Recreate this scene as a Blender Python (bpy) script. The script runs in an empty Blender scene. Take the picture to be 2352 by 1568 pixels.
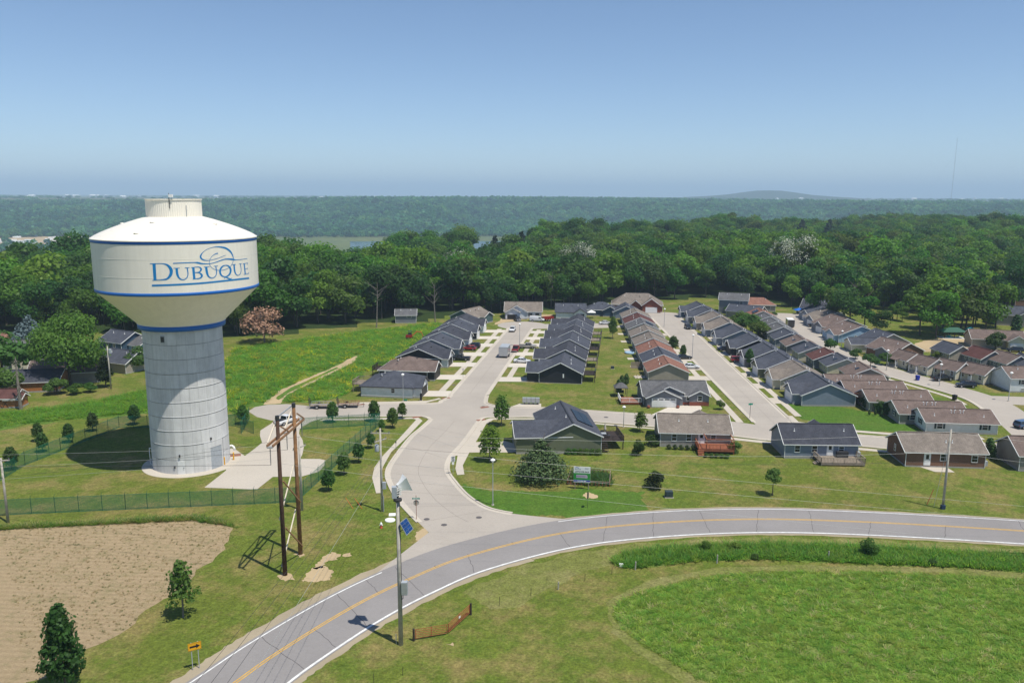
import bpy, math, random
import numpy as np
from mathutils import Vector, Matrix
random.seed(7); RNG = np.random.default_rng(7)
S = bpy.context.scene; C = S.collection
# ------------------------------------------------------------------ camera, world, sun, exposure
F, CX, CY, PITCH, ROLL, H = 1829.0, 1176.0, 784.0, math.radians(10.44), math.radians(0.25), 38.0
cam = bpy.data.objects.new('camera', bpy.data.cameras.new('camera')); C.objects.link(cam); S.camera = cam
cam.data.sensor_width = 36.0; cam.data.lens = 36.0*F/2352.0; cam.data.clip_start = 0.5; cam.data.clip_end = 60000
_c, _s, _cp, _sp = math.cos(ROLL), math.sin(ROLL), math.cos(PITCH), math.sin(PITCH)
cam.matrix_world = Matrix(((_c, -_s, 0, 0), (_s*_sp, _c*_sp, -_cp, 0), (_s*_cp, _c*_cp, _sp, H), (0, 0, 0, 1)))
SUN_EL, SUN_AZ = math.radians(66.5), math.atan2(0.78, -0.62)      # azimuth from +Y towards +X
W = bpy.data.worlds.new('World'); S.world = W; W.use_nodes = True
_n = W.node_tree.nodes; _bg = _n['Background']; _sky = _n.new('ShaderNodeTexSky')
_sky.sky_type = 'NISHITA'; _sky.sun_disc = False; _sky.sun_elevation = SUN_EL; _sky.sun_rotation = SUN_AZ
_sky.altitude = 250; _sky.air_density = 0.8; _sky.dust_density = 0.0; _sky.ozone_density = 3.8
W.node_tree.links.new(_sky.outputs[0], _bg.inputs[0]); _bg.inputs[1].default_value = 0.116
sun = bpy.data.objects.new('sun', bpy.data.lights.new('sun', 'SUN')); C.objects.link(sun)
sun.data.energy = 4.8; sun.data.angle = math.radians(0.53); sun.data.color = (1.0, 0.95, 0.85)
_d = Vector((math.sin(SUN_AZ)*math.cos(SUN_EL), math.cos(SUN_AZ)*math.cos(SUN_EL), math.sin(SUN_EL)))
sun.rotation_euler = _d.to_track_quat('Z', 'Y').to_euler(); sun.location = (60, -50, 200)
V = S.view_settings; V.view_transform = 'Standard'; V.look = 'None'; V.exposure = 0.12; V.gamma = 1.0; V.use_curve_mapping = False
HAZE = 0.000165
cy = S.cycles; cy.max_bounces = 6; cy.diffuse_bounces = 3; cy.glossy_bounces = 2; cy.transmission_bounces = 4; cy.volume_bounces = 1
cy.transparent_max_bounces = 8; cy.use_denoising = True; cy.caustics_reflective = False; cy.caustics_refractive = False

# ------------------------------------------------------------------ helpers
def ray(u, v):
    x = (u-CX)/F; y = -(v-CY)/F
    xr, yr = x*_c-y*_s, x*_s+y*_c
    return Vector((xr, _cp+yr*_sp, -_sp+yr*_cp))
def P(u, v, z=0.0):
    d = ray(u, v); t = (z-H)/d.z
    return Vector((d.x*t, d.y*t, z))
def ZH(u, v, y):                      # height and x of a pixel on the vertical plane at distance y
    d = ray(u, v); t = y/d.y
    return Vector((d.x*t, y, H+d.z*t))
def PP(pts, z=0.0): return [P(u, v, z) for u, v in pts]
def crom(pts, n=8):                   # smooth a polyline
    pts = [Vector(p) for p in pts]; out = []
    for i in range(len(pts)-1):
        a, b = pts[i], pts[i+1]; p0 = pts[i-1] if i else a*2-b; p3 = pts[i+2] if i+2 < len(pts) else b*2-a
        for k in range(n):
            t = k/n
            out.append(0.5*((2*a)+(b-p0)*t+(2*p0-5*a+4*b-p3)*t*t+(3*a-p0-3*b+p3)*t**3))
    return out+[pts[-1]]
def offs(pts, d):                     # offset a ground polyline to its left by d
    out = []
    for i, p in enumerate(pts):
        a = pts[max(i-1, 0)]; b = pts[min(i+1, len(pts)-1)]; t = (b-a); t.z = 0; t.normalize()
        out.append(Vector((p.x-t.y*d, p.y+t.x*d, p.z)))
    return out
def jag(poly, amp, step=1.2):         # fray the edge of a ground patch
    out = []; n = len(poly); R = random.Random(int(poly[0].x*10)); ph = R.random()*9
    for i in range(n):
        a, b = Vector(poly[i]), Vector(poly[(i+1) % n]); L = (b-a).length; k = max(1, int(L/step)); t = (b-a).normalized()
        for j in range(k):
            p = a.lerp(b, j/k); w = amp*(R.uniform(-1, 1)*.6+.7*math.sin((p.x+p.y)*.7+ph))
            out.append(Vector((p.x-t.y*w, p.y+t.x*w, p.z)))
    return out
class MB:
    def __init__(s): s.v = []; s.f = []
    def add(s, v, f):
        n = len(s.v); s.v += [tuple(p) for p in v]; s.f += [tuple(i+n for i in q) for q in f]; return s
    def hexa(s, p): return s.add(p, [(3, 2, 1, 0), (4, 5, 6, 7), (0, 1, 5, 4), (1, 2, 6, 5), (2, 3, 7, 6), (3, 0, 4, 7)])
    def box(s, x, y, z, sx, sy, sz, rz=0.0, rx=0.0):   # centre in x, y; z is the bottom
        c, n = math.cos(rz), math.sin(rz); o = []
        for dz in (0, sz):
            for dx, dy in ((-sx/2, -sy/2), (sx/2, -sy/2), (sx/2, sy/2), (-sx/2, sy/2)):
                o.append((x+dx*c-dy*n, y+dx*n+dy*c, z+dz))
        return s.hexa(o)
    def bar(s, a, b, w, h=None, up=(0, 0, 1)):
        a, b = Vector(a), Vector(b); h = h or w; t = (b-a).normalized(); u = Vector(up)
        if abs(t.dot(u)) > .98: u = Vector((1, 0, 0))
        r = t.cross(u).normalized(); u = r.cross(t).normalized(); r = r*w/2; u = u*h/2
        return s.hexa([a-r-u, a+r-u, a+r+u, a-r+u, b-r-u, b+r-u, b+r+u, b-r+u])
    def tube(s, a, b, r0, r1=None, n=8, cap=True):
        a, b = Vector(a), Vector(b); r1 = r0 if r1 is None else r1; t = (b-a).normalized()
        u = Vector((0, 0, 1)) if abs(t.z) < .95 else Vector((1, 0, 0)); r = t.cross(u).normalized(); u = r.cross(t)
        vs = [a+(r*math.cos(q)+u*math.sin(q))*r0 for q in [2*math.pi*i/n for i in range(n)]]
        vs += [b+(r*math.cos(q)+u*math.sin(q))*r1 for q in [2*math.pi*i/n for i in range(n)]]
        f = [(i, (i+1) % n, n+(i+1) % n, n+i) for i in range(n)]
        if cap: f += [tuple(range(n-1, -1, -1)), tuple(range(n, 2*n))]
        return s.add(vs, f)
    def path(s, pts, r, n=6):
        for a, b in zip(pts[:-1], pts[1:]): s.tube(a, b, r, r, n)
        return s
    def lathe(s, prof, n=48, cx=0, cy=0, cap=False):
        vs = []; f = []
        for r, z in prof: vs += [(cx+r*math.cos(2*math.pi*i/n), cy+r*math.sin(2*math.pi*i/n), z) for i in range(n)]
        for k in range(len(prof)-1):
            for i in range(n):
                j = (i+1) % n; f.append((k*n+i, k*n+j, (k+1)*n+j, (k+1)*n+i))
        if cap: f += [tuple(range(n-1, -1, -1)), tuple(range((len(prof)-1)*n, len(prof)*n))]
        return s.add(vs, f)
    def poly(s, pts, z=None): return s.add([(p[0], p[1], p[2] if z is None else z) for p in pts], [tuple(range(len(pts)))])
    def prism(s, pts, z0, z1):
        n = len(pts); a = sum(pts[i][0]*pts[(i+1) % n][1]-pts[(i+1) % n][0]*pts[i][1] for i in range(n))
        if a < 0: pts = pts[::-1]
        return s.add([(p[0], p[1], z0) for p in pts]+[(p[0], p[1], z1) for p in pts],
                     [tuple(range(n-1, -1, -1)), tuple(range(n, 2*n))]+[(i, (i+1) % n, n+(i+1) % n, n+i) for i in range(n)])
    def strip(s, L, R):
        n = len(L); return s.add(list(R)+list(L), [(i, i+1, n+i+1, n+i) for i in range(n-1)])
    def slab(s, q, t, nrm=None):     # thick quad/tri: q lies on top, thickness t below
        q = [Vector(p) for p in q]; m = nrm or (q[1]-q[0]).cross(q[2]-q[0]).normalized()
        n = len(q); lo = [p-m*t for p in q]
        return s.add(q+lo, [tuple(range(n)), tuple(range(2*n-1, n-1, -1))]+[(i, n+i, n+(i+1) % n, (i+1) % n) for i in range(n)])
    def ball(s, x, y, z, rx, ry=None, rz=None, n=8, m=6):
        ry = ry or rx; rz = rz or rx; vs = [(x, y, z-rz)]; f = []
        for k in range(1, m):
            t = math.pi*k/m
            vs += [(x+rx*math.sin(t)*math.cos(2*math.pi*i/n), y+ry*math.sin(t)*math.sin(2*math.pi*i/n), z-rz*math.cos(t)) for i in range(n)]
        vs.append((x, y, z+rz))
        for i in range(n): f += [(0, 1+(i+1) % n, 1+i), (len(vs)-1, 1+(m-2)*n+i, 1+(m-2)*n+(i+1) % n)]
        for k in range(m-2):
            for i in range(n): f.append((1+k*n+i, 1+k*n+(i+1) % n, 1+(k+1)*n+(i+1) % n, 1+(k+1)*n+i))
        return s.add(vs, f)
    def mesh(s, name, m, smooth=False):
        me = bpy.data.meshes.new(name); me.from_pydata(s.v, [], s.f); me.materials.append(m)
        if smooth: me.polygons.foreach_set('use_smooth', [True]*len(me.polygons))
        me.update(); return me
    def build(s, name, m, parent=None, smooth=False):
        if isinstance(smooth, float):
            me = s.mesh(name, m, True); me.set_sharp_from_angle(angle=smooth)
        else: me = s.mesh(name, m, smooth)
        return link(name, me, parent)
def link(name, me, parent=None, loc=None, rz=None):
    o = bpy.data.objects.new(name, me); C.objects.link(o)
    if parent: o.parent = parent
    if loc is not None: o.location = loc
    if rz is not None: o.rotation_euler = (0, 0, rz)
    return o
def np_mesh(name, v, f, m):           # v (n,3), f (k,4) or (k,3) arrays
    me = bpy.data.meshes.new(name); v = np.asarray(v, np.float32); f = np.asarray(f, np.int32); k, w = f.shape
    me.vertices.add(len(v)); me.vertices.foreach_set('co', v.ravel())
    me.loops.add(k*w); me.loops.foreach_set('vertex_index', f.ravel())
    me.polygons.add(k); me.polygons.foreach_set('loop_start', np.arange(k, dtype=np.int32)*w)
    me.update(calc_edges=True); me.materials.append(m); return me
def tag(o, label=None, cat=None, group=None, kind=None):
    if label: o['label'] = label
    if cat: o['category'] = cat
    if group: o['group'] = group
    if kind: o['kind'] = kind
    return o
def thing(name, label, cat, loc=(0, 0, 0), rz=0.0, group=None):
    o = link(name, None); o.location = loc; o.rotation_euler = (0, 0, rz); o.empty_display_size = .3
    return tag(o, label, cat, group)
def dup(root, loc, rz=0.0, label=None, scale=None):
    r = root.copy(); C.objects.link(r); r.location = loc; r.rotation_euler = (0, 0, rz)
    if label: r['label'] = label
    if scale: r.scale = scale
    for ch in list(root.children):
        c = ch.copy(); C.objects.link(c); c.parent = r
        for g in list(ch.children):
            d = g.copy(); C.objects.link(d); d.parent = c
    return r
def text(name, s, size, m, parent, mat4, sx=1.0, ext=0.004):
    cu = bpy.data.curves.new(name, 'FONT'); cu.body = s; cu.size = size; cu.align_x = 'CENTER'; cu.align_y = 'CENTER'; cu.extrude = ext
    cu.offset = size*.018
    o = bpy.data.objects.new(name, cu); C.objects.link(o); bpy.context.view_layer.update()
    me = bpy.data.meshes.new_from_object(o.evaluated_get(bpy.context.evaluated_depsgraph_get())); bpy.data.objects.remove(o)
    me.materials.clear(); me.materials.append(m); me.name = name
    o = link(name, me, parent); o.matrix_local = mat4 @ Matrix.Diagonal((sx, 1, 1, 1)); return o

# ------------------------------------------------------------------ materials
class NT:
    def __init__(s, m): s.t = m.node_tree; s.n = s.t.nodes
    def new(s, typ, **kw):
        n = s.n.new(typ)
        for k, v in kw.items(): setattr(n, k, v)
        return n
    def ln(s, a, b): s.t.links.new(a, b)
    def noise(s, co, scale, detail=4, rough=.55):
        n = s.new('ShaderNodeTexNoise'); n.inputs['Scale'].default_value = scale; n.inputs['Detail'].default_value = detail
        n.inputs['Roughness'].default_value = rough; s.ln(co, n.inputs['Vector']); return n.outputs['Fac']
    def ramp(s, f, stops):
        r = s.new('ShaderNodeValToRGB'); e = r.color_ramp.elements
        while len(e) < len(stops): e.new(.5)
        for x, (p, c) in zip(e, stops): x.position = p; x.color = (c, c, c, 1) if isinstance(c, (int, float)) else (*c, 1)
        s.ln(f, r.inputs[0]); return r.outputs[0]
    def mix(s, f, a, b, mode='MIX'):
        n = s.new('ShaderNodeMix', data_type='RGBA', blend_type=mode)
        for i, x in ((0, f), (6, a), (7, b)):
            if hasattr(x, 'is_output'): s.ln(x, n.inputs[i])
            elif isinstance(x, (int, float)): n.inputs[i].default_value = x
            else: n.inputs[i].default_value = (*x, 1)
        return n.outputs[2]
    def math(s, op, a, b=0.0, clamp=False):
        n = s.new('ShaderNodeMath', operation=op, use_clamp=clamp)
        for i, x in ((0, a), (1, b)):
            if hasattr(x, 'is_output'): s.ln(x, n.inputs[i])
            else: n.inputs[i].default_value = x
        return n.outputs[0]
    def mapping(s, co, scale, rot=0.0):
        n = s.new('ShaderNodeMapping'); n.inputs['Scale'].default_value = scale; n.inputs['Rotation'].default_value = (0, 0, rot); s.ln(co, n.inputs[0]); return n.outputs[0]
def mat0(name, rough=.7, spec=.3, metal=0.0):
    m = bpy.data.materials.new(name); m.use_nodes = True; b = m.node_tree.nodes['Principled BSDF']
    b.inputs['Roughness'].default_value = rough; b.inputs['Specular IOR Level'].default_value = spec; b.inputs['Metallic'].default_value = metal
    t = NT(m); return m, t, b
def wpos(t): return t.new('ShaderNodeNewGeometry').outputs['Position']
def opos(t): return t.new('ShaderNodeTexCoord').outputs['Object']
def bump(t, b, h, strength, dist=.05):
    n = t.new('ShaderNodeBump'); n.inputs['Strength'].default_value = strength; n.inputs['Distance'].default_value = dist
    t.ln(h, n.inputs['Height']); t.ln(n.outputs[0], b.inputs['Normal'])
def plain(name, col, rough=.6, spec=.3, metal=0.0, var=.12, scale=3.0, rnd=.0, coat=0.0):
    m, t, b = mat0(name, rough, spec, metal); co = opos(t)
    f = t.ramp(t.noise(co, scale, 5), [(.3, 1-var), (.7, 1+var*.6)])
    c = t.mix(1.0, col, f, 'MULTIPLY')
    if rnd:
        r = t.new('ShaderNodeObjectInfo').outputs['Random']
        c = t.mix(1.0, c, t.ramp(r, [(0, 1-rnd), (1, 1+rnd)]), 'MULTIPLY')
    t.ln(c, b.inputs['Base Color']); b.inputs['Coat Weight'].default_value = coat
    return m
def siding(name, col, var=.1):        # lap siding: courses as relief
    m, t, b = mat0(name, .6, .25); co = opos(t)
    z = t.new('ShaderNodeSeparateXYZ'); t.ln(co, z.inputs[0]); fr = t.math('FRACT', t.math('MULTIPLY', z.outputs[2], 6.0))
    f = t.ramp(t.noise(co, 1.3, 4), [(.3, 1-var), (.7, 1+var*.5)])
    ln = t.ramp(fr, [(0, .62), (.12, 1.0), (1, 1.0)])
    t.ln(t.mix(1.0, t.mix(1.0, col, f, 'MULTIPLY'), ln, 'MULTIPLY'), b.inputs['Base Color']); bump(t, b, fr, .5, .03)
    return m
def shingle(name, col):
    m, t, b = mat0(name, .95, .08); co = opos(t)
    a = t.ramp(t.noise(co, 9.0, 3, .8), [(.3, .6), (.7, 1.4)]); f = t.ramp(t.noise(co, .5, 3), [(.3, .88), (.7, 1.12)])
    sx = t.new('ShaderNodeSeparateXYZ'); t.ln(co, sx.inputs[0]); cr = t.math('FRACT', t.math('MULTIPLY', sx.outputs[2], 10.0))
    ln = t.ramp(cr, [(0, .75), (.25, 1.0), (1, 1.05)])
    st = t.ramp(t.noise(t.mapping(co, (1.5, 1.5, .25)), 1.0, 4), [(.4, .86), (.62, 1.05)])
    c = t.mix(1.0, t.mix(1.0, t.mix(1.0, t.mix(1.0, col, a, 'MULTIPLY'), f, 'MULTIPLY'), ln, 'MULTIPLY'), st, 'MULTIPLY')
    t.ln(c, b.inputs['Base Color']); bump(t, b, t.noise(co, 14.0, 3), .35, .03); return m
def turf(name, cols, scales=(.035, .35, 4.0), dry=(.16, .15, .055), dryamt=.5, stripe=None, extra=None, bstr=.6):
    m, t, b = mat0(name, .9, .1); co = wpos(t)
    big = t.noise(co, scales[0], 4, .6); mid = t.noise(co, scales[1], 5, .65); fin = t.noise(co, scales[2], 4, .75)
    c = t.mix(t.ramp(mid, [(.35, 0), (.65, 1)]), cols[0], cols[1])
    c = t.mix(t.ramp(big, [(.42, 0), (.62, 1)]), c, cols[2])
    dm = t.math('MULTIPLY', t.ramp(t.noise(co, scales[1]*.45, 7, .72), [(.46, 0), (.64, 1)]), dryamt)
    c = t.mix(dm, c, dry)
    if stripe:
        w = t.new('ShaderNodeTexWave'); w.wave_type = 'BANDS'; w.inputs['Scale'].default_value = stripe[0]; w.inputs['Distortion'].default_value = 4.0
        w.inputs['Detail'].default_value = 2; t.ln(t.mapping(co, (1, 1, 1), stripe[1]), w.inputs[0])
        c = t.mix(1.0, c, t.ramp(w.outputs['Fac'], [(0, .95), (1, 1.04)]), 'MULTIPLY')
    if extra:
        e = t.ramp(t.noise(co, extra[1], 5, .7), [(extra[2], 0), (extra[2]+.1, 1)]); c = t.mix(t.math('MULTIPLY', e, extra[3]), c, extra[0])
    c = t.mix(1.0, c, t.ramp(t.noise(co, scales[2]*.3, 4, .7), [(.3, .74), (.7, 1.22)]), 'MULTIPLY')
    c = t.mix(1.0, c, t.ramp(fin, [(.25, .45), (.5, 1.0), (.78, 1.6)]), 'MULTIPLY')
    t.ln(c, b.inputs['Base Color']); bump(t, b, t.math('ADD', fin, t.math('MULTIPLY', mid, 1.5)), bstr, .25); return m
def concrete(name, col, var=.10, joints=None, grime=.12):
    m, t, b = mat0(name, .85, .2); co = wpos(t)
    f = t.ramp(t.noise(co, .12, 5, .6), [(.3, 1-var), (.7, 1+var)]); g = t.ramp(t.noise(co, 3.0, 5, .7), [(.3, .94), (.7, 1.05)])
    s = t.ramp(t.noise(co, .6, 6, .75), [(.58, 1), (.75, 1-grime)])
    c = t.mix(1.0, t.mix(1.0, t.mix(1.0, col, f, 'MULTIPLY'), g, 'MULTIPLY'), s, 'MULTIPLY')
    t.ln(c, b.inputs['Base Color']); bump(t, b, t.noise(co, 6.0, 4), .15, .02); return m
def leafmat(name, col=(1, 1, 1), rnd=.22, trans=.45, fixed=False):
    m, t, b = mat0(name, .55, .25); oi = t.new('ShaderNodeObjectInfo'); ge = t.new('ShaderNodeNewGeometry')
    hs = t.new('ShaderNodeHueSaturation'); hs.inputs['Color'].default_value = (*col, 1)
    if not fixed: t.ln(t.mix(1.0, oi.outputs['Color'], col, 'MULTIPLY'), hs.inputs['Color'])
    t.ln(t.math('ADD', .478, t.math('MULTIPLY', oi.outputs['Random'], .045)), hs.inputs['Hue'])
    rr = t.math('FRACT', t.math('MULTIPLY', oi.outputs['Random'], 7.31))
    t.ln(t.math('MULTIPLY', t.math('ADD', 1-rnd, t.math('MULTIPLY', rr, 2*rnd)), t.math('ADD', .72, t.math('MULTIPLY', ge.outputs['Random Per Island'], .56))), hs.inputs['Value'])
    t.ln(hs.outputs[0], b.inputs['Base Color']); tr = t.new('ShaderNodeBsdfTranslucent')
    t.ln(t.mix(1.0, hs.outputs[0], (1.45, 1.5, .8), 'MULTIPLY'), tr.inputs[0]); mx = t.new('ShaderNodeMixShader'); mx.inputs[0].default_value = trans
    t.ln(b.outputs[0], mx.inputs[1]); t.ln(tr.outputs[0], mx.inputs[2]); t.ln(mx.outputs[0], m.node_tree.nodes['Material Output'].inputs[0]); return m
M = {}
M['ground'] = turf('lawn_grass', ((.092, .142, .020), (.138, .172, .028), (.118, .148, .024)), dryamt=.95, dry=(.235, .19, .07), stripe=(.35, .62))
M['lawn'] = turf('yard_grass', ((.068, .112, .022), (.090, .128, .028), (.080, .122, .025)), dryamt=.6, stripe=(.16, .25))
M['rich'] = turf('lush_grass', ((.062, .142, .018), (.088, .168, .022), (.076, .15, .020)), dryamt=.3, dry=(.13, .16, .04))
M['meadow'] = turf('meadow_grass', ((.078, .155, .024), (.112, .190, .030), (.092, .17, .026)), scales=(.03, .22, 2.0), dryamt=.25, dry=(.16, .17, .05), extra=((.24, .24, .02), .07, .52, .75), bstr=1.0)
M['tallgrass'] = turf('tall_grass_floor', ((.110, .195, .026), (.16, .235, .036), (.135, .215, .03)), scales=(.06, .5, 3.0), dryamt=.5, dry=(.2, .19, .085), bstr=1.0)
M['rough'] = turf('roadside_grass', ((.150, .172, .042), (.185, .195, .055), (.165, .18, .046)), dryamt=.75, dry=(.27, .235, .105))
M['marsh'] = turf('marsh_grass', ((.10, .135, .05), (.13, .155, .06), (.09, .13, .05)), scales=(.004, .02, .2), dryamt=.3)
M['plain'] = turf('farm_plain', ((.07, .105, .03), (.10, .13, .04), (.06, .09, .03)), scales=(.0006, .003, .02), dryamt=.55, dry=(.22, .19, .11))
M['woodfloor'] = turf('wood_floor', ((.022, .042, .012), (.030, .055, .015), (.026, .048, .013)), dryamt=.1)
M['dirt'] = concrete('bare_dirt', (.42, .32, .19), .14, grime=.25)
M['gravel'] = concrete('gravel_verge', (.34, .285, .20), .10, grime=.15)
M['street'] = concrete('street_concrete', (.385, .345, .300), .07, grime=.10)
M['walk'] = concrete('walk_concrete', (.49, .44, .37), .06, grime=.08)
M['drive'] = concrete('drive_concrete', (.56, .51, .44), .06, grime=.06)
M['pad'] = concrete('pad_concrete', (.46, .415, .355), .05, grime=.06)
M['asphalt'] = concrete('road_asphalt', (.25, .235, .228), .09, grime=.12)
M['seal'] = plain('crack_seal', (.11, .10, .10), .8)
M['slabjoint'] = plain('slab_joint', (.24, .215, .19), .9)
M['white_line'] = plain('white_line_paint', (.72, .72, .70), .7, var=.25, scale=2)
M['yellow_line'] = plain('yellow_line_paint', (.62, .36, .05), .7, var=.2, scale=2)
M['kerb'] = concrete('kerb_concrete', (.50, .45, .38), .08)
M['ramp'] = plain('brick_red_ramp', (.26, .11, .07), .8)
def stubble():
    m, t, b = mat0('stubble', .95, .05); co = wpos(t); w = t.new('ShaderNodeTexWave'); w.wave_type = 'BANDS'; w.bands_direction = 'Y'
    w.inputs['Scale'].default_value = .42; w.inputs['Distortion'].default_value = 2.2; w.inputs['Detail'].default_value = 3; w.inputs['Detail Scale'].default_value = .4
    t.ln(t.mapping(co, (.35, 1, 1), .12), w.inputs[0]); st = t.noise(t.mapping(co, (1.0, 4.0, 1), .1), 2.6, 6, .85)
    c = t.mix(t.ramp(st, [(.3, 0), (.72, 1)]), (.262, .186, .108), (.49, .385, .24))
    gm = t.math('MULTIPLY', t.ramp(t.noise(co, .45, 8, .85), [(.50, 0), (.66, 1)]), .55); c = t.mix(gm, c, (.13, .15, .05))
    c = t.mix(1.0, c, t.ramp(w.outputs['Fac'], [(0, .93), (1, 1.04)]), 'MULTIPLY')
    t.ln(c, b.inputs['Base Color']); bump(t, b, st, .8, .15); return m
M['stubble'] = stubble()
def conc_panel():
    m, t, b = mat0('tower_concrete', .85, .2); co = wpos(t); oi = t.new('ShaderNodeObjectInfo')
    n = t.ramp(t.noise(co, .7, 6, .7), [(.3, .90), (.7, 1.06)]); s = t.ramp(t.noise(t.mapping(co, (2.2, 2.2, .16)), 1.0, 5, .7), [(.42, 1.03), (.72, .84)])
    c = t.mix(1.0, t.mix(1.0, t.mix(1.0, (.62, .615, .605), n, 'MULTIPLY'), s, 'MULTIPLY'), t.ramp(oi.outputs['Random'], [(0, .93), (1, 1.06)]), 'MULTIPLY')
    t.ln(c, b.inputs['Base Color']); bump(t, b, t.noise(co, 5, 5), .2, .03); return m
M['panel'] = conc_panel()
M['joint'] = plain('joint_mortar', (.17, .17, .17), .9)
def tankpaint():
    m, t, b = mat0('tank_paint', .42, .4); co = opos(t)
    a = t.ramp(t.noise(t.mapping(co, (1.6, 1.6, .10)), 1.0, 6, .7), [(.35, 1.02), (.72, .93)]); c = t.ramp(t.noise(co, .35, 5, .6), [(.3, .965), (.7, 1.02)])
    t.ln(t.mix(1.0, t.mix(1.0, (.84, .79, .69), a, 'MULTIPLY'), c, 'MULTIPLY'), b.inputs['Base Color']); return m
M['tank'] = tankpaint()
M['tankblue'] = plain('tank_blue', (.008, .12, .44), .4, .4, var=.03)
M['logo'] = plain('logo_blue', (.008, .20, .50), .45, .3, var=.03)
M['white'] = plain('white_trim', (.78, .78, .76), .5, var=.05)
M['cream'] = siding('cream_siding', (.66, .61, .48))
M['wht_side'] = siding('white_siding', (.74, .76, .77))
M['greige'] = siding('greige_siding', (.36, .32, .27))
M['bluegrey'] = siding('blue_grey_siding', (.22, .255, .32))
M['slate_side'] = siding('slate_siding', (.19, .20, .225))
M['green_side'] = siding('green_siding', (.165, .18, .115))
M['teal_side'] = siding('teal_siding', (.07, .12, .13))
M['charcoal'] = siding('charcoal_siding', (.030, .032, .040))
M['ltblue'] = siding('light_blue_siding', (.30, .44, .58))
M['navy'] = siding('navy_siding', (.05, .09, .14))
M['browngrey'] = siding('taupe_siding', (.30, .27, .24))
M['wrap'] = plain('house_wrap', (.62, .65, .70), .6, var=.2, scale=1.2)
def brickm():
    m, t, b = mat0('brown_brick', .85, .15); co = opos(t); br = t.new('ShaderNodeTexBrick'); br.inputs['Scale'].default_value = 4.5
    br.inputs['Color1'].default_value = (.20, .095, .055, 1); br.inputs['Color2'].default_value = (.155, .075, .047, 1); br.inputs['Mortar'].default_value = (.25, .19, .15, 1)
    x = t.new('ShaderNodeSeparateXYZ'); t.ln(co, x.inputs[0]); y = t.new('ShaderNodeCombineXYZ')
    t.ln(t.math('ADD', x.outputs[0], x.outputs[1]), y.inputs[0]); t.ln(x.outputs[2], y.inputs[1]); t.ln(y.outputs[0], br.inputs[0])
    t.ln(br.outputs[0], b.inputs['Base Color']); bump(t, b, br.outputs['Fac'], -.3, .01); return m
M['brick'] = brickm()
M['redbrick'] = plain('red_brick', (.23, .075, .05), .85, var=.3, scale=6)
M['r_slate'] = shingle('slate_shingles', (.074, .080, .100))
M['r_char'] = shingle('charcoal_shingles', (.058, .061, .076))
M['r_tan'] = shingle('tan_shingles', (.205, .175, .150))
M['r_brown'] = shingle('brown_shingles', (.165, .125, .110))
M['r_red'] = shingle('red_brown_shingles', (.235, .120, .090))
M['r_grey'] = shingle('grey_shingles', (.125, .125, .13))
M['r_maroon'] = shingle('maroon_shingles', (.115, .055, .05))
M['glass'] = plain('window_glass', (.018, .022, .028), .08, .6, var=.3, scale=.8)
M['shutter'] = plain('shutter_paint', (.035, .055, .06), .6)
M['garage_w'] = plain('garage_white', (.74, .74, .73), .5, var=.04)
M['garage_k'] = plain('garage_dark', (.025, .024, .024), .5)
M['found'] = plain('foundation', (.33, .32, .30), .9)
M['wood_red'] = plain('cedar_deck', (.30, .105, .055), .75, var=.25, scale=4)
M['wood_dark'] = plain('dark_deck', (.045, .032, .028), .75, var=.25, scale=4)
M['wood_grey'] = plain('grey_deck', (.28, .23, .18), .8, var=.25, scale=4)
M['pole_brown'] = plain('creosote_pole', (.075, .042, .028), .9, var=.35, scale=3)
M['pole_tan'] = plain('tan_pole', (.24, .125, .055), .9, var=.4, scale=2)
M['timber'] = plain('fresh_timber', (.29, .16, .085), .85, var=.25, scale=2)
M['brace'] = plain('pale_brace', (.66, .58, .46), .7, var=.1)
M['pole_grey'] = plain('weathered_pole', (.42, .39, .34), .9, var=.25, scale=2)
M['galv'] = plain('galvanised_steel', (.42, .44, .46), .45, .5, .4, var=.1)
M['metal_dk'] = plain('dark_metal', (.05, .05, .055), .5, .4, .3)
M['insul'] = plain('grey_insulator', (.16, .16, .17), .4, .5)
M['wire_lt'] = plain('bare_wire', (.46, .46, .44), .4, .5, .3)
M['wire_dk'] = plain('dark_wire', (.035, .035, .04), .5)
M['fence'] = plain('green_vinyl', (.012, .16, .095), .5, .4, var=.1)
M['fence_dk'] = plain('green_post', (.008, .085, .05), .5, .4)
M['gate_red'] = plain('rust_red_gate', (.33, .085, .04), .7, var=.3, scale=4)
M['post_dk'] = plain('old_post', (.05, .04, .03), .9, var=.3)
M['hyd_red'] = plain('hydrant_red', (.36, .05, .03), .5)
M['cab'] = plain('cabinet_grey', (.36, .39, .42), .5, .4)
M['pv'] = plain('solar_cells', (.012, .06, .22), .15, .6, var=.5, scale=2.5)
M['pv_dk'] = plain('roof_solar', (.012, .022, .045), .35, .5, var=.2)
M['sign_g'] = plain('sign_green', (.005, .24, .15), .5)
M['sign_y'] = plain('sign_yellow', (.72, .36, .01), .5)
M['black'] = plain('black_paint', (.012, .012, .014), .5)
M['blue'] = plain('sign_blue', (.01, .03, .33), .5)
M['mapgreen'] = plain('sign_map_green', (.035, .26, .05), .5)
M['mapgrey'] = plain('sign_map_grey', (.42, .38, .46), .5)
M['purple'] = plain('sign_purple', (.28, .16, .33), .5)
M['tyre'] = plain('tyre_rubber', (.016, .016, .017), .85)
M['rim'] = plain('wheel_rim', (.45, .45, .46), .35, .5, .6)
M['lamp_g'] = plain('lamp_glass', (.72, .75, .75), .3)
M['red_l'] = plain('tail_light', (.35, .02, .015), .3)
M['orange'] = plain('orange_paint', (.55, .14, .03), .6)
M['tarp'] = plain('blue_tarp', (.01, .13, .55), .5, var=.2)
M['teal'] = plain('teal_canvas', (.01, .42, .44), .5)
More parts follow.
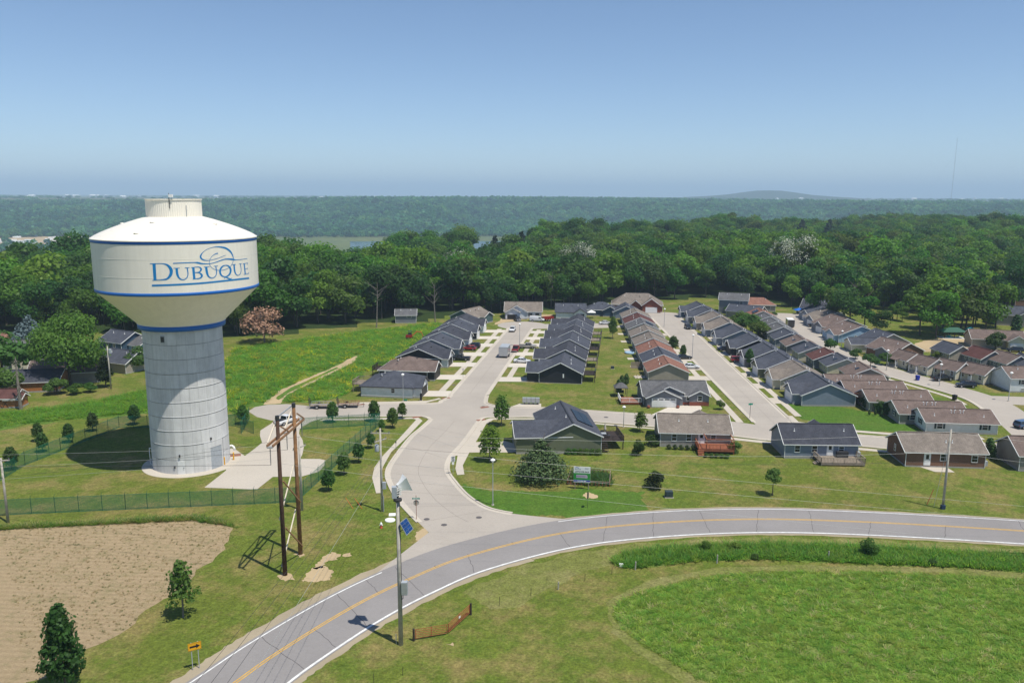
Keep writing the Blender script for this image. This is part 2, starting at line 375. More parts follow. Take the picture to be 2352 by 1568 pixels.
M['barnwood'] = plain('barn_wood', (.38, .15, .05), .8, var=.3, scale=4)
M['stone'] = plain('pale_stone', (.50, .44, .36), .85, var=.2)
M['soil'] = plain('dark_soil', (.07, .05, .035), .95)
M['mulch'] = plain('red_mulch', (.24, .07, .035), .95, var=.3)
M['bark'] = plain('bark', (.10, .082, .065), .95, var=.35, scale=6)
M['bark_pale'] = plain('pale_bark', (.21, .185, .155), .95, var=.3, scale=3)
M['leaf'] = leafmat('leaves')
M['needle'] = leafmat('needles', trans=.08)
M['flower'] = plain('blossom', (.44, .46, .35), .7)
def paint(name, col): 
    if name not in M: M[name] = plain(name, col, .28, .5, var=.02, coat=.6)
    return M[name]
# ------------------------------------------------------------------ terrain
FRONT = [(-420, 790), (-300, 782), (0, 776), (100, 772), (240, 764), (330, 770), (520, 776), (600, 779), (760, 757), (860, 748), (950, 745), (1040, 728),
         (1160, 722), (1250, 716), (1380, 706), (1420, 693), (1530, 690), (1640, 688), (1700, 690), (1790, 702), (1835, 720), (1890, 742), (1950, 754), (1990, 752), (2010, 745),
         (2085, 768), (2130, 780), (2200, 782), (2260, 762), (2300, 735), (2352, 700), (2560, 690), (2900, 690)]
TOPS = [(-420, 606), (-300, 600), (0, 594), (200, 588), (400, 578), (590, 562), (707, 556), (770, 556), (867, 552), (903, 540), (942, 537), (1000, 534), (1070, 531),
        (1082, 562), (1123, 562), (1132, 546), (1180, 548), (1219, 546), (1234, 534), (1274, 523), (1332, 525), (1433, 525), (1542, 521), (1628, 514),
        (1745, 506), (1863, 506), (2011, 502), (2175, 503), (2352, 506), (2560, 506), (2900, 505)]
def _az(u, v): d = ray(u, v); return math.atan2(d.x, d.y)
_fa = np.array([_az(*p) for p in FRONT]); _fr = np.array([P(*p).to_2d().length for p in FRONT])
_ta = np.array([_az(*p) for p in TOPS]); _tr = np.array([P(u, v, 13.2).to_2d().length for u, v in TOPS])
def rfront(a): return np.interp(a, _fa, _fr)
def rback(a): return np.interp(a, _ta, _tr)
_bb = np.linspace(-math.pi, math.pi, 721); _bk = np.convolve(np.pad(rback(_bb), 9, 'edge'), np.ones(19)/19, 'valid')
def sst(x, a, b): t = np.clip((x-a)/(b-a), 0, 1); return t*t*(3-2*t)
def waves(x, y, s): return (np.sin(x/s+1.3*np.sin(y/s*.7+.6))+np.sin(y/s*1.1+1.7*np.sin(x/s*.6+2.0))+.5*np.sin((x+y)/s*1.9))/2.5
def T(x, y):
    x = np.asarray(x, float); y = np.asarray(y, float); r = np.hypot(x, y); a = np.arctan2(x, y)
    wood = sst(r, rfront(a)+10, rfront(a)+90)
    h = wood*(waves(x, y, 52.0)*6.5-1.5)
    rb = np.interp(a, _bb, _bk)
    v = sst(r, rb+15, rb+330); h = h*(1-v)-62*v
    base = 2010+70*np.sin(a*9+.5)+60*np.sin(a*23+1)
    b = sst(r, base, base+1080); fold = np.sin(a*34+1.2*np.sin(a*13))*.5+np.sin(a*71+r/900)*.25+.4*np.sin(a*17+r/500)
    top = 66+7*np.sin(a*6+2)+6*np.clip(a*2.5, -1, 1)
    h = h+b*top+fold*22*b*(1-b)*3.2
    far = sst(r, 3100, 4300); h = h*(1-far)+far*(11+6*waves(x, y, 1900.0)*sst(r, 3600, 7000))
    return h-.87*np.maximum(r-1500, 0)**2/(2*6.371e6)
rads = np.concatenate([np.arange(0, 240, 8.0), np.geomspace(240, 1300, 70)[:-1], np.geomspace(1300, 4600, 90)[:-1], np.geomspace(4600, 30000, 34)])
NA = 420; angs = np.linspace(-math.pi, math.pi, NA+1)[:-1]; na_v = np.sort(np.concatenate([angs, np.linspace(-.75, .75, 360)])); NA = len(na_v)
A, R_ = np.meshgrid(na_v, rads[1:]); X = R_*np.sin(A); Y = R_*np.cos(A); Z = T(X, Y)
vv = np.concatenate([[[0, 0, 0]], np.stack([X.ravel(), Y.ravel(), Z.ravel()], 1)])
nr = len(rads)-1; I = np.arange(nr-1)[:, None]*NA; J = np.arange(NA)[None, :]; J2 = (J+1) % NA
ff = np.stack([1+I+J, 1+I+NA+J, 1+I+NA+J2, 1+I+J2], -1).reshape(-1, 4)
me = np_mesh('ground', vv, ff, M['ground'])
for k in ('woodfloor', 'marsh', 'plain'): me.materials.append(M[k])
fx = X[:-1].ravel()+.01; fy = Y[:-1].ravel()+.01; fr = np.hypot(fx, fy); fa = np.arctan2(fx, fy)
idx = np.zeros(len(ff), np.int32); rbf = np.interp(fa, _bb, _bk)
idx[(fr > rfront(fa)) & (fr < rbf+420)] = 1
for (u_, v_, r_) in ((2050, 738, 20), (2335, 735, 22)):
    q_ = P(u_, v_); idx[np.hypot(fx-q_.x, (fy-q_.y)*.6) < r_] = 0
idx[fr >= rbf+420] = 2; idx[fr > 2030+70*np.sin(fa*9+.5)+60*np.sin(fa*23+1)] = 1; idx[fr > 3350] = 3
me.polygons.foreach_set('material_index', idx); me.polygons.foreach_set('use_smooth', np.ones(len(ff), bool))
link('ground', me)['kind'] = 'structure'
core = MB().lathe([(0.01, -.002), (8.2, -.002)], 60).build('ground', M['ground']); core['kind'] = 'structure'   # closes the grid under the drone
def struct(name, mb, m): return tag(mb.build(name, m) if not isinstance(m, str) else mb.build(name, M[m]), kind='structure')
def arc(r, a0, a1, z, n=40): return [Vector((r*math.sin(a), r*math.cos(a), z)) for a in np.linspace(a0, a1, n)]
m, t, b = mat0('river_water', .12, .5); b.inputs['Base Color'].default_value = (.03, .06, .075, 1); bump(t, b, t.noise(wpos(t), .15, 4), .15, .2)
zr = lambda r: -61.6-.87*max(r-1500, 0)**2/(2*6.371e6)
mb = MB(); a = np.linspace(-.20, .10, 30)
mb.strip([Vector((1740*math.sin(q), 1740*math.cos(q), -61.55)) for q in a], [Vector((1210*math.sin(q), 1210*math.cos(q), -61.55)) for q in a]); struct('river', mb, m)
mb = MB(); a = np.linspace(-.75, -.30, 30)
mb.strip([Vector(((1560+20*math.sin(q*40))*math.sin(q), (1560+20*math.sin(q*40))*math.cos(q), -61.55)) for q in a], [Vector((1485*math.sin(q), 1485*math.cos(q), -61.55)) for q in a]); struct('backwater', mb, m)
# ------------------------------------------------------------------ ground patches (sheets)
mp = [(540, 800), (760, 770), (900, 752), (1010, 742), (1015, 760), (985, 775), (950, 800), (925, 815), (880, 840), (820, 868), (800, 902), (775, 912), (720, 924), (640, 924),
      (585, 936), (545, 952), (505, 925), (500, 850)]
struct('meadow', MB().poly(jag(PP(mp, .004), 1.1, 2.0)), 'meadow')
mp2 = [(-260, 985), (-60, 958), (100, 938), (200, 925), (270, 912), (330, 895), (420, 880), (500, 850), (505, 925), (480, 955), (340, 948), (250, 958), (150, 965), (60, 975), (-50, 1000), (-260, 1040)]
struct('meadow', MB().poly(jag(PP(mp2, .005), .9, 2.0)), 'meadow')
fld = [(-260, 1225), (0, 1209), (120, 1203), (220, 1202), (300, 1198), (380, 1192), (450, 1190), (505, 1200), (540, 1212), (538, 1232), (500, 1270), (440, 1330), (380, 1375), (310, 1430),
       (230, 1480), (130, 1540), (60, 1568), (-60, 1650), (-300, 1700)]
struct('stubble_field', MB().poly(jag(PP(fld, .004), .5, .9)), 'stubble')
tg = [(1415, 1390), (1425, 1380), (1455, 1367), (1500, 1352), (1560, 1335), (1640, 1322), (1720, 1316), (1850, 1312), (2000, 1313), (2150, 1318), (2352, 1330), (2560, 1350), (2700, 1560), (2500, 1900),
      (1760, 1680), (1680, 1612), (1620, 1568), (1560, 1530), (1480, 1482), (1430, 1445), (1412, 1410)]
TALL = PP(tg, .006); struct('tall_grass_ground', MB().poly(jag(TALL, .25, .6)), 'tallgrass')
mt_ = [(1420, 1384), (1455, 1364), (1500, 1349), (1560, 1332), (1640, 1319), (1720, 1313), (1850, 1309), (2000, 1310), (2150, 1315), (2352, 1327), (2352, 1312), (2150, 1302), (2000, 1298), (1850, 1297), (1720, 1300), (1640, 1305), (1550, 1318), (1480, 1338), (1430, 1358), (1398, 1384), (1388, 1412), (1405, 1450), (1460, 1494), (1540, 1545), (1600, 1588), (1690, 1650), (1760, 1680), (1680, 1612), (1620, 1568), (1560, 1530), (1480, 1482), (1430, 1445), (1410, 1410)]
struct('mown_track', MB().poly(jag(PP(mt_, .005), .3, .6)), 'rough')
dt = [(1405, 1283), (1440, 1268), (1520, 1258), (1640, 1250), (1760, 1248), (1900, 1252), (2000, 1256), (2150, 1262), (2352, 1276), (2560, 1300), (2560, 1335), (2352, 1312), (2150, 1300), (1950, 1293),
      (1800, 1285), (1650, 1285), (1540, 1295), (1450, 1305), (1420, 1300)]
DITCH = PP(dt, .007); struct('ditch_ground', MB().poly(jag(DITCH, .3, .6)), 'tallgrass')
rv = [(1060, 1360), (1150, 1318), (1290, 1275), (1420, 1254), (1560, 1241), (1740, 1233), (2000, 1238), (2352, 1258), (2560, 1275), (2560, 1302), (2352, 1280), (2000, 1260), (1760, 1250), (1520, 1262), (1405, 1290), (1300, 1330), (1190, 1390), (1120, 1400)]
struct('roadside_verge', MB().poly(jag(PP(rv, .005), .4, .6)), 'rough')
struct('lush_lawn', MB().poly(jag(PP([(1058, 1108), (1120, 1124), (1230, 1130), (1330, 1124), (1480, 1128), (1478, 1176), (1360, 1186), (1300, 1189), (1200, 1180), (1115, 1160), (1075, 1136)], .004), .55, .45)), 'rich')
struct('lush_lawn', MB().poly(jag(PP([(1795, 922), (1840, 918), (1960, 940), (2080, 962), (2118, 992), (1980, 990), (1840, 962)], .004), .15, 1.2)), 'rich')
struct('dirt_path', MB().poly(jag(PP([(604, 929), (640, 898), (700, 870), (770, 842), (815, 817), (822, 818), (812, 832), (770, 853), (715, 880), (660, 905), (645, 926)], .008), .22, .5)), 'dirt')
struct('grass_strip', MB().poly(jag(PP([(634, 914), (660, 894), (715, 869), (775, 842), (777, 845), (720, 873), (668, 899), (640, 918)], .012), .15, .6)), 'meadow')
for q in ([(690, 1335), (700, 1318), (718, 1303), (742, 1300), (762, 1312), (757, 1330), (725, 1338)], [(722, 1305), (738, 1278), (762, 1266), (786, 1272), (776, 1284), (748, 1292), (744, 1302)],
          [(632, 1322), (650, 1313), (672, 1318), (677, 1330), (650, 1335)], [(672, 1272), (690, 1267), (700, 1273), (690, 1281)], [(952, 1222), (975, 1208), (988, 1216), (980, 1238), (955, 1240)],
          [(1338, 1136), (1350, 1131), (1372, 1138), (1368, 1144), (1345, 1144)], [(790, 1272), (800, 1270), (806, 1274), (796, 1278)], [(1025, 1480), (1040, 1474), (1042, 1482)]):
    struct('bare_dirt', MB().poly(jag(PP(q, .009), .26, .24)), 'dirt')
struct('dirt_lot', MB().poly(jag(PP([(2085, 800), (2110, 785), (2170, 775), (2260, 780), (2270, 800), (2140, 808), (2090, 808)], .006), .3, 1.2)), 'dirt')
struct('dirt_lot', MB().poly(jag(PP([(1130, 748), (1160, 727), (1180, 724), (1270, 722), (1262, 738), (1215, 732), (1150, 742)], .006), .3, 1.2)), 'dirt')
struct('dirt_lot', MB().poly(jag(PP([(985, 770), (1010, 760), (1020, 768), (1000, 785), (975, 790)], .006), .3, 1.2)), 'dirt')
# ------------------------------------------------------------------ main road
cl = crom([P(*p) for p in [(300, 1760), (420, 1654), (539, 1568), (643, 1495), (804, 1396.5), (936, 1331), (1076, 1276), (1286, 1225), (1500, 1201), (1740, 1192), (2000, 1199), (2352, 1219)]] +
          [P(2352, 1219)+Vector((14, -2.6, 0)), P(2352, 1219)+Vector((32, -7, 0)), P(2352, 1219)+Vector((60, -18, 0))], 10)
lift = lambda pts, z: [Vector((p.x, p.y, z)) for p in pts]
def jit(pts, a): R = random.Random(len(pts)); return [p+Vector((R.uniform(-a, a), R.uniform(-a, a), 0)) for p in pts]
struct('gravel_shoulder', MB().strip(lift(jit(offs(cl[:66], 4.5), .16), .008), lift(jit(offs(cl[:66], -4.7), .14), .008)), 'gravel')
struct('gravel_shoulder', MB().strip(lift(jit(offs(cl[65:], 3.8), .1), .008), lift(jit(offs(cl[65:], -4.5), .1), .008)), 'gravel')
ROADZ = .024
struct('road', MB().strip(lift(offs(cl, 3.45), ROADZ), lift(offs(cl, -4.05), ROADZ)), 'asphalt')
def line(d, w, sel, name, mk):
    q = [cl[i] for i in range(len(cl)) if sel(cl[i])]
    struct(name, MB().strip(lift(offs(q, d+w/2), ROADZ+.004), lift(offs(q, d-w/2), ROADZ+.004)), mk)
line(3.12, .14, lambda p: p.x < -10.5, 'edge_line', 'white_line'); line(3.12, .14, lambda p: p.x > 6.2, 'edge_line', 'white_line')
line(-3.78, .22, lambda p: True, 'edge_line', 'white_line')
line(.12, .11, lambda p: True, 'centre_line', 'yellow_line'); line(-.12, .11, lambda p: True, 'centre_line', 'yellow_line')
RC = random.Random(3)
for i in range(30, len(cl)-20, 5):
    p = cl[i]; t_ = (cl[i+1]-cl[i-1]).normalized(); n_ = Vector((-t_.y, t_.x, 0)); sk = RC.uniform(.15, .5); d0, d1 = (-3.6, 3.0) if RC.random() < .65 else ((-3.6, .2) if RC.random() < .5 else (0, 3.1))
    if -10 < p.x < 8: d1 = min(d1, .4)
    pts = [p+n_*(d0+(d1-d0)*k/8)+t_*(sk*(d0+(d1-d0)*k/8)+RC.uniform(-.09, .09)) for k in range(9)]
    struct('crack_seal', MB().strip(lift(offs(pts, .028), ROADZ+.003), lift(offs(pts, -.028), ROADZ+.003)), 'seal')
# ------------------------------------------------------------------ residential streets
st1L = PP([(989, 963.7), (965, 985), (941, 1006), (901, 1058.6), (889, 1086), (894.4, 1111), (915.5, 1149), (955.6, 1193.6), (985, 1222)])
st1R = PP([(1101, 967), (1065, 1016.5), (1035, 1050.7), (1029, 1081), (1046, 1108), (1073.6, 1138), (1112, 1163), (1153, 1175), (1202, 1182), (1257, 1187.6), (1300, 1191.7)])
L1, R1 = crom(st1L, 6), crom(st1R, 6)
ZS = .012
road_in = [p for p in cl if -13.5 < p.x < 7.5]
struct('side_street', MB().poly(lift(L1+offs(road_in, 2.4)+R1[::-1], ZS)), 'street')
struct('street_crossing', MB().poly(PP([(989, 963.7), (965, 955.5), (990, 927.5), (1012, 921), (1028, 914), (1036, 907), (1120, 908.6), (1118, 922), (1122, 928), (1164, 934.6), (1169, 958), (1125, 958), (1108, 961), (1101, 967)], ZS+.004)), 'street')
wl = [(740, 960.6), (812, 956.5), (968, 955.5), (992, 926.4), (823, 928), (760, 931), (722, 934), (697, 930.5), (659, 927.5), (615, 929), (585, 934.5), (570, 944), (590, 957), (622, 965), (690, 968)]
struct('cul_de_sac', MB().poly(PP(wl, ZS)), 'street')
struct('cross_street', MB().poly(PP([(1160, 934.4), (1262, 937), (1366, 944), (1495, 952.4), (1640, 962), (1736, 974.7), (1812, 965), (1830, 980), (1969, 999), (2045, 1004.8), (2259, 1015.7), (2420, 1024),
                                      (2500, 1085), (2278, 1043), (2048, 1030.8), (1971, 1024), (1780, 1012), (1690, 1002), (1511, 981), (1374, 969), (1232, 958), (1165, 958)], ZS)), 'street')
V2 = lambda *p: [Vector((x, y, ZS)) for x, y in p]
def disc(x, y, r, z, n=40): return [Vector((x+r*math.cos(2*math.pi*i/n), y+r*math.sin(2*math.pi*i/n), z)) for i in range(n)]
S1 = lambda y: (-11.9+(y-149)*.138, -4.7+(y-149)*.136)
struct('row_street', MB().poly(V2((S1(147)[0], 147), (S1(147)[1], 147), (S1(229)[1], 229), (S1(229)[0], 229))), 'street')
struct('row_street_end', MB().poly(disc(3.0, 232.5, 7.3, ZS+.004)), 'street')
S2 = lambda y: (41.2+(y-129)*.022, 47.8+(y-129)*.045)
struct('second_street', MB().poly(lift(V2((S2(127)[0], 127), (S2(127)[1]+.6, 127), (S2(250)[1], 250), (S2(250)[0], 250)), ZS+.008)), 'street')
struct('second_street_end', MB().poly(disc(48.5, 253, 8.0, ZS+.004)), 'street')
c3 = crom([Vector(p+(0,)) for p in [(88, 252), (84, 229), (81.5, 212), (80.2, 197), (80.8, 180), (84, 168), (87.5, 158), (90, 147), (87.5, 134), (82.5, 117)]], 8)
struct('third_street', MB().strip(lift(offs(c3, 3.4), ZS+.002), lift(offs(c3, -3.4), ZS+.002)), 'street')
struct('third_street_end', MB().poly(disc(88, 253, 7, ZS+.006)), 'street')
struct('back_street', MB().poly(PP([(1180, 745), (1390, 742), (1420, 747), (1480, 735), (1500, 745), (1440, 752), (1230, 755)], ZS+.001)), 'street')
struct('right_street', MB().poly(PP([(2255, 908), (2352, 911), (2500, 915), (2500, 945), (2352, 930), (2262, 925)], ZS+.001)), 'street')
def kerb(pts, side=1, n='kerb'):      # a real step 0.1 m high along the street edge
    pts = lift(pts, 0); a, b_ = offs(pts, .02*side), offs(pts, .30*side); mb = MB()
    mb.strip(lift(a, .10), lift(b_, .10)) if side < 0 else mb.strip(lift(b_, .10), lift(a, .10)); mb.strip(lift(a, .0), lift(a, .10)); mb.strip(lift(b_, .10), lift(b_, .0)); struct(n, mb, 'kerb'); g0, g1 = lift(offs(pts, .02*side), ZS+.012), lift(offs(pts, -.5*side), ZS+.012); struct('gutter', MB().strip(g0, g1) if side > 0 else MB().strip(g1, g0), 'kerb')
kerb(L1[:44], -1); kerb(R1[:46], 1)
kerb(PP([(812, 956.5), (968, 955.5), (980, 958), (989, 963.7)]), -1)
kerb(crom(PP([(716, 933.5), (760, 931), (823, 928), (992, 926.4), (1012, 921), (1028, 914), (1036, 907)]), 4), 1)
kerb(crom(PP([(1120, 908.6), (1117, 920), (1122, 928), (1164, 934.6), (1262, 937), (1366, 944), (1495, 952.4)]), 4), 1)
kerb(crom(PP([(1101, 967), (1108, 961), (1125, 958), (1169, 958), (1232, 958), (1374, 969), (1511, 981), (1690, 1002), (1780, 1012), (1971, 1024), (2048, 1030.8), (2278, 1043)]), 3), -1)
kerb(V2((S1(149)[0], 149), (S1(228)[0], 228)), 1); kerb(V2((S1(149)[1], 149), (S1(228)[1], 228)), -1)
kerb(V2((S2(131)[0], 131), (S2(248)[0], 248)), 1); kerb(V2((S2(134)[1], 134), (S2(248)[1], 248)), -1)
kerb(PP([(1814, 967), (1830, 980), (1969, 999), (2045, 1004.8), (2259, 1015.7)]), 1)
kerb(offs(c3[3:50], 3.4), 1); kerb(offs(c3[3:66], -3.4), -1)
def joint(a, b, z, w=.022): t_ = (b-a).normalized(); n_ = Vector((-t_.y, t_.x, 0))*w; return MB().poly([Vector((p.x, p.y, z)) for p in (a-n_, b-n_, b+n_, a+n_)])
for S_, y0, y1, zz_ in ((S1, 150, 226, ZS+.006), (S2, 130, 246, ZS+.013)):
    jm = MB()
    for y in np.arange(y0, y1, 4.6): a_, b_ = Vector((S_(y)[0]+.5, y, 0)), Vector((S_(y)[1]-.5, y+.2, 0)); q_ = joint(a_, b_, zz_); jm.add(q_.v, q_.f)
    q_ = joint(Vector(((S_(y0)[0]+S_(y0)[1])/2, y0, 0)), Vector(((S_(y1)[0]+S_(y1)[1])/2, y1, 0)), zz_+.002); jm.add(q_.v, q_.f); struct('slab_joints', jm, 'slabjoint')
jm = MB(); mid_ = [(a+b)/2 for a, b in zip([L1[int(i*(len(L1)-1)/20)] for i in range(21)], [R1[int(i*(len(R1)*.72)/20)] for i in range(21)])]
for i in range(2, 20, 2):
    a_, b_ = L1[int(i*(len(L1)-1)/20)], R1[int(i*(len(R1)*.72)/20)]; e_ = (b_-a_).normalized()*.5; q_ = joint(a_+e_, b_-e_, ZS+.006); jm.add(q_.v, q_.f)
jm.strip(lift(offs(mid_, .022), ZS+.008), lift(offs(mid_, -.022), ZS+.008)); struct('slab_joints', jm, 'slabjoint')
# pavements and drives
ZW = .035
def sheet(name, pts, mk, z=ZW): return struct(name, MB().poly(PP(pts, z)), mk)
walkL = [(955.6, 963.7), (915, 1008), (877.6, 1048), (859.6, 1073.4), (854.8, 1096.6), (863.9, 1132), (876.5, 1131.4), (873.4, 1096.6), (879.7, 1071), (898.7, 1037.5), (935, 1003), (970.4, 965.8), (960, 958.5), (735, 964.5), (730, 968), (905, 961.5)]
sheet('sidewalk', walkL[:12]+[(960, 957.8), (742, 961.8), (733, 966), (950, 961.3)], 'walk')
sheet('sidewalk', [(1050, 1090), (1066.7, 1089), (1063, 1068), (1079, 1037), (1101, 1001), (1116, 974), (1133.8, 963), (1232, 962.6), (1374, 974), (1511, 986), (1511, 983.5), (1374, 971), (1232, 959.8), (1125.6, 959.8), (1103.7, 967), (1079, 998.7), (1051.7, 1042.5), (1046, 1075)], 'walk')
sheet('driveway', [(1036, 1049), (1062.6, 1016), (1158, 1012), (1188, 1020), (1188, 1037), (1174.8, 1038.5), (1079, 1038.5)], 'walk', ZW+.004)
sheet('driveway', [(469.4, 1119), (590, 1123.5), (626.5, 1094.5), (694, 1093.4), (732, 1082.9), (745, 1068), (747.8, 1056.5), (734, 1053.3), (688.8, 1053.3), (694, 1044), (698, 1026), (695, 1010), (686.7, 995.3), (688, 986), (696, 978.5), (715, 968), (740, 960.6), (690, 962), (640, 958), (622, 973), (598, 988),
                   (597, 1000), (602, 1016), (585, 1030), (562.5, 1046.4), (553, 1040), (543, 1033), (531, 1028.6), (510, 1032), (520, 1060), (519, 1080)], 'pad', .02)
sheet('sidewalk', [(960, 1017), (961, 1016), (962, 1017)], 'walk', .01)
for q in ([(975, 925.2), (997, 919.5), (1014, 916), (1008, 913.5), (1000, 916), (980, 920), (823, 923.5), (780, 925.5), (780, 927.5), (823, 926)],):
    sheet('sidewalk', q, 'walk')
def band(f, y0, y1, d0, d1, name='sidewalk', mk='walk', z=ZW):
    struct(name, MB().poly([Vector((f(y0)+d0, y0, z)), Vector((f(y0)+d1, y0, z)), Vector((f(y1)+d1, y1, z)), Vector((f(y1)+d0, y1, z))]), mk)
band(lambda y: S1(y)[0], 148.6, 226, -2.9, -1.6); band(lambda y: S1(y)[1], 163, 225, 1.5, 2.7)
band(lambda y: S2(y)[0], 131, 243, -2.9, -1.7); band(lambda y: S2(y)[1], 135, 243, 1.6, 2.8)
sheet('sidewalk', [(1690, 1000), (1780, 1010), (1971, 1022.5), (2048, 1029.6)], 'walk', .03) if False else None
struct('sidewalk', MB().strip(lift(offs(PP([(1511, 987), (1690, 1008), (1780, 1018), (1971, 1030.5), (2048, 1037.5), (2250, 1049)]), .6), ZW), lift(offs(PP([(1511, 987), (1690, 1008), (1780, 1018), (1971, 1030.5), (2048, 1037.5), (2250, 1049)]), -.6), ZW)), 'walk')
struct('sidewalk', MB().strip(lift(offs(PP([(1812, 955), (1830, 970), (1969, 990.5), (2045, 996.5), (2259, 1007)]), .6), ZW), lift(offs(PP([(1812, 955), (1830, 970), (1969, 990.5), (2045, 996.5), (2259, 1007)]), -.6), ZW)), 'walk')
struct('sidewalk', MB().strip(lift(offs(c3[4:60], -5.0), ZW), lift(offs(c3[4:60], -6.0), ZW)), 'walk')
sheet('mailbox_pad', [(1170, 935), (1195, 926), (1243, 926.5), (1243, 935.5)], 'walk', ZW+.003)
def drive(x0, x1, y, w, mk='drive'):
    struct('driveway', MB().poly([Vector((x0, y-w/2, ZW+.004)), Vector((x1, y-w/2, ZW+.004)), Vector((x1, y+w/2, ZW+.004)), Vector((x0, y+w/2, ZW+.004))]), mk)
sheet('driveway', [(1495, 952.4), (1548, 929), (1608, 929), (1613, 938), (1600, 948), (1560, 956), (1545, 958)], 'drive', ZW+.004)
for u, v in ((1113, 934), (1105, 963), (1024, 913), (957, 956.5)):
    p = P(u, v, .105); struct('kerb_ramp', MB().box(p.x, p.y, .035, 1.6, .8, .012, .5), 'ramp')
for u, v in ((1110, 933.5), (1042, 884), (1085, 835), (1392, 958), (980, 1192), (1100, 1188), (1020, 1205)):
    p = P(u, v); struct('manhole_cover', MB().lathe([(.01, .024), (.36, .024)], 20, p.x, p.y), 'seal') if (u, v) != (1392, 958) else struct('manhole_cover', MB().lathe([(.01, .024), (.40, .024)], 20, p.x, p.y), 'seal')
# ------------------------------------------------------------------ water tower
TX, TY = -45.95, 109.5
tower = thing('water_tower', 'tall white-topped municipal water tower on a round concrete shaft, lettered DUBUQUE in blue', 'water tower', (TX, TY, 0))
RS, RHT, NR, NPAN = 5.2, 2.0, 10, 28
MB().lathe([(RS-.06, 0), (RS-.06, NR*RHT)], 96).build('shaft_core', M['joint'], tower, True)
def cpanel(a0, a1, z0, z1, r0, r1, n=4):
    vs = []; f = []
    for r in (r0, r1):
        for z in (z0, z1):
            for k in range(n+1):
                a = a0+(a1-a0)*k/n; vs.append((r*math.sin(a), -r*math.cos(a), z))
    w = n+1
    for k in range(n): f += [(2*w+k, 2*w+k+1, 3*w+k+1, 3*w+k), (w+k, w+k+1, 3*w+k+1, 3*w+k)[::-1], (k, k+1, 2*w+k+1, 2*w+k)]
    f += [(0, 2*w, 3*w, w), (n, w+n, 3*w+n, 2*w+n)]
    return vs, f
da = 2*math.pi/NPAN; g_ = .016/RS
panel_me = MB().add(*cpanel(-da/2+g_/2, da/2-g_/2, .03, RHT-.03, RS-.10, RS)).mesh('concrete_panel', M['panel'])
trim_me = MB().add(*cpanel(-da/2+g_/2, da/2-g_/2, .03, .03+.18, RS-.02, RS+.012)).mesh('panel_lip', M['panel'])
DOOR_A, MAN_A = 1.02, -.02 + .145      # big roller door turned right, small door near the front
for k in range(NR):
    for i in range(NPAN):
        a = (i+.5)*da; aw = (a+math.pi) % (2*math.pi)-math.pi
        if k < 2 and abs(aw-DOOR_A) < .22: continue
        o = link('concrete_panel', panel_me, tower, (0, 0, k*RHT), a)
for z in [k*RHT for k in range(2, 8)]:
    MB().lathe([(RS-.02, z+.03), (RS+.02, z+.05), (RS+.02, z+.17), (RS-.02, z+.2)], 96).build('ring_ledge', M['panel'], tower, True)
def on_shaft(a, w, z0, z1, r0, r1, nm, mk): return MB().add(*cpanel(a-w/2/RS, a+w/2/RS, z0, z1, r0, r1, 6)).build(nm, M[mk], tower)
on_shaft(DOOR_A, 2.6, .03, 3.2, RS-.08, RS-.02, 'roller_door', 'cab')
on_shaft(DOOR_A-.27, .28, .03, 4.04, RS-.1, RS+.03, 'door_jamb', 'panel'); on_shaft(DOOR_A+.27, .28, .03, 4.04, RS-.1, RS+.03, 'door_jamb', 'panel')
on_shaft(DOOR_A, 2.75, 3.2, 4.04, RS-.1, RS+.02, 'door_header', 'panel')
d = on_shaft(MAN_A, .95, .02, 1.9, RS-.02, RS+.05, 'steel_door', 'garage_w')
MB().box(.35, -.0, .9, .06, .06, .14).build('handle', M['metal_dk'], d).matrix_local = Matrix.Translation((math.sin(MAN_A)*(RS+.08), -math.cos(MAN_A)*(RS+.08), 0))
for a, z in ((MAN_A-.02, 2.5), (DOOR_A-.1, 4.35)):
    MB().box(math.sin(a)*(RS+.08), -math.cos(a)*(RS+.08), z, .16, .2, .34, a).build('wall_lamp', M['metal_dk'], tower)
MB().box(math.sin(MAN_A-.17)*(RS+.06), -math.cos(MAN_A-.17)*(RS+.06), .95, .22, .12, .26, MAN_A-.17).build('keypad_box', M['metal_dk'], tower)
a = -.12; MB().add(*cpanel(a-.06, a+.06, 18.3, 19.35, RS-.02, RS+.03, 3)).build('hatch', M['galv'], tower)
MB().add(*cpanel(a-.045, a+.045, 18.45, 19.2, RS, RS+.04, 3)).build('hatch_screen', M['metal_dk'], tower)
a = -1.25; q = [(math.sin(a)*r, -math.cos(a)*r, z) for r, z in ((RS, 2.6), (RS+.25, 2.65), (RS+.28, 2.3), (RS+.26, .4), (RS+.05, .15))]
MB().path(q, .06, 8).build('drain_pipe', M['white'], tower, True)
# tank
RB = 10.46
MB().lathe([(5.5, 20.35), (5.68, 20.6), (10.40, 25.2), (RB, 25.25)], 160).build('tank_cone', M['tank'], tower, math.radians(30))
MB().lathe([(RB, 25.25), (RB, 32.05)], 160).build('tank_wall', M['tank'], tower, True)
for z in (27.5, 29.8): MB().lathe([(RB, z), (RB+.018, z+.03), (RB, z+.06)], 160).build('weld_seam', M['tank'], tower, True)
dome = [(RB+.09, 32.04), (RB+.09, 32.16)]+[(3.4+(RB+.05-3.4)*(1-t)**.9, 32.16+2.75*t**.82) for t in np.linspace(0, 1, 14)]
MB().lathe(dome, 160).build('tank_roof', M['tank'], tower, math.radians(35))
MB().lathe([(RB+.0, 25.2), (RB+.035, 25.22), (RB+.035, 25.6), (RB, 25.62)], 160).build('blue_band', M['tankblue'], tower, True)
MB().lathe([(RB, 31.68), (RB+.035, 31.7), (RB+.035, 32.03), (RB, 32.04)], 160).build('blue_band', M['tankblue'], tower, True)
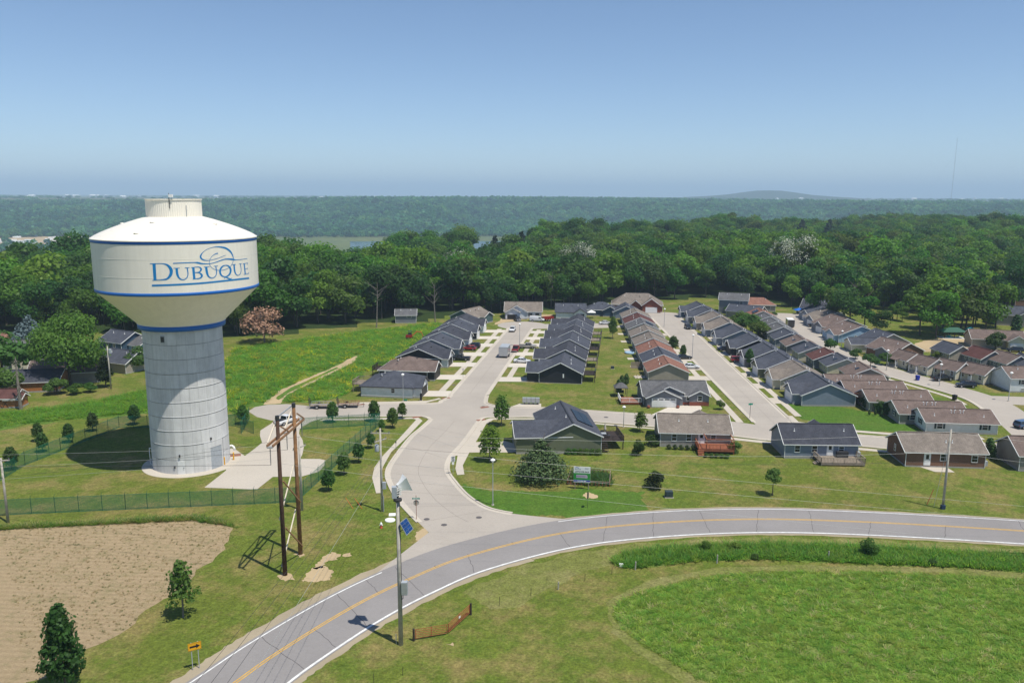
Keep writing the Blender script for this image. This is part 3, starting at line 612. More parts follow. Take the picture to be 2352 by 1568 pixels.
MB().lathe([(5.2, 19.88), (5.7, 19.9), (5.7, 20.56), (5.55, 20.58)], 120).build('blue_band', M['tankblue'], tower, True)
MB().lathe([(5.55, 20.57), (5.76, 20.58), (5.76, 20.64), (5.66, 20.66)], 120).build('drip_rail', M['white'], tower, True)
mb = MB(); n = 80; prof = []
for i in range(n):
    a0 = 2*math.pi*i/n
    for f_, r in ((0, 3.52), (.35, 3.52), (.5, 3.545), (.85, 3.545)): prof.append((r*math.cos(a0+f_*2*math.pi/n), r*math.sin(a0+f_*2*math.pi/n)))
N = len(prof); mb.add([(x, y, 34.6) for x, y in prof]+[(x, y, 37.15) for x, y in prof], [(i, (i+1) % N, N+(i+1) % N, N+i) for i in range(N)]+[tuple(range(N, 2*N))]); mb.build('cap_drum', M['tank'], tower)
MB().lathe([(3.6, 37.1), (3.65, 37.12), (3.65, 37.2), (3.55, 37.22)], 80).build('cap_rim', M['tank'], tower, True)
MB().lathe([(3.7, 34.55), (3.7, 34.82), (3.56, 34.86)], 80).build('cap_flashing', M['tank'], tower, True)
for a, r, z in ((-.10, 5.6, 34.1), (-.14, 8.9, 32.85), (1.25, 6.5, 33.8), (-1.2, 6.5, 33.8)):
    MB().lathe([(.28, z-.15), (.28, z+.14), (.36, z+.16), (.2, z+.26), (.01, z+.3)], 14, math.sin(a)*r, -math.cos(a)*r).build('roof_vent', M['tank'], tower, True)
mb = MB(); mb.tube((.9, -3.5, 36.0), (.9, -3.5, 38.0), .045); an = mb.build('antenna_mast', M['metal_dk'], tower); MB().box(1.15, -3.5, 37.45, .5, .3, .38).build('antenna_box', M['white'], an)
MB().bar((2.65, -2.42, 34.95), (2.65, -2.42, 36.4), .07, .07).build('cap_ladder', M['cab'], tower)
# lettering: pixel strokes of the photograph laid on the tank wall
def on_tank(px, py, R=RB+.02):
    d = ray(330.75+px*.11719, 542.06+py*.11719); ox, oy = -TX, -TY
    A_ = d.x*d.x+d.y*d.y; B_ = 2*(ox*d.x+oy*d.y); C_ = ox*ox+oy*oy-R*R; t = (-B_-math.sqrt(max(B_*B_-4*A_*C_, 0)))/(2*A_)
    p = Vector((d.x*t-TX, d.y*t-TY, H+d.z*t)); return p
def dense(st, n=7):
    pts = crom([(x, y, w) for x, y, w in st], n) if len(st) > 2 else [Vector(st[0]).lerp(Vector(st[1]), k/10) for k in range(11)]
    return pts
def stroke(mb, st):
    c = dense(st); L = []; R_ = []
    for i, p in enumerate(c):
        a = c[max(i-1, 0)]; b = c[min(i+1, len(c)-1)]; t = Vector((b.x-a.x, b.y-a.y)); t.normalize(); w = max(p.z, 5)/2
        L.append(on_tank(p.x-t.y*w, p.y+t.x*w)); R_.append(on_tank(p.x+t.y*w, p.y-t.x*w))
    mb.strip(L, R_)
def glyph(name, strokes, mk='logo'):
    mb = MB()
    for s_ in strokes: stroke(mb, s_)
    return mb.build(name, M[mk], tower)
glyph('letter_mark', [[(196, 542, 62), (217, 868, 58)], [(115, 543, 12), (240, 541, 14)], [(165, 868, 12), (262, 863, 14)],
    [(225, 540, 12), (370, 542, 16), (465, 575, 40), (530, 660, 64), (520, 760, 58), (450, 838, 34), (340, 860, 18), (240, 863, 14)]])
glyph('letter_mark', [[(578, 631, 11), (700, 628, 11)], [(640, 630, 48), (652, 740, 46), (690, 822, 32), (760, 856, 18), (828, 828, 17), (862, 750, 20), (846, 620, 24)], [(798, 623, 11), (892, 619, 11)]])
glyph('letter_mark', [[(966, 613, 48), (987, 842, 46)], [(920, 616, 10), (985, 612, 10)], [(955, 847, 10), (1012, 841, 10)], [(985, 610, 12), (1080, 609, 18), (1120, 650, 36), (1085, 703, 20), (1000, 716, 12)],
    [(1000, 716, 12), (1085, 722, 22), (1135, 772, 40), (1098, 825, 24), (1000, 842, 13)]])
glyph('letter_mark', [[(1172, 606, 10), (1285, 600, 10)], [(1218, 604, 46), (1236, 720, 44), (1268, 792, 30), (1330, 824, 16), (1394, 794, 15), (1422, 720, 18), (1408, 588, 20)], [(1368, 591, 10), (1450, 585, 10)]])
glyph('letter_mark', [[(1595+104*math.sin(t)*1.0, 685-112*math.cos(t)-10*math.sin(t), 15+22*abs(math.sin(t))) for t in np.linspace(0, 2*math.pi, 17)], [(1568, 836, 7), (1600, 808, 15), (1650, 825, 26), (1690, 838, 20), (1726, 824, 6)]])
glyph('letter_mark', [[(1718, 561, 9), (1802, 554, 9)], [(1765, 558, 30), (1777, 680, 28), (1803, 745, 20), (1845, 770, 12), (1888, 738, 11), (1905, 660, 11), (1890, 543, 12)], [(1862, 546, 9), (1916, 541, 9)]])
glyph('letter_mark', [[(1964, 540, 22), (1986, 748, 22)], [(1938, 544, 9), (2032, 528, 9)], [(2029, 525, 8), (2029, 562, 6)], [(1975, 646, 8), (2026, 636, 8)], [(2026, 620, 6), (2028, 654, 6)], [(1955, 752, 9), (2046, 741, 9)], [(2052, 708, 7), (2044, 744, 8)]])
glyph('emblem_loop', [[(1450, 338, 20), (1415, 345, 16), (1370, 368, 11), (1320, 412, 8), (1288, 470, 8), (1282, 540, 8), (1310, 600, 8), (1370, 646, 8), (1450, 670, 9), (1540, 668, 9), (1620, 645, 8), (1690, 600, 8), (1735, 530, 8), (1752, 460, 10), (1738, 380, 20),
    (1690, 300, 32), (1610, 242, 34), (1520, 218, 28), (1430, 212, 18), (1330, 226, 9), (1230, 265, 8), (1155, 320, 12), (1112, 385, 30), (1118, 430, 32), (1160, 465, 24), (1225, 478, 14), (1310, 472, 8), (1420, 445, 8), (1520, 408, 8), (1600, 375, 7)]])
glyph('emblem_wave', [[(570, 535, 18), (700, 529, 17), (850, 523, 17), (990, 519, 18), (1060, 525, 34), (1130, 540, 26), (1220, 544, 16), (1310, 538, 13), (1400, 516, 14), (1500, 480, 18), (1590, 454, 20), (1680, 453, 28), (1750, 460, 32), (1800, 467, 14), (1900, 459, 10), (2026, 442, 9)]])
glyph('underline', [[(155, 970, 36), (500, 959, 36), (850, 942, 35), (1200, 917, 34), (1700, 864, 33), (2060, 824, 33)]])
struct('tower_apron', MB().lathe([(5.1, .045), (6.6, .045), (6.62, 0)], 64, TX, TY), 'walk')
for u, v in ((554, 1058), (559, 1047)):
    p = P(u, v+6) if u == 554 else P(582.5*.9188, 1056); break
bo = thing('bollard', 'yellow steel bollard at the left side of the water tower roller door', 'bollard', P(516, 1067), 0, 'yellow bollards at the tower door'); MB().tube((0, 0, 0), (0, 0, 1.1), .1, n=10).build('post', M['sign_y'], bo); MB().ball(0, 0, 1.1, .1).build('cap', M['sign_y'], bo)
dup(bo, P(537, 1056), 0, 'yellow steel bollard beside the curved white pipe at the tower')
vp = thing('vent_pipe', 'curved white vent pipe rising from the pavement at the tower', 'pipe', P(540, 1046))
MB().path([(-1.0, .3, 0), (-1.0, .3, 1.0), (-.85, .25, 1.35), (-.5, .15, 1.5), (-.15, .05, 1.35), (0, 0, .9)], .17, 10).build('pipe', M['white'], vp, True); MB().box(0, 0, 0, 1.6, .9, .1, .3).build('base_plate', M['ramp'], vp)
# ------------------------------------------------------------------ H-frame transmission structure
hf = thing('transmission_structure', 'two-legged brown timber power line structure with cross braces standing on the grass', 'power pole', (-22.75, 77.5, 0))
hA, hB = Vector((-22.9+22.75, 75.1-77.5, 0)), Vector((-22.6+22.75, 79.9-77.5, 0)); ht = 16.6; up = lambda p, z: Vector((p.x, p.y, z))
MB().tube(hA, up(hA, ht), .235, .17, 10).build('pole', M['pole_brown'], hf, True); MB().tube(hB, up(hB, ht), .235, .17, 10).build('pole', M['pole_tan'], hf, True)
for q in (hA, hB): MB().tube(up(q, ht-.32), up(q, ht+.1), .2, .2, 10).build('pole_cap', M['metal_dk'], hf)
ax = (hB-hA).normalized(); zc = 14.35; e0, e1 = up(hA-ax*2.3, zc), up(hB+ax*2.3, zc)
for s_ in (-.27, .27): MB().bar(e0+Vector((s_, 0, 0)), e1+Vector((s_, 0, 0)), .13, .24).build('crossarm', M['timber'], hf)
MB().bar(up(hA, ht-.2)+Vector((-.2, 0, 0)), up(hB, ht-.2)+Vector((-.2, 0, 0)), .1, .1).build('static_arm', M['galv'], hf)
def br(a, b, mk, dx): MB().bar(Vector(a)+Vector((dx, 0, 0)), Vector(b)+Vector((dx, 0, 0)), .11, .11).build('brace', M[mk], hf)
br(up(hA, ht-.8), up(hA-ax*2.0, zc+.2), 'brace', -.3); br(up(hA, ht-1.0), up(hA+ax*2.0, zc+.2), 'timber', .3)
br(up(hB, ht-.8), up(hB-ax*2.0, zc+.2), 'brace', -.3); br(up(hB, ht-1.0), up(hB+ax*2.0, zc+.2), 'timber', .3)
br(up(hA, 10.0), up(hB, 5.9), 'timber', .28); br(up(hA, 5.9), up(hB, 10.0), 'brace', -.28); br(up(hA, 5.1), up(hB, .9), 'timber', .28); br(up(hA, .9), up(hB, 5.1), 'brace', -.28)
for f_ in (-2.25, 2.4, 7.05):
    p = up(hA+ax*f_, zc-.15); ins = MB().tube(p, p-Vector((0, 0, 1.75)), .035, n=6)
    for k in range(8): ins.lathe([(.02, p.z-.2-k*.17), (.075, p.z-.22-k*.17), (.02, p.z-.28-k*.17)], 8, p.x, p.y)
    ins.build('insulator', M['insul'], hf); MB().box(p.x, p.y, p.z-.05, .55, .3, .12).build('hanger', M['galv'], hf)
# ------------------------------------------------------------------ wooden distribution poles
def pole(label, base, h, r=.16, mk='pole_grey', arm=None, arm2=None, rz=0.0, name='utility_pole'):
    o = thing(name, label, 'utility pole', base, rz, 'wooden utility poles'); MB().tube((0, 0, 0), (0, 0, h), r, r*.68, 10).build('pole', M[mk], o, True)
    for ar in (arm, arm2):
        if ar:
            z, w, q = ar; c, s_ = math.cos(q), math.sin(q)
            x = MB().bar((-w/2*c, -w/2*s_, z), (w/2*c, w/2*s_, z), .1, .12).build('crossarm', M['pole_grey'], o)
            for k in (-.46, -.2, .46): MB().lathe([(.05, z+.06), (.05, z+.14), (.07, z+.18), (.03, z+.26)], 8, w*k*c, w*k*s_).build('insulator', M['insul'], x)
    return o
lp = pole('grey pole with two crossed arms and blue transformer by the curved footpath', P(878, 1174), 10.5, arm=(9.9, 2.3, 0), arm2=(9.0, 2.0, .95))
MB().lathe([(.02, 7.6), (.24, 7.62), (.26, 7.7), (.26, 8.4), (.2, 8.5), (.02, 8.52)], 14, -.45, 0).build('transformer', M['cab'], lp, True)
MB().box(.34, -.1, 2.95, .42, .34, .85).build('meter_cabinet', M['cab'], lp); MB().tube((.2, -.1, 0), (.2, -.1, 2.0), .05).build('conduit', M['galv'], lp)
mp_ = pole('grey pole standing close behind the right leg of the brown two-legged structure', P(694, 1172), 9.3, arm=(8.0, 2.2, 1.1))
MB().lathe([(.02, 5.0), (.24, 5.02), (.26, 5.1), (.26, 5.8), (.2, 5.9), (.02, 5.92)], 14, -.45, 0).build('transformer', M['cab'], mp_, True)
ll = pole('plain grey pole at the left edge of the picture by the green fence', P(19, 1200), 7.9, arm=(7.6, 1.8, .2))
pr = pole('leaning grey pole with guy wire on the lawn before the brown brick house', P(2165, 1168), 10.2)
MB().box(0, -.02, .02, .46, .42, .5).build('pole_boot', paint('navy_boot', (.01, .03, .10)), pr); MB().bar((0, 0, 9.7), (-.9, .4, .1), .03, .03).build('guy_wire', M['galv'], pr)
pf = pole('weathered pole with grey transformer beyond the left meadow, beside the conifer', P(255, 893), 8.6); MB().lathe([(.02, 7.2), (.3, 7.2), (.3, 8.0), (.02, 8.0)], 12, .45, 0).build('transformer', M['cab'], pf)
fp_ = pole('short pole with pale crossarm showing above the trees left of the orange tree', P(551, 765), 9.8, arm=(9.5, 3.2, .1))
# ------------------------------------------------------------------ siren pole
B0 = P(921, 1480)
si = thing('siren_pole', 'tall grey pole carrying a white siren, blue solar panel and grey cabinet', 'siren', B0)
MB().tube((0, 0, 0), (0, 0, 13.3), .20, .15, 14).build('pole', M['pole_grey'], si, True)
MB().tube((.17, -.06, 3.8), (.15, -.05, 13.1), .035).build('conduit', M['metal_dk'], si); MB().tube((-.14, -.08, 5.4), (-.12, -.06, 13.1), .03).build('conduit', M['metal_dk'], si)
MB().lathe([(.2, 13.0), (.36, 13.05), (.36, 13.22), (.15, 13.3)], 14).build('mount_collar', M['metal_dk'], si)
sh_ = MB(); R0, R1 = .28, .62                                   # flared horn opening to the right and away
c0, c1 = Vector((.05, .05, 14.15)), Vector((.78, .42, 14.5)); t_ = (c1-c0).normalized(); r_ = t_.cross(Vector((0, 0, 1))).normalized(); u_ = r_.cross(t_)
prev = None
for k in range(6):
    q = k/5; c = c0.lerp(c1, q); w = .16+.34*q**1.6; hgt = .30+.36*q**1.6
    ring = [c-r_*w-u_*hgt, c+r_*w-u_*hgt, c+r_*w+u_*hgt, c-r_*w+u_*hgt]
    if prev:
        for j in range(4): sh_.add([prev[j], prev[(j+1) % 4], ring[(j+1) % 4], ring[j]], [(0, 1, 2, 3)])
    else: sh_.add(ring, [(3, 2, 1, 0)])
    prev = ring
sh_.add(prev, [(0, 1, 2, 3)]); horn = sh_.build('horn', M['white'], si)
for k in range(4): MB().bar((-.02, -.22, 13.55+k*.2), (.34, -.22, 13.72+k*.2), .09, .07).build('louvre', M['white'], horn)
MB().box(-.25, -.06, 13.32, .42, .42, .98, .12).build('driver_box', M['cab'], si); MB().tube((0, 0, 13.2), (.08, 0, 13.9), .08).build('neck', M['metal_dk'], si)
pz = 10.9; a_, b_, c_, d_ = Vector((.16, -.25, pz+.28)), Vector((.66, .22, pz+.55)), Vector((1.22, .12, pz-.38)), Vector((.74, -.42, pz-.72))
pv = MB().slab([d_, c_, b_, a_], .05).build('solar_panel', M['pv'], si)
pl = MB()
for k in range(1, 4): pl.bar(a_.lerp(d_, k/4), b_.lerp(c_, k/4), .018, .012)
pl.bar(a_.lerp(b_, .5), d_.lerp(c_, .5), .018, .012)
for q, w in ((a_, b_), (b_, c_), (c_, d_), (d_, a_)): pl.bar(q, w, .04, .05)
pl.build('panel_frame', M['galv'], pv); MB().bar((.1, 0, pz-.6), (.6, -.1, pz-.2), .06).build('panel_bracket', M['metal_dk'], si)
MB().box(.42, -.1, 4.75, .52, .42, 1.15).build('cabinet', M['cab'], si); MB().box(.42, -.33, 4.8, .46, .03, 1.05).build('cabinet_door', M['galv'], si); MB().path([(.3, -.2, 4.75), (.3, -.2, 4.4), (.15, -.15, 4.3)], .03).build('cable', M['metal_dk'], si)
MB().box(-.42, .1, .45, .06, .03, .5).build('marker_plate', M['white'], si); MB().bar((-.42, .1, 0), (-.42, .1, .95), .03).build('marker_post', M['galv'], si)
# ------------------------------------------------------------------ wires
def wire(pts, r, mk, label, sag=.5, grp='power lines'):
    mb = MB(); q = []
    for a, b in zip(pts[:-1], pts[1:]):
        a, b = Vector(a), Vector(b); n = 14
        for k in range(n): t = k/n; p = a.lerp(b, t); p.z -= 4*sag*t*(1-t); q.append(p)
    q.append(Vector(pts[-1])); mb.path(q, r, 5); o = mb.build('power_line', M[mk]); tag(o, label, 'power line', grp)
hT = lambda f_, z=zc-1.9, dx=0: Vector((-22.75+dx, 77.5, 0))+up(hA+ax*f_, z)
farL = lambda u, v, y: ZH(u, v, y)
# conductors towards the left edge
wire([hT(-2.25), ZH(-500, 1062, 92)], .018, 'wire_dk', 'upper dark wire crossing the tower base from the crossarm to the left edge', .3)
wire([hT(2.4), ZH(-500, 1103, 97)], .014, 'wire_dk', 'middle dark wire from the two-legged structure to the left edge', .3)
wire([hT(7.05, zc-1.9), ZH(-500, 1120, 98)], .014, 'wire_dk', 'lowest dark wire crossing the concrete pad to the left edge', 1.4)
for (u0, v0), (u1, v1), y1, nm in (((0, 1044), (361, 1027), 101.5, 'uppermost pale wire crossing the fenced lawn left of the tower'), ((0, 1072), (349, 1053), 102.2, 'second pale wire crossing the fenced lawn left of the tower'), ((0, 1100), (322, 1083), 100, 'lowest pale wire crossing the fenced lawn left of the tower')):
    wire([ZH(-300, v0+15, 84), ZH(u0+2, v0, 87.5), Vector((-28.6+(v0-1044)*.004, 91.2, 8.4-(v0-1044)*.028))], .011, 'wire_lt', nm, .12)
# conductors towards the right edge
for (p0, p1, p2, y0, y1, nm) in (((700, 1001.6), (1046, 1045), (2352, 1162), 82, 84, 'upper pale wire spanning the lawns from the timber structure to the right edge'),
                                 ((688, 1032), (1010, 1075), (2352, 1194), 80, 80, 'middle pale wire spanning the lawns to the right edge'),
                                 ((637, 1063), (1051, 1115), (2352, 1252), 76, 76, 'lowest pale wire crossing the road at the right')):
    a = ZH(*p0, y0); mid = ZH(*p1, (y0+y1)/2); c = ZH(*p2, y1); e = c+(c-mid)*.3
    wire([a, mid, c, e], .011, 'wire_lt', nm, .05)
lt = P(878, 1174); lt_ = lambda dx, dy, z: lt+Vector((dx, dy, z))
for i, (u, v, mk, nm) in enumerate(((415, 1610, 'wire_dk', 'leftmost dark wire running from the crossed-arm pole down to the bottom edge'), (452, 1610, 'wire_dk', 'second dark wire running from the crossed-arm pole down to the bottom edge'),
                                    (492, 1610, 'wire_dk', 'third dark wire running from the crossed-arm pole down to the bottom edge'), (540, 1610, 'wire_lt', 'pale wire running from the crossed-arm pole down to the bottom edge'))):
    e = ZH(u, v, 36.0); a = lt_(-.6+.4*i, -.2, 7.0 if i < 3 else 6.6); wire([a, e], .012, mk, nm, .25)
a = Vector((-22.0, 91.6, 7.6))
for k, (z, nm) in enumerate(((9.9, 'upper'), (9.2, 'lower'))): wire([a+Vector((0, 0, .4-k*.6)), lt_(-.9, 0, z)], .011, 'wire_dk', nm+' short dark wire linking the two grey poles over the footpath', .35)
prb = P(2165, 1168)
wire([lt_(.9, 0, 9.9), prb+Vector((0, 0, 9.9)), prb+Vector((45, -8, 9.5))], .011, 'wire_lt', 'thin pale wire from the crossed-arm pole over the roofs to the leaning right pole', 1.1)
wire([lt_(.9, 0, 9.2), prb+Vector((0, 0, 7.4)), prb+Vector((45, -8, 7.0))], .011, 'wire_lt', 'second thin wire under the top one at the leaning right pole', 1.3)
wire([lt_(.9, 0, 8.2), prb+Vector((0, 0, 6.2)), prb+Vector((45, -8, 5.8))], .013, 'wire_dk', 'dark cable hung below the thin wires at the leaning right pole', 1.2)
# ------------------------------------------------------------------ green chain-link fence
def chain_fence(label, pts, h=1.95, gap=2.55, gates=(), barb=True):
    fo = thing('chain_link_fence', label, 'fence', pts[0], 0, 'green chain-link fence round the tower'); o = Vector(pts[0]); mbm = MB(); rail = MB()
    post_me = MB().tube((0, 0, 0), (0, 0, h+.12), .036, n=6).bar((0, 0, h+.1), (.06, .12, h+.36), .025, .025).mesh('fence_post', M['fence_dk'])
    for a, b in zip(pts[:-1], pts[1:]):
        a, b = Vector(a)-o, Vector(b)-o; L = (b-a).length; n = max(1, round(L/gap)); t = (b-a)/L
        for k in range(n+1): link('fence_post', post_me, fo, a+t*(L*k/n))
        for z in (h, .06): rail.tube(up(a, z), up(b, z), .020, n=5)
        s_ = .10; hh = h-.06; k = -int(hh/s_)-1
        while k*s_ < L:
            for d in (1, -1):
                x0, z0, x1, z1 = (k*s_, .06, k*s_+hh, h) if d > 0 else (k*s_+hh, .06, k*s_, h)
                if x0 > x1: x0, z0, x1, z1 = x1, z1, x0, z0
                if x1 <= 0 or x0 >= L: continue
                if x0 < 0: z0 += (z1-z0)*(-x0)/(x1-x0); x0 = 0
                if x1 > L: z1 = z0+(z1-z0)*(L-x0)/(x1-x0); x1 = L
                w = .013; A_ = a+t*x0; B_ = a+t*x1
                mbm.add([(A_.x, A_.y, z0-w), (B_.x, B_.y, z1-w), (B_.x, B_.y, z1+w), (A_.x, A_.y, z0+w)], [(0, 1, 2, 3)])
            k += 1
    rail.build('fence_rail', M['fence'], fo); w_ = mbm.build('wire_mesh', M['fence'], fo); w_['kind'] = 'stuff'; return fo
fpts = [(-150, 1190), (11, 1182), (101, 1176.5), (195, 1172.5), (289, 1169.8), (385, 1166), (480, 1161.5), (578, 1158), (628, 1156), (680, 1152)]
F1 = [P(*p) for p in fpts]; CR = P(680, 1153); CRT = P(873, 975)
chain_fence('long run of green chain-link fence before the tower, nearest the stubble field', [P(-150, 1190), P(289, 1169.8), CR])
chain_fence('green chain-link fence slanting along the row of small trees right of the tower', [CR, CRT])
chain_fence('green chain-link fence along the far side by the parked trailers', [CRT, P(692, 986)])
chain_fence('green chain-link fence behind the tower shaft', [P(583, 996), P(541, 978), P(339, 982), P(273.7, 982)])
chain_fence('green chain-link fence running down the left of the fenced lawn with trees on it', [P(273.7, 982), P(139.6, 1035.4), P(58, 1068), P(-40, 1128), P(-150, 1190)])
chain_fence('open green fence gate leaf swung inward left of the tower drive', [P(554, 996), P(573, 962)], gap=3.5)
# ------------------------------------------------------------------ houses
def wall_frame(side, L, W_):
    return {'f': (Vector((0, -W_/2, 0)), Vector((1, 0, 0)), Vector((0, -1, 0))), 'b': (Vector((0, W_/2, 0)), Vector((-1, 0, 0)), Vector((0, 1, 0))),
            'l': (Vector((-L/2, 0, 0)), Vector((0, -1, 0)), Vector((-1, 0, 0))), 'r': (Vector((L/2, 0, 0)), Vector((0, 1, 0)), Vector((1, 0, 0)))}[side]
def panel(mb, o, t, n, p, z, w, h, d0, d1):       # a block on a wall plane
    a = o+t*(p-w/2)+n*d0; b = o+t*(p+w/2)+n*d0; e = n*(d1-d0)
    return mb.hexa([up3(a, z), up3(b, z), up3(b+e, z), up3(a+e, z), up3(a, z+h), up3(b, z+h), up3(b+e, z+h), up3(a+e, z+h)])
def up3(p, z): return Vector((p.x, p.y, p.z+z))
def add_window(hs, fr, p, z, w, h, sh=False, trim='white'):
    o, t, n = fr; mb = MB(); f = .07
    panel(mb, o, t, n, p-w/2-f/2, z-f, f, h+2*f, 0, .05); panel(mb, o, t, n, p+w/2+f/2, z-f, f, h+2*f, 0, .05)
    panel(mb, o, t, n, p, z-f, w, f, 0, .07); panel(mb, o, t, n, p, z+h, w, f, 0, .05); panel(mb, o, t, n, p, z+h/2-.025, w, .05, 0, .045)
    wo = mb.build('window', M[trim], hs); panel(MB(), o, t, n, p, z, w, h, 0, .022).build('pane', M['glass'], wo)
    if sh:
        for q in (-1, 1): panel(MB(), o, t, n, p+q*(w/2+.28), z-.03, .3, h+.06, 0, .05).build('shutter', M['shutter'], hs)
def add_door(hs, fr, p, z, w=.85, h=1.8, mk='white', glass=True):
    o, t, n = fr; mb = MB(); panel(mb, o, t, n, p, z, w+.2, h+.1, 0, .03); panel(mb, o, t, n, p, z, w, h, .03, .06); d = mb.build('door', M[mk], hs)
    if glass: panel(MB(), o, t, n, p, z+h*.5, w*.55, h*.38, .06, .068).build('door_glass', M['glass'], d)
    panel(MB(), o, t, n, p+w*.38, z+h*.45, .07, .1, .06, .12).build('handle', M['metal_dk'], d)
def add_garage(hs, fr, p, z, w, h, mk='garage_w', lites=False):
    o, t, n = fr; g = panel(MB(), o, t, n, p, z, w, h, 0, .02).build('garage_door', M[mk], hs)
    for k in range(4): panel(MB(), o, t, n, p, z+k*h/4+.015, w-.04, h/4-.03, .02, .05).build('door_panel', M[mk], g)
    if lites:
        for k in range(4): panel(MB(), o, t, n, p+(k-1.5)*w/4.2, z+h*.80, w/5.4, h*.12, .05, .056).build('door_lite', M['glass'], g)
def gable_roof(rm, fm, x0, x1, y0, y1, ez, rz, ov=.32, th=.13, hip=False, ends=(1, 1), tw=.05):
    # ridge along x from x0 to x1, slopes to y0/y1; ov = overhang; roof surface passes through (y0, ez)
    ym = (y0+y1)/2; k = (rz-ez)/(ym-y0); ye0, ye1 = y0-ov, y1+ov; ze = ez-k*ov; a, b = x0-ov*(ends[0]), x1+ov*(ends[1])
    if hip:
        hx = (ym-y0)*.95 if hip is True else hip; ra, rb = x0+hx, x1-hx
        A, B, C_, D = Vector((a, ye0, ze)), Vector((b, ye0, ze)), Vector((b, ye1, ze)), Vector((a, ye1, ze)); R0, R1 = Vector((ra, ym, rz)), Vector((rb, ym, rz))
        for q in ((A, B, R1, R0), (C_, D, R0, R1), (B, C_, R1), (D, A, R0)): rm.slab(list(q), th)
        for p, q in ((A, B), (B, C_), (C_, D), (D, A)): fm.bar(p-Vector((0, 0, th*.6)), q-Vector((0, 0, th*.6)), .05, .17)
        return
    R0, R1 = Vector((a, ym, rz)), Vector((b, ym, rz)); A, B, C_, D = Vector((a, ye0, ze)), Vector((b, ye0, ze)), Vector((b, ye1, ze)), Vector((a, ye1, ze))
    rm.slab([A, B, R1, R0], th); rm.slab([C_, D, R0, R1], th)
    dz = Vector((0, 0, th*.75))
    for p, q in ((A, B), (C_, D)): fm.bar(p-dz, q-dz, tw, .12)
    for i, (s_, X_) in enumerate(((-1, a), (1, b))):
        if ends[i]:
            e = Vector((s_*.03, 0, 0))
            for q in (A if i == 0 else B, D if i == 0 else C_):
                fm.bar(q+e-dz, (R0 if i == 0 else R1)+e-dz, .06, .15)
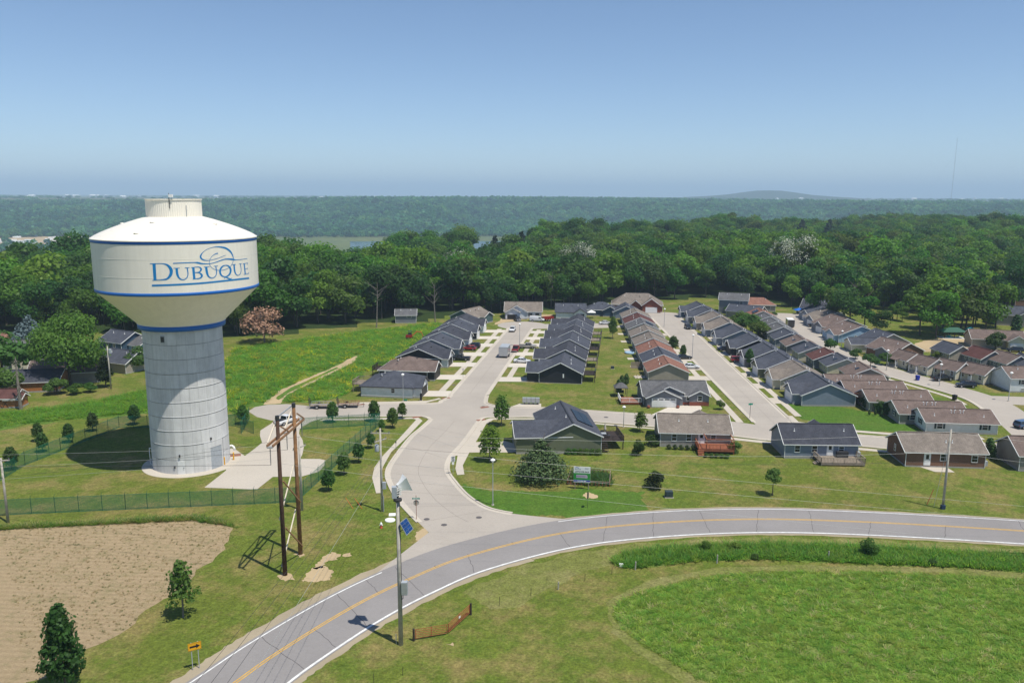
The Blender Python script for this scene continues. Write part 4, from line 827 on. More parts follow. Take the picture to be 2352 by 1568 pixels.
def house(label, x, y, yaw, L, W_, roof, wall, eave=2.2, rise=1.75, hip=False, wings=(), win=(), doors=(), garage=(), pipes=((.25, .3), (-.25, .3)), vents=2, group=None, trim='white', ov=.32,
          name='house', cat='house', z=0.0, base=.28, ridgecap=None, spouts=True, second=None):
    hs = thing(name, label, cat, (x, y, z), math.radians(yaw), group); wm = MB(); rm = MB(); fm = MB(); rz = eave+rise
    wm.box(0, 0, base, L, W_, eave-base)
    if not hip:
        for s_ in (-1, 1):
            X_ = s_*L/2; q = [(X_, -W_/2, eave), (X_, W_/2, eave), (X_, 0, rz-.12)]; i_ = X_-s_*.12
            wm.add(q+[(i_, -W_/2, eave), (i_, W_/2, eave), (i_, 0, rz-.12)], [(0, 1, 2) if s_ > 0 else (2, 1, 0), (5, 4, 3) if s_ > 0 else (3, 4, 5), (0, 2, 5, 3), (2, 1, 4, 5)])
    fo = MB(); fo.box(0, 0, -.25, L+.06, W_+.06, base+.24)
    gable_roof(rm, fm, -L/2, L/2, -W_/2, W_/2, eave, rz, ov, hip=hip)
    for wd in wings:
        wx, ww, pj = wd['x'], wd['w'], wd['p']; s_ = wd.get('s', -1); we = wd.get('eave', eave); wr = min(wd.get('rise', rise*ww/W_*1.05), rz-we-.12); yo = s_*(W_/2+pj); mk = wd.get('wall')
        tgt = wm if mk is None else MB(); tgt.box(wx, s_*(W_/2+pj/2-.02), base, ww, pj+.04, we-base)
        fo.box(wx, s_*(W_/2+pj/2), -.25, ww+.06, pj+.06, base+.24)
        r2, f2 = MB(), MB()
        if wd.get('hip'): gable_roof(r2, f2, 0, abs(yo), -ww/2, ww/2, we, we+wr, ov, hip=ww/2*.9)
        else:
            gable_roof(r2, f2, 0, abs(yo), -ww/2, ww/2, we, we+wr, ov, ends=(0, 1))
            Y_ = yo; i_ = yo-s_*.12; q = [(wx-ww/2, Y_, we), (wx+ww/2, Y_, we), (wx, Y_, we+wr-.12)]
            tgt.add(q+[(p[0], i_, p[2]) for p in q], [(0, 1, 2) if s_ < 0 else (2, 1, 0), (0, 2, 5, 3), (2, 1, 4, 5)])
        for src, dst in ((r2, rm), (f2, fm)):       # turn ridge-along-x into ridge-along-(s*y)
            dst.add([(wx+(py if s_ < 0 else -py), s_*px, pz) for px, py, pz in src.v], src.f)
        if mk is not None: tgt.build('gable_wing', M[mk], hs)
    wm.build('wall', M[wall], hs); fo.build('foundation', M['found'], hs); ro = rm.build('roof', M[roof], hs); fm.build('fascia', M[trim], hs)
    if not hip: MB().bar((-L/2-.1, 0, rz+.03), (L/2+.1, 0, rz+.03), .26, .06).build('ridge_cap', M[ridgecap or roof], ro)
    for px, f_ in pipes:
        s_ = -1 if f_ > 0 else 1; yy = s_*abs(f_)*W_/2; zz = rz-rise*abs(f_); MB().tube((px*L, yy, zz-.1), (px*L, yy, zz+.42), .055, n=6).lathe([(.13, zz+.02), (.06, zz+.1)], 8, px*L, yy).build('vent_pipe', M['white'], ro)
    for k in range(vents): xx = (-.3+.35*k)*L; yy = W_*.16*(-1 if k % 2 else 1); zz = rz-rise*.32; MB().box(xx, yy, zz, .3, .3, .16).build('roof_vent', M['metal_dk'], ro)
    for w in win: add_window(hs, wall_frame(w[0], L, W_), *w[1:])
    for d in doors: add_door(hs, wall_frame(d[0], L, W_), *d[1:])
    for gd in garage:
        if gd[0] == 'w':
            wd = wings[gd[1]]; s_ = wd.get('s', -1); fr = (Vector((wd['x'], s_*(W_/2+wd['p']), 0)), Vector((1 if s_ < 0 else -1, 0, 0)), Vector((0, s_, 0))); add_garage(hs, fr, *gd[2:])
        else: add_garage(hs, wall_frame(gd[0], L, W_), *gd[1:])
    if spouts:
        for sx, sy in ((-1, -1), (1, -1), (1, 1), (-1, 1)): MB().box(sx*(L/2+.02), sy*(W_/2+.03), .1, .07, .07, eave-.2).build('downspout', M[trim], hs)
    return hs
def deck(hs, x, y, w, d, z, mk, rail=('f', 'l', 'r'), rh=.8, white=None, step=None):      # parts of a house, in its local frame; (x, y) = centre
    dk = MB(); n = int(w/.16)
    for k in range(n): dk.box(x-w/2+(k+.5)*w/n, y, z-.05, w/n-.02, d, .05)
    dk.box(x, y-d/2, z-.27, w, .06, .22); dk.box(x, y+d/2, z-.27, w, .06, .22); fl = dk.build('deck_floor', M[mk], hs)
    for sx in (-1, 1):
        for sy in (-1, 1): MB().box(x+sx*(w/2-.08), y+sy*(d/2-.08), 0, .13, .13, z-.2).build('deck_post', M[mk], fl)
    seg = {'f': ((x-w/2, y-d/2), (x+w/2, y-d/2)), 'b': ((x-w/2, y+d/2), (x+w/2, y+d/2)), 'l': ((x-w/2, y-d/2), (x-w/2, y+d/2)), 'r': ((x+w/2, y-d/2), (x+w/2, y+d/2))}
    for s_ in rail:
        a, b = [Vector((*q, z)) for q in seg[s_]]; mb = MB(); L = (b-a).length; m_ = max(2, int(L/.2))
        mb.bar(up3(a, rh), up3(b, rh), .11, .05); mb.bar(up3(a, .08), up3(b, .08), .05, .05)
        for k in range(m_+1): p = a.lerp(b, k/m_); big = k % 8 == 0 or k == m_; mb.bar(p, up3(p, rh), .09 if big else .035, .09 if big else .035)
        mb.build('railing', M[white or mk], fl)
    if step:
        sx, sy, dx, dy, n = step; mb = MB()
        for k in range(n): mb.box(sx+dx*k*.26, sy+dy*k*.26, z-(k+1)*z/(n+1), .9 if not dx else .27, .9 if not dy else .27, .05)
        mb.build('stair', M[mk], fl)
    return fl
# front row along the county road -------------------------------------------------
gh = house('olive-green lap-sided house with solar panels on its slate roof, beside the big spruce', 8.6, 120.6, 95, 13.0, 8.5, 'r_slate', 'green_side', eave=2.75, rise=1.95,
           wings=({'x': -2.6, 'w': 7.2, 'p': 4.2, 's': 1, 'eave': 2.75, 'rise': 1.45},), pipes=((-.2, -.12), (.28, -.3)), vents=0, ridgecap='metal_dk')
mbp = MB(); s_ = 1.95/4.25
for i in range(6):
    for j in range(2):
        xx = -2.6+i*1.15-1.0; f0, f1 = 1.15+j*1.25, 1.15+j*1.25+1.2; mbp = MB().slab([(xx, -f0, 2.75+1.95-f0*s_+.17), (xx, -f1, 2.75+1.95-f1*s_+.17), (xx+1.1, -f1, 2.75+1.95-f1*s_+.17), (xx+1.1, -f0, 2.75+1.95-f0*s_+.17)], .05); mbp.build('solar_panel', M['pv_dk'], gh)
deck(gh, -2.6, -6.2, 5.2, 3.6, 1.35, 'wood_dark', rail=('f', 'l', 'r'), step=(-5.4, -5.0, -1, 0, 5))
th = house('taupe house with tan roof and red cedar deck in the front row', 28.4, 121.0, -4, 10.6, 7.6, 'r_tan', 'browngrey', eave=2.5, rise=1.8, pipes=((-.22, .45), (.20, .45)), vents=0,
           wings=({'x': 2.0, 'w': 4.0, 'p': 1.5, 's': 1},), win=(('f', -3.2, 1.05, .68, 1.0), ('f', -1.0, 1.05, .68, 1.0), ('f', 2.7, 1.35, .7, .65), ('l', .6, 1.5, .4, .5)), doors=(('f', .9, .72, .8, 1.65),), base=.5)
deck(th, 2.65, -5.35, 5.3, 3.1, .72, 'wood_red', rail=('f', 'l', 'r'), step=(.3, -7.1, 0, -1, 4))
mb = MB()
for q in (1.2, 5.2): mb.bar((q, -6.8, .7), (q, -6.8, 2.3), .12); mb.bar((q, -6.8, 2.3), (q, -3.85, 2.3), .1)
mb.bar((1.2, -6.8, 2.3), (5.2, -6.8, 2.3), .1).build('pergola', M['wood_red'], th)
bh = house('blue-grey house with charcoal roof and brown deck on the lawn by the road', 45.6, 115.5, -1.5, 10.6, 6.6, 'r_char', 'bluegrey', eave=2.45, rise=1.95, pipes=((-.33, .42), (.36, .40)), vents=0,
           wings=({'x': 1.6, 'w': 4.0, 'p': 1.4, 's': 1},), win=(('f', -3.5, 1.0, .7, .95), ('f', -1.0, 1.0, .7, .95), ('f', 2.9, 1.2, .7, .65)), doors=(('f', 1.25, .55, .75, 1.7),), base=.4)
deck(bh, 2.0, -4.95, 6.2, 3.3, .45, 'wood_grey', rail=('f', 'l', 'r'), step=(-1.2, -5.6, -1, 0, 3))
MB().box(2.9, -3.75, .45, 1.6, .6, .85).build('grill_cabinet', M['metal_dk'], bh); MB().box(5.75, -2.0, 0, .8, .8, .75).build('air_conditioner', M['cab'], bh)
nh = house('low brown brick house with white back door and concrete patio', 62.0, 111.8, -4, 10.9, 6.6, 'r_tan', 'brick', eave=2.45, rise=1.75, pipes=((.05, .55), (.13, .55)), vents=0, base=.2,
           win=(('f', -.3, 1.05, .75, .95), ('f', 4.0, .95, .75, .95), ('l', -.6, 1.2, .5, .9)), doors=(('f', -2.5, .3, .75, 1.8),))
MB().box(6.1, -1.8, 0, .75, .75, .7).build('air_conditioner', M['cab'], nh)
struct('patio', MB().poly([Matrix.Translation(nh.location) @ Matrix.Rotation(nh.rotation_euler.z, 4, "Z") @ Vector(p) for p in ((-3.4, -3.3, .03), (.4, -3.3, .03), (.5, -5.3, .03), (-2.2, -5.3, .03))]), 'walk')
house('house cut off by the right edge of the picture, taupe wall', P(2400, 1075).x, P(2400, 1075).y+1.5, -6, 8.5, 6.5, 'r_brown', 'browngrey', eave=2.5, vents=0, win=(('f', -1, 1.1, .7, 1),))
ch = house('slate-roofed house with white double garage facing the cross street and red brick base', 30.2, 145.8, 0, 11.8, 7.4, 'r_grey', 'slate_side', eave=2.05, rise=1.8, pipes=(), vents=0,
           wings=({'x': -2.6, 'w': 6.0, 'p': 1.6, 'eave': 2.0, 'rise': 1.35}, {'x': -1.4, 'w': 5.2, 'p': .3, 'eave': 2.6, 'rise': 1.2}, {'x': 4.2, 'w': 3.6, 'p': .35, 'eave': 2.05, 'rise': .9}),
           garage=(('w', 0, .1, .1, 4.5, 1.65, 'garage_w', True),), win=(('f', 2.3, .95, .75, .9),), doors=(), base=.1)
fr = (Vector((4.2, -7.4/2-.35, 0)), Vector((1, 0, 0)), Vector((0, -1, 0))); add_window(ch, fr, .1, .95, .75, .9)
panel(MB(), *fr, 0, 0, 3.6, .75, 0, .05).build('brick_base', M['redbrick'], ch); panel(MB(), *wall_frame('f', 11.8, 7.4), 1.4, 0, 2.2, .6, 0, .05).build('brick_base', M['redbrick'], ch)
for q in (-5.35, -.05): MB().ball(q, -5.75, .25, .32).build('flower_pot', M['redbrick'], ch)
dkc = deck(ch, -8.2, -1.6, 3.8, 4.0, .5, 'wood_red', rail=('f', 'l'), white='white')
gz = thing('gazebo', 'small grey-roofed gazebo on the white-railed deck left of the slate-roofed house', 'gazebo', (20.9, 148.8, 0)); mb = MB()
for sx in (-1, 1):
    for sy in (-1, 1): MB().box(sx*1.1, sy*1.0, 0, .09, .09, 2.0).build('post', M['metal_dk'], gz)
rm, fm = MB(), MB(); gable_roof(rm, fm, -1.1, 1.1, -1, 1, 2.0, 2.7, .2, hip=.8); rm.build('roof', M['r_grey'], gz); MB().box(0, .6, .5, 1.4, .5, .5).build('bench', M['metal_dk'], gz)
# row A: left side of the cul-de-sac street ------------------------------------------------
ORD = ('first', 'second', 'third', 'fourth', 'fifth', 'sixth', 'seventh', 'eighth', 'ninth', 'tenth')
GA = 'houses on the left of the cul-de-sac street'
rowA = [(151.6, 'r_slate', 'wht_side', True, 'white corner house with hipped slate roof and small raised rear deck'), (165.8, 'r_brown', 'charcoal', True, 'black-walled house with grey-brown hipped roof behind the white corner house'),
        (178.5, 'r_char', 'charcoal', False, 'charcoal gabled house with white raking trim, third on the left of the cul-de-sac street'), (190.5, 'r_slate', 'bluegrey', False, 'fourth house on the left of the cul-de-sac street, slate roof and blue-grey wall'),
        (202.3, 'r_char', 'wht_side', False, 'fifth house on the left of the cul-de-sac street, white front gable'), (213.2, 'r_slate', 'charcoal', False, 'sixth house on the left of the cul-de-sac street, dark walls'),
        (223.6, 'r_char', 'wht_side', False, 'seventh house on the left of the cul-de-sac street, last dark roof before the tan one')]
HA = []
for i, (yy, rf, wl_, hp, lb) in enumerate(rowA):
    xf = S1(yy)[0]-6.2; W_ = 10.2; L = 9.6 if i < 2 else 8.9
    h_ = house(lb, xf-W_/2-(1.0 if i else .2), yy, 82, L, W_, rf, wl_, eave=2.25, rise=2.0, hip=hp, group=GA, vents=2, pipes=((-.2, -.35), (.1, -.4)),
               wings=({'x': -1.6, 'w': 5.4, 'p': 1.4, 'rise': 1.5, 'wall': 'wht_side' if i in (2, 4, 6) else None},), garage=(('w', 0, 0, .1, 4.0, 1.7, 'garage_k' if i < 4 else 'garage_w'),), trim='white' if i != 0 else 'metal_dk',
               win=(('l', 1.2, 1.0, .6, .8),) if i == 0 else ())
    HA.append(h_); yw = yy-1.7; drive(xf-.2, S1(yw)[0]-.1, yw+.1, 4.4)
deck(HA[0], .5, 6.6, 4.0, 2.6, 1.5, 'wood_grey', rail=('b', 'l', 'r'))
deck(HA[1], 0, 6.4, 4.0, 2.2, 1.4, 'wood_dark', rail=('b', 'l', 'r'))
# row B: right side of the cul-de-sac street -------------------------------------------------
GB = 'dark-roofed houses on the right of the cul-de-sac street'
rowB = [(164.1, 'charcoal', 'near-black gabled house facing the lawn, first of the dark row'), (178.2, 'slate_side', 'second house of the dark row right of the cul-de-sac street'), (191.2, 'charcoal', 'third house of the dark row right of the cul-de-sac street'),
        (203.0, 'navy', 'fourth house of the dark row right of the cul-de-sac street'), (212.6, 'slate_side', 'fifth house of the dark row right of the cul-de-sac street'), (222.4, 'teal_side', 'sixth house of the dark row, teal gable under white raking trim')]
for i, (yy, wl_, lb) in enumerate(rowB):
    xc = S1(yy)[1]+13.3; L = 10.2 if i < 3 else 8.6
    h_ = house(lb, xc, yy, -98, L, 8.7, 'r_slate' if i % 2 == 0 else 'r_char', wl_, eave=2.3, rise=2.15, group=GB, wings=({'x': 1.9, 'w': 5.6, 'p': 2.6, 'rise': 1.5}, {'x': -2.6, 'w': 4.0, 'p': .5, 'rise': 1.1}), garage=(('w', 0, 0, .1, 4.0, 1.7, 'garage_k'),),
               pipes=((.2, -.45), (-.1, -.4)), vents=1, base=.1)
    if i < 5: deck(h_, 1.2, 5.75, 4.2, 2.5, 1.55, 'wood_dark' if i in (0, 2) else 'wood_grey', rail=('b', 'l', 'r'), white='metal_dk')
    yw = yy-1.7; drive(S1(yw)[1]+.1, xc-6.9, yw, 4.2)
MB().box(5.13, .6, 1.2, .08, .26, .8).build('meter_box', M['white'], [o for o in C.objects if o.get('label') == rowB[0][2]][0])
# head of the cul-de-sac -----------------------------------------------------------------------
house('grey-brown roofed house with dark green walls at the left head of the cul-de-sac', -12.5, 239, 60, 9.5, 8.5, 'r_tan', 'teal_side', rise=2.0, wings=({'x': 1, 'w': 5, 'p': 1.4},))
uc = house('new tan-roofed house in bare white house wrap behind the parked white van', 3.6, 249.5, -2, 11.4, 8.4, 'r_tan', 'wrap', rise=2.3, eave=2.5, wings=({'x': -2.0, 'w': 6.4, 'p': 1.2, 'rise': 1.9}, {'x': -3.2, 'w': 4.4, 'p': 1.9, 'rise': 1.2}), vents=0, pipes=(),
      win=(('f', 2.2, .8, 1.3, 1.0), ('f', 4.4, .8, 1.3, 1.0)), garage=(('w', 1, -.2, .1, 3.0, 1.5, 'garage_k'),), spouts=False)
house('dark-roofed house with white gable and black garage door behind the dark row', 18.5, 249.5, -4, 9.2, 7.6, 'r_slate', 'wht_side', rise=2.2, wings=({'x': 3.0, 'w': 3.8, 'p': 1.6, 'rise': 1.3},), garage=(('w', 0, 0, .1, 2.4, 1.7, 'garage_k'),), trim='metal_dk')
house('blue house with slate hipped roof beside the white patio awning', 28.8, 255.5, -8, 9.0, 7.5, 'r_slate', 'navy', rise=1.9, hip=True, wings=({'x': 3, 'w': 4.4, 'p': 1.2},), win=(('f', -2.5, .9, .9, 1.0),))
house('slate-roofed blue-grey gabled house joined to the blue house', 36.0, 250.5, 84, 8.5, 7.8, 'r_slate', 'bluegrey', rise=1.9)
house('large tan hip-roofed red brick house at the wood edge, head of the second street', 42.0, 266.0, -8, 16.5, 9.5, 'r_tan', 'redbrick', eave=2.6, rise=3.1, hip=4.5, wings=({'x': 4.6, 'w': 6.0, 'p': 2.0, 'rise': 2.2}, {'x': -.5, 'w': 3.4, 'p': .8, 'rise': 1.4}), garage=(('w', 0, 0, .1, 3.8, 1.8, 'garage_w'),), win=(('f', -4.6, .9, 1.4, 1.1),))
# row C ------------------------------------------------------------------------------------------
GC = 'gabled houses on the left of the second street'
rowC = [(161.2, 'r_red', 'greige', 'red-brown roofed gabled house directly behind the slate-roofed corner house'), (171.2, 'r_slate', 'slate_side', 'slate roof between the two nearest red-brown roofs in the row left of the second street'),
        (180.6, 'r_red', 'greige', 'second red-brown roof in the row left of the second street, beyond the slate one'), (191.4, 'r_tan', 'bluegrey', 'nearer of the two neighbouring tan roofs left of the second street'),
        (203.0, 'r_tan', 'greige', 'farther of the two neighbouring tan roofs left of the second street'), (214.6, 'r_grey', 'slate_side', 'grey roof with solar panel left of the second street'),
        (224.6, 'r_maroon', 'greige', 'small maroon-red roof near the far end of the row left of the second street'), (235.6, 'r_tan', 'bluegrey', 'last tan roof of the row left of the second street')]
for i, (yy, rf, wl_, lb) in enumerate(rowC):
    xc = 32.6+(yy-160)*.064; W_ = 8.2
    h_ = house(lb, xc, yy+4.0, 87, 8.3, W_, rf, wl_, eave=2.15, rise=1.75, group=GC, pipes=((-.25, -.4), (.2, -.35)), vents=1, ridgecap='metal_dk' if i == 1 else None)
    if i == 5: MB().slab([(-3, -1.0, 3.65), (-3, -2.8, 2.88), (.5, -2.8, 2.88), (.5, -1.0, 3.65)], .05).build('solar_panel', M['pv_dk'], h_)
    drive(xc+4.2, S2(yy+3)[0]-.1, yy+3, 4.0, 'walk')
    if i < 6: struct('patio', MB().poly([Vector((xc-6.6, yy+2.6, .03)), Vector((xc-4.3, yy+2.6, .03)), Vector((xc-4.3, yy+5.0, .03)), Vector((xc-6.6, yy+5.0, .03))]), 'walk')
# row D ------------------------------------------------------------------------------------------
GD = 'houses on the right of the second street'
rowD = [(146.8, 'r_slate', 'bluegrey', 10.0, 'slate-roofed blue-grey house with deck, nearest on the right of the second street'), (158.6, 'r_tan', 'cream', 9.0, 'tan-roofed cream house behind the blue-grey one, right of the second street'), (168.6, 'r_slate', 'green_side', 8.6, 'third house on the right of the second street, slate roof and green wall'),
        (179.2, 'r_slate', 'slate_side', 9.0, 'slate-roofed house behind the parked red car, right of the second street'), (191.6, 'r_slate', 'charcoal', 9.4, 'slate-roofed house with black front beside the parked dark sedan'), (205.4, 'r_slate', 'bluegrey', 9.4, 'sixth house on the right of the second street, blue-grey wall'),
        (218.2, 'r_tan', 'bluegrey', 9.4, 'nearer of the two tan-roofed houses far along the right of the second street'), (229.6, 'r_tan', 'greige', 9.0, 'farther of the two tan-roofed houses far along the right of the second street'), (241.0, 'r_slate', 'slate_side', 9.0, 'slate-roofed house second from the far end, right of the second street'),
        (252.0, 'r_slate', 'navy', 9.0, 'last slate-roofed house right of the second street, by the wood')]
for i, (yy, rf, wl_, L, lb) in enumerate(rowD):
    xc = 58.3+(yy-146)*.012; W_ = 9.6
    h_ = house(lb, xc, yy, -92, L, W_, rf, wl_, eave=2.25, rise=2.05, group=GD, wings=({'x': 1.2, 'w': 5.2, 'p': 1.3, 'rise': 1.35},), garage=(('w', 0, 0, .1, 4.0, 1.7, 'garage_w' if i != 4 else 'garage_k'),), pipes=((.12, -.25), (.22, -.3)), vents=1, ridgecap='metal_dk' if i % 3 == 0 else None)
    drive(S2(yy-1.1)[1]+.1, xc-6.0, yy-1.1, 4.2, 'walk')
    if i == 0: deck(h_, 2.2, 6.1, 3.6, 2.6, 1.5, 'wood_red', rail=('b', 'l', 'r'))
# row E ------------------------------------------------------------------------------------------
GE = 'small houses backing onto the second street row'
rowE = [(158.5, 'r_brown', 'browngrey', 'brown roof with skylight next to the long tan duplexes'), (168.0, 'r_slate', 'cream', 'slate roof with cream gable, second of the small row from the duplexes'), (174.6, 'r_maroon', 'slate_side', 'maroon-red roof in the small row'),
        (182.2, 'r_slate', 'cream', 'slate roof behind the maroon-red one in the small row'), (191.0, 'r_brown', 'slate_side', 'brown roof beside the round street tree in the small row'), (200.2, 'r_slate', 'bluegrey', 'slate roof by the white garden canopy in the small row'),
        (210.4, 'r_grey', 'slate_side', 'grey roof right of the tall green garden trees, nearer one'), (219.6, 'r_grey', 'bluegrey', 'middle grey roof opposite the parked black trailer'), (229.0, 'r_grey', 'slate_side', 'farthest grey roof of the small row'), (239.5, 'r_red', 'greige', 'red roof with two solar panels behind the tall green garden trees')]
for i, (yy, rf, wl_, lb) in enumerate(rowE):
    xc = np.interp(yy, [158, 182, 200, 240], [73.0, 71.0, 71.4, 76.5]); L = 6.9 if i not in (2, 3) else 6.2
    h_ = house(lb, float(xc), yy+L/2-.6, 84, L, 7.6, rf, wl_, eave=2.15, rise=1.6, group=GE, pipes=((.1, -.4), (-.15, .3)), vents=0, win=(('b', 1.2, 1.0, .6, .7), ('b', -1.4, 1.0, .6, .7)))
    if i in (0, 1, 3, 4): MB().slab([(-1.4, 1.3, 3.28), (-.6, 1.3, 3.28), (-.6, 2.0, 2.98), (-1.4, 2.0, 2.98)][::-1], .05).build('skylight', M['glass'], [c for c in h_.children if c.name.startswith('roof')][0])
    if i == 9: MB().slab([(-2, 1.0, 3.5), (1, 1.0, 3.5), (1, 2.6, 2.82), (-2, 2.6, 2.82)][::-1], .05).build('solar_panel', M['pv_dk'], h_)
house('two-storey dark grey house with pale solar roof at the wood edge', 73.5, 262, -18, 9, 7.5, 'r_grey', 'slate_side', eave=4.6, rise=1.8, win=(('l', 0, 3.2, .7, .8), ('f', 2.5, 3.2, .9, .8)), vents=0)
house('long slate-roofed house in front of the two-storey grey house', 74.5, 251, -35, 10.5, 7.0, 'r_slate', 'browngrey', rise=1.7, vents=0, win=(('f', 2, .9, 1.0, .9), ('f', -1.5, .9, .8, .8)))
house('tan hip-roofed taupe house at the head of the third street', 82.5, 267, -6, 11.0, 7.5, 'r_red', 'browngrey', eave=2.4, rise=1.9, hip=3.2, win=(('f', 3.0, .8, 1.6, 1.0), ('f', -1.2, 1.0, .9, .7)), doors=(('f', 1.2, .2),), garage=(('f', -3.8, .1, 2.6, 1.7),), vents=0)
# row F ------------------------------------------------------------------------------------------
GF = 'houses on the right of the third street'
rowF = [(207.0, 85.4, 'r_brown', 'ltblue', 12.0, 'brown-roofed house with pale blue gable, right of the third street'), (219.8, 87.2, 'r_brown', 'slate_side', 11.5, 'brown-roofed grey house behind the pale blue one, right of the third street'), (231.5, 89.0, 'r_tan', 'bluegrey', 11.5, 'tan-roofed house with blue-grey gable, right of the third street'),
        (242.5, 91.6, 'r_slate', 'bluegrey', 10.5, 'slate-roofed house just before the blue tarp, right of the third street'), (257.0, 95.5, 'r_char', 'teal_side', 11.0, 'charcoal-roofed dark teal house beside the blue tarp at the wood edge')]
for i, (yy, xl, rf, wl_, W_, lb) in enumerate(rowF):
    house(lb, xl+W_/2, yy+4.0, -84 if i < 4 else -30, 8.8, W_, rf, wl_, eave=2.3, rise=2.2, group=GF, wings=({'x': 1.5, 'w': 4.6, 'p': .9, 'rise': 1.1},), garage=(('w', 0, 0, .1, 3.4, 1.7),), vents=1, win=(('r', -1.4, 1.4, .5, .5), ('r', 2.4, 1.4, .5, .5)))
    if i < 4: yw = yy+2.2; drive(float(np.interp(yw, [180, 197, 212, 229, 252], [84.2, 83.7, 85, 87.5, 91.4])), xl-.9, yw, 3.6, 'walk')
house('cream garage wing with slate roof beside a round clipped bush, right of the third street', 87.6, 196.0, -5, 6.6, 5.5, 'r_slate', 'cream', rise=1.1, vents=0, win=(('f', .6, 1.2, .5, .4),), pipes=())
house('slate-roofed house with large roof behind the cream garage wing', 94.5, 199.5, -84, 8.0, 9.5, 'r_slate', 'greige', rise=2.2, vents=1)
house('brown-roofed brick house in the bend of the third street', 92.0, 188.0, -70, 8.5, 9.0, 'r_brown', 'brick', rise=2.0, wings=({'x': 2.0, 'w': 4.4, 'p': 1.2, 'wall': 'slate_side'},), vents=0)
GT = 'mauve-tan roofed houses with white porches in the bend'
for i, ((u, v), nm) in enumerate((((850, 1022), 'leftmost'), ((1120, 1096), 'second from left'), ((1480, 1150), 'third from left'), ((1840, 1205), 'rightmost'))):
    c_ = P(1929.4+u*.17992, 643.1+v*.17992, 2.2); yw = math.radians(-76 if i < 2 else -66); e1 = Vector((math.cos(yw), math.sin(yw), 0)); e2 = Vector((-math.sin(yw), math.cos(yw), 0)); ctr = c_-e1*2.7+e2*2.4
    h_ = house(f'{nm} of the four tan-roofed cream houses with white porches in the street bend', ctr.x, ctr.y, math.degrees(yw), 5.4, 4.8, 'r_brown', 'cream', eave=2.2, rise=1.45, group=GT, vents=0, pipes=((.1, -.3),), win=(('f', 1.9, .9, .6, .9), ('f', -2.0, .9, .6, .9)), doors=(('f', -.4, .4, .7, 1.7),))
    pm, pf_ = MB(), MB(); pm.slab([(.9, -3.7, 1.95), (.9, -2.5, 2.28), (-1.6, -2.5, 2.28), (-1.6, -3.7, 1.95)], .1, Vector((0, 0, 1))).build('porch_roof', M['r_brown'], h_)
    for q in (.75, -1.45): MB().box(q, -3.55, .1, .12, .12, 1.82).build('porch_post', M['white'], h_)
    MB().box(-.35, -3.05, .0, 2.6, 1.2, .35).build('porch_floor', M['walk'], h_)
house('white house with shutters and small entrance porch in the bend of the street', P(2360, 895).x, P(2360, 895).y+1.0, -3, 9.4, 6.8, 'r_brown', 'wht_side', eave=3.0, rise=1.6, vents=0, win=(('f', -2.3, 1.7, .9, .8, True), ('f', 1.4, 1.7, .9, .8, True), ('f', -2.2, .5, .8, .3)))
for i, ((u, v), rf, wl_, nm) in enumerate((((1400, 930), 'r_slate', 'greige', 'slate-roofed greige house before the sand lot'), ((1800, 1000), 'r_maroon', 'slate_side', 'maroon-roofed house with a row of tiny windows'), ((2130, 1062), 'r_brown', 'slate_side', 'brown-roofed house beside the maroon one'), ((2420, 1110), 'r_slate', 'teal_side', 'slate-roofed house at the right edge behind the white house'))):
    c_ = P(1929.4+u*.17992, 643.1+v*.17992, 2.2); yw = math.radians(-84); e1 = Vector((math.cos(yw), math.sin(yw), 0)); e2 = Vector((-math.sin(yw), math.cos(yw), 0)); ctr = c_-e1*3.4+e2*2.9
    house(nm, ctr.x, ctr.y, -84, 6.8, 5.8, rf, wl_, rise=1.7, vents=0, pipes=((.2, -.3),), win=(('f', 2.4, 1.1, .4, .5), ('f', 1.0, 1.1, .4, .5), ('f', -.4, 1.1, .4, .5), ('f', -1.8, 1.1, .4, .5)))
q = P(2285, 800); house('tan-roofed cream house with white garage behind the round dark tree', q.x+1.5, q.y+3.0, -16, 12.0, 7.0, 'r_brown', 'greige', eave=2.5, rise=1.8, vents=0, pipes=(), wings=({'x': 3.9, 'w': 4.2, 'p': 1.6, 'rise': 1.3, 'wall': 'cream'},), garage=(('w', 0, -.2, .1, 3.0, 1.7),), win=(('f', -2.3, 1.0, 1.0, 1.0),))
q = P(2345, 706); house('maroon-roofed two-storey brick house on the far right slope', q.x+3, q.y+2, -12, 10, 8, 'r_maroon', 'brick', eave=4.2, rise=2.0, hip=3.0, win=(('f', -3, 2.8, .8, .9), ('f', 0, 2.8, .8, .9)), vents=0)
q = P(2345, 748); house('big slate-roofed house below the brick one on the far right slope', q.x, q.y+3, -20, 12, 8, 'r_slate', 'browngrey', eave=3.4, rise=2.2, wings=({'x': 2, 'w': 5, 'p': 1.5},), win=(('f', -3.5, 2.2, .9, .9),), vents=0)
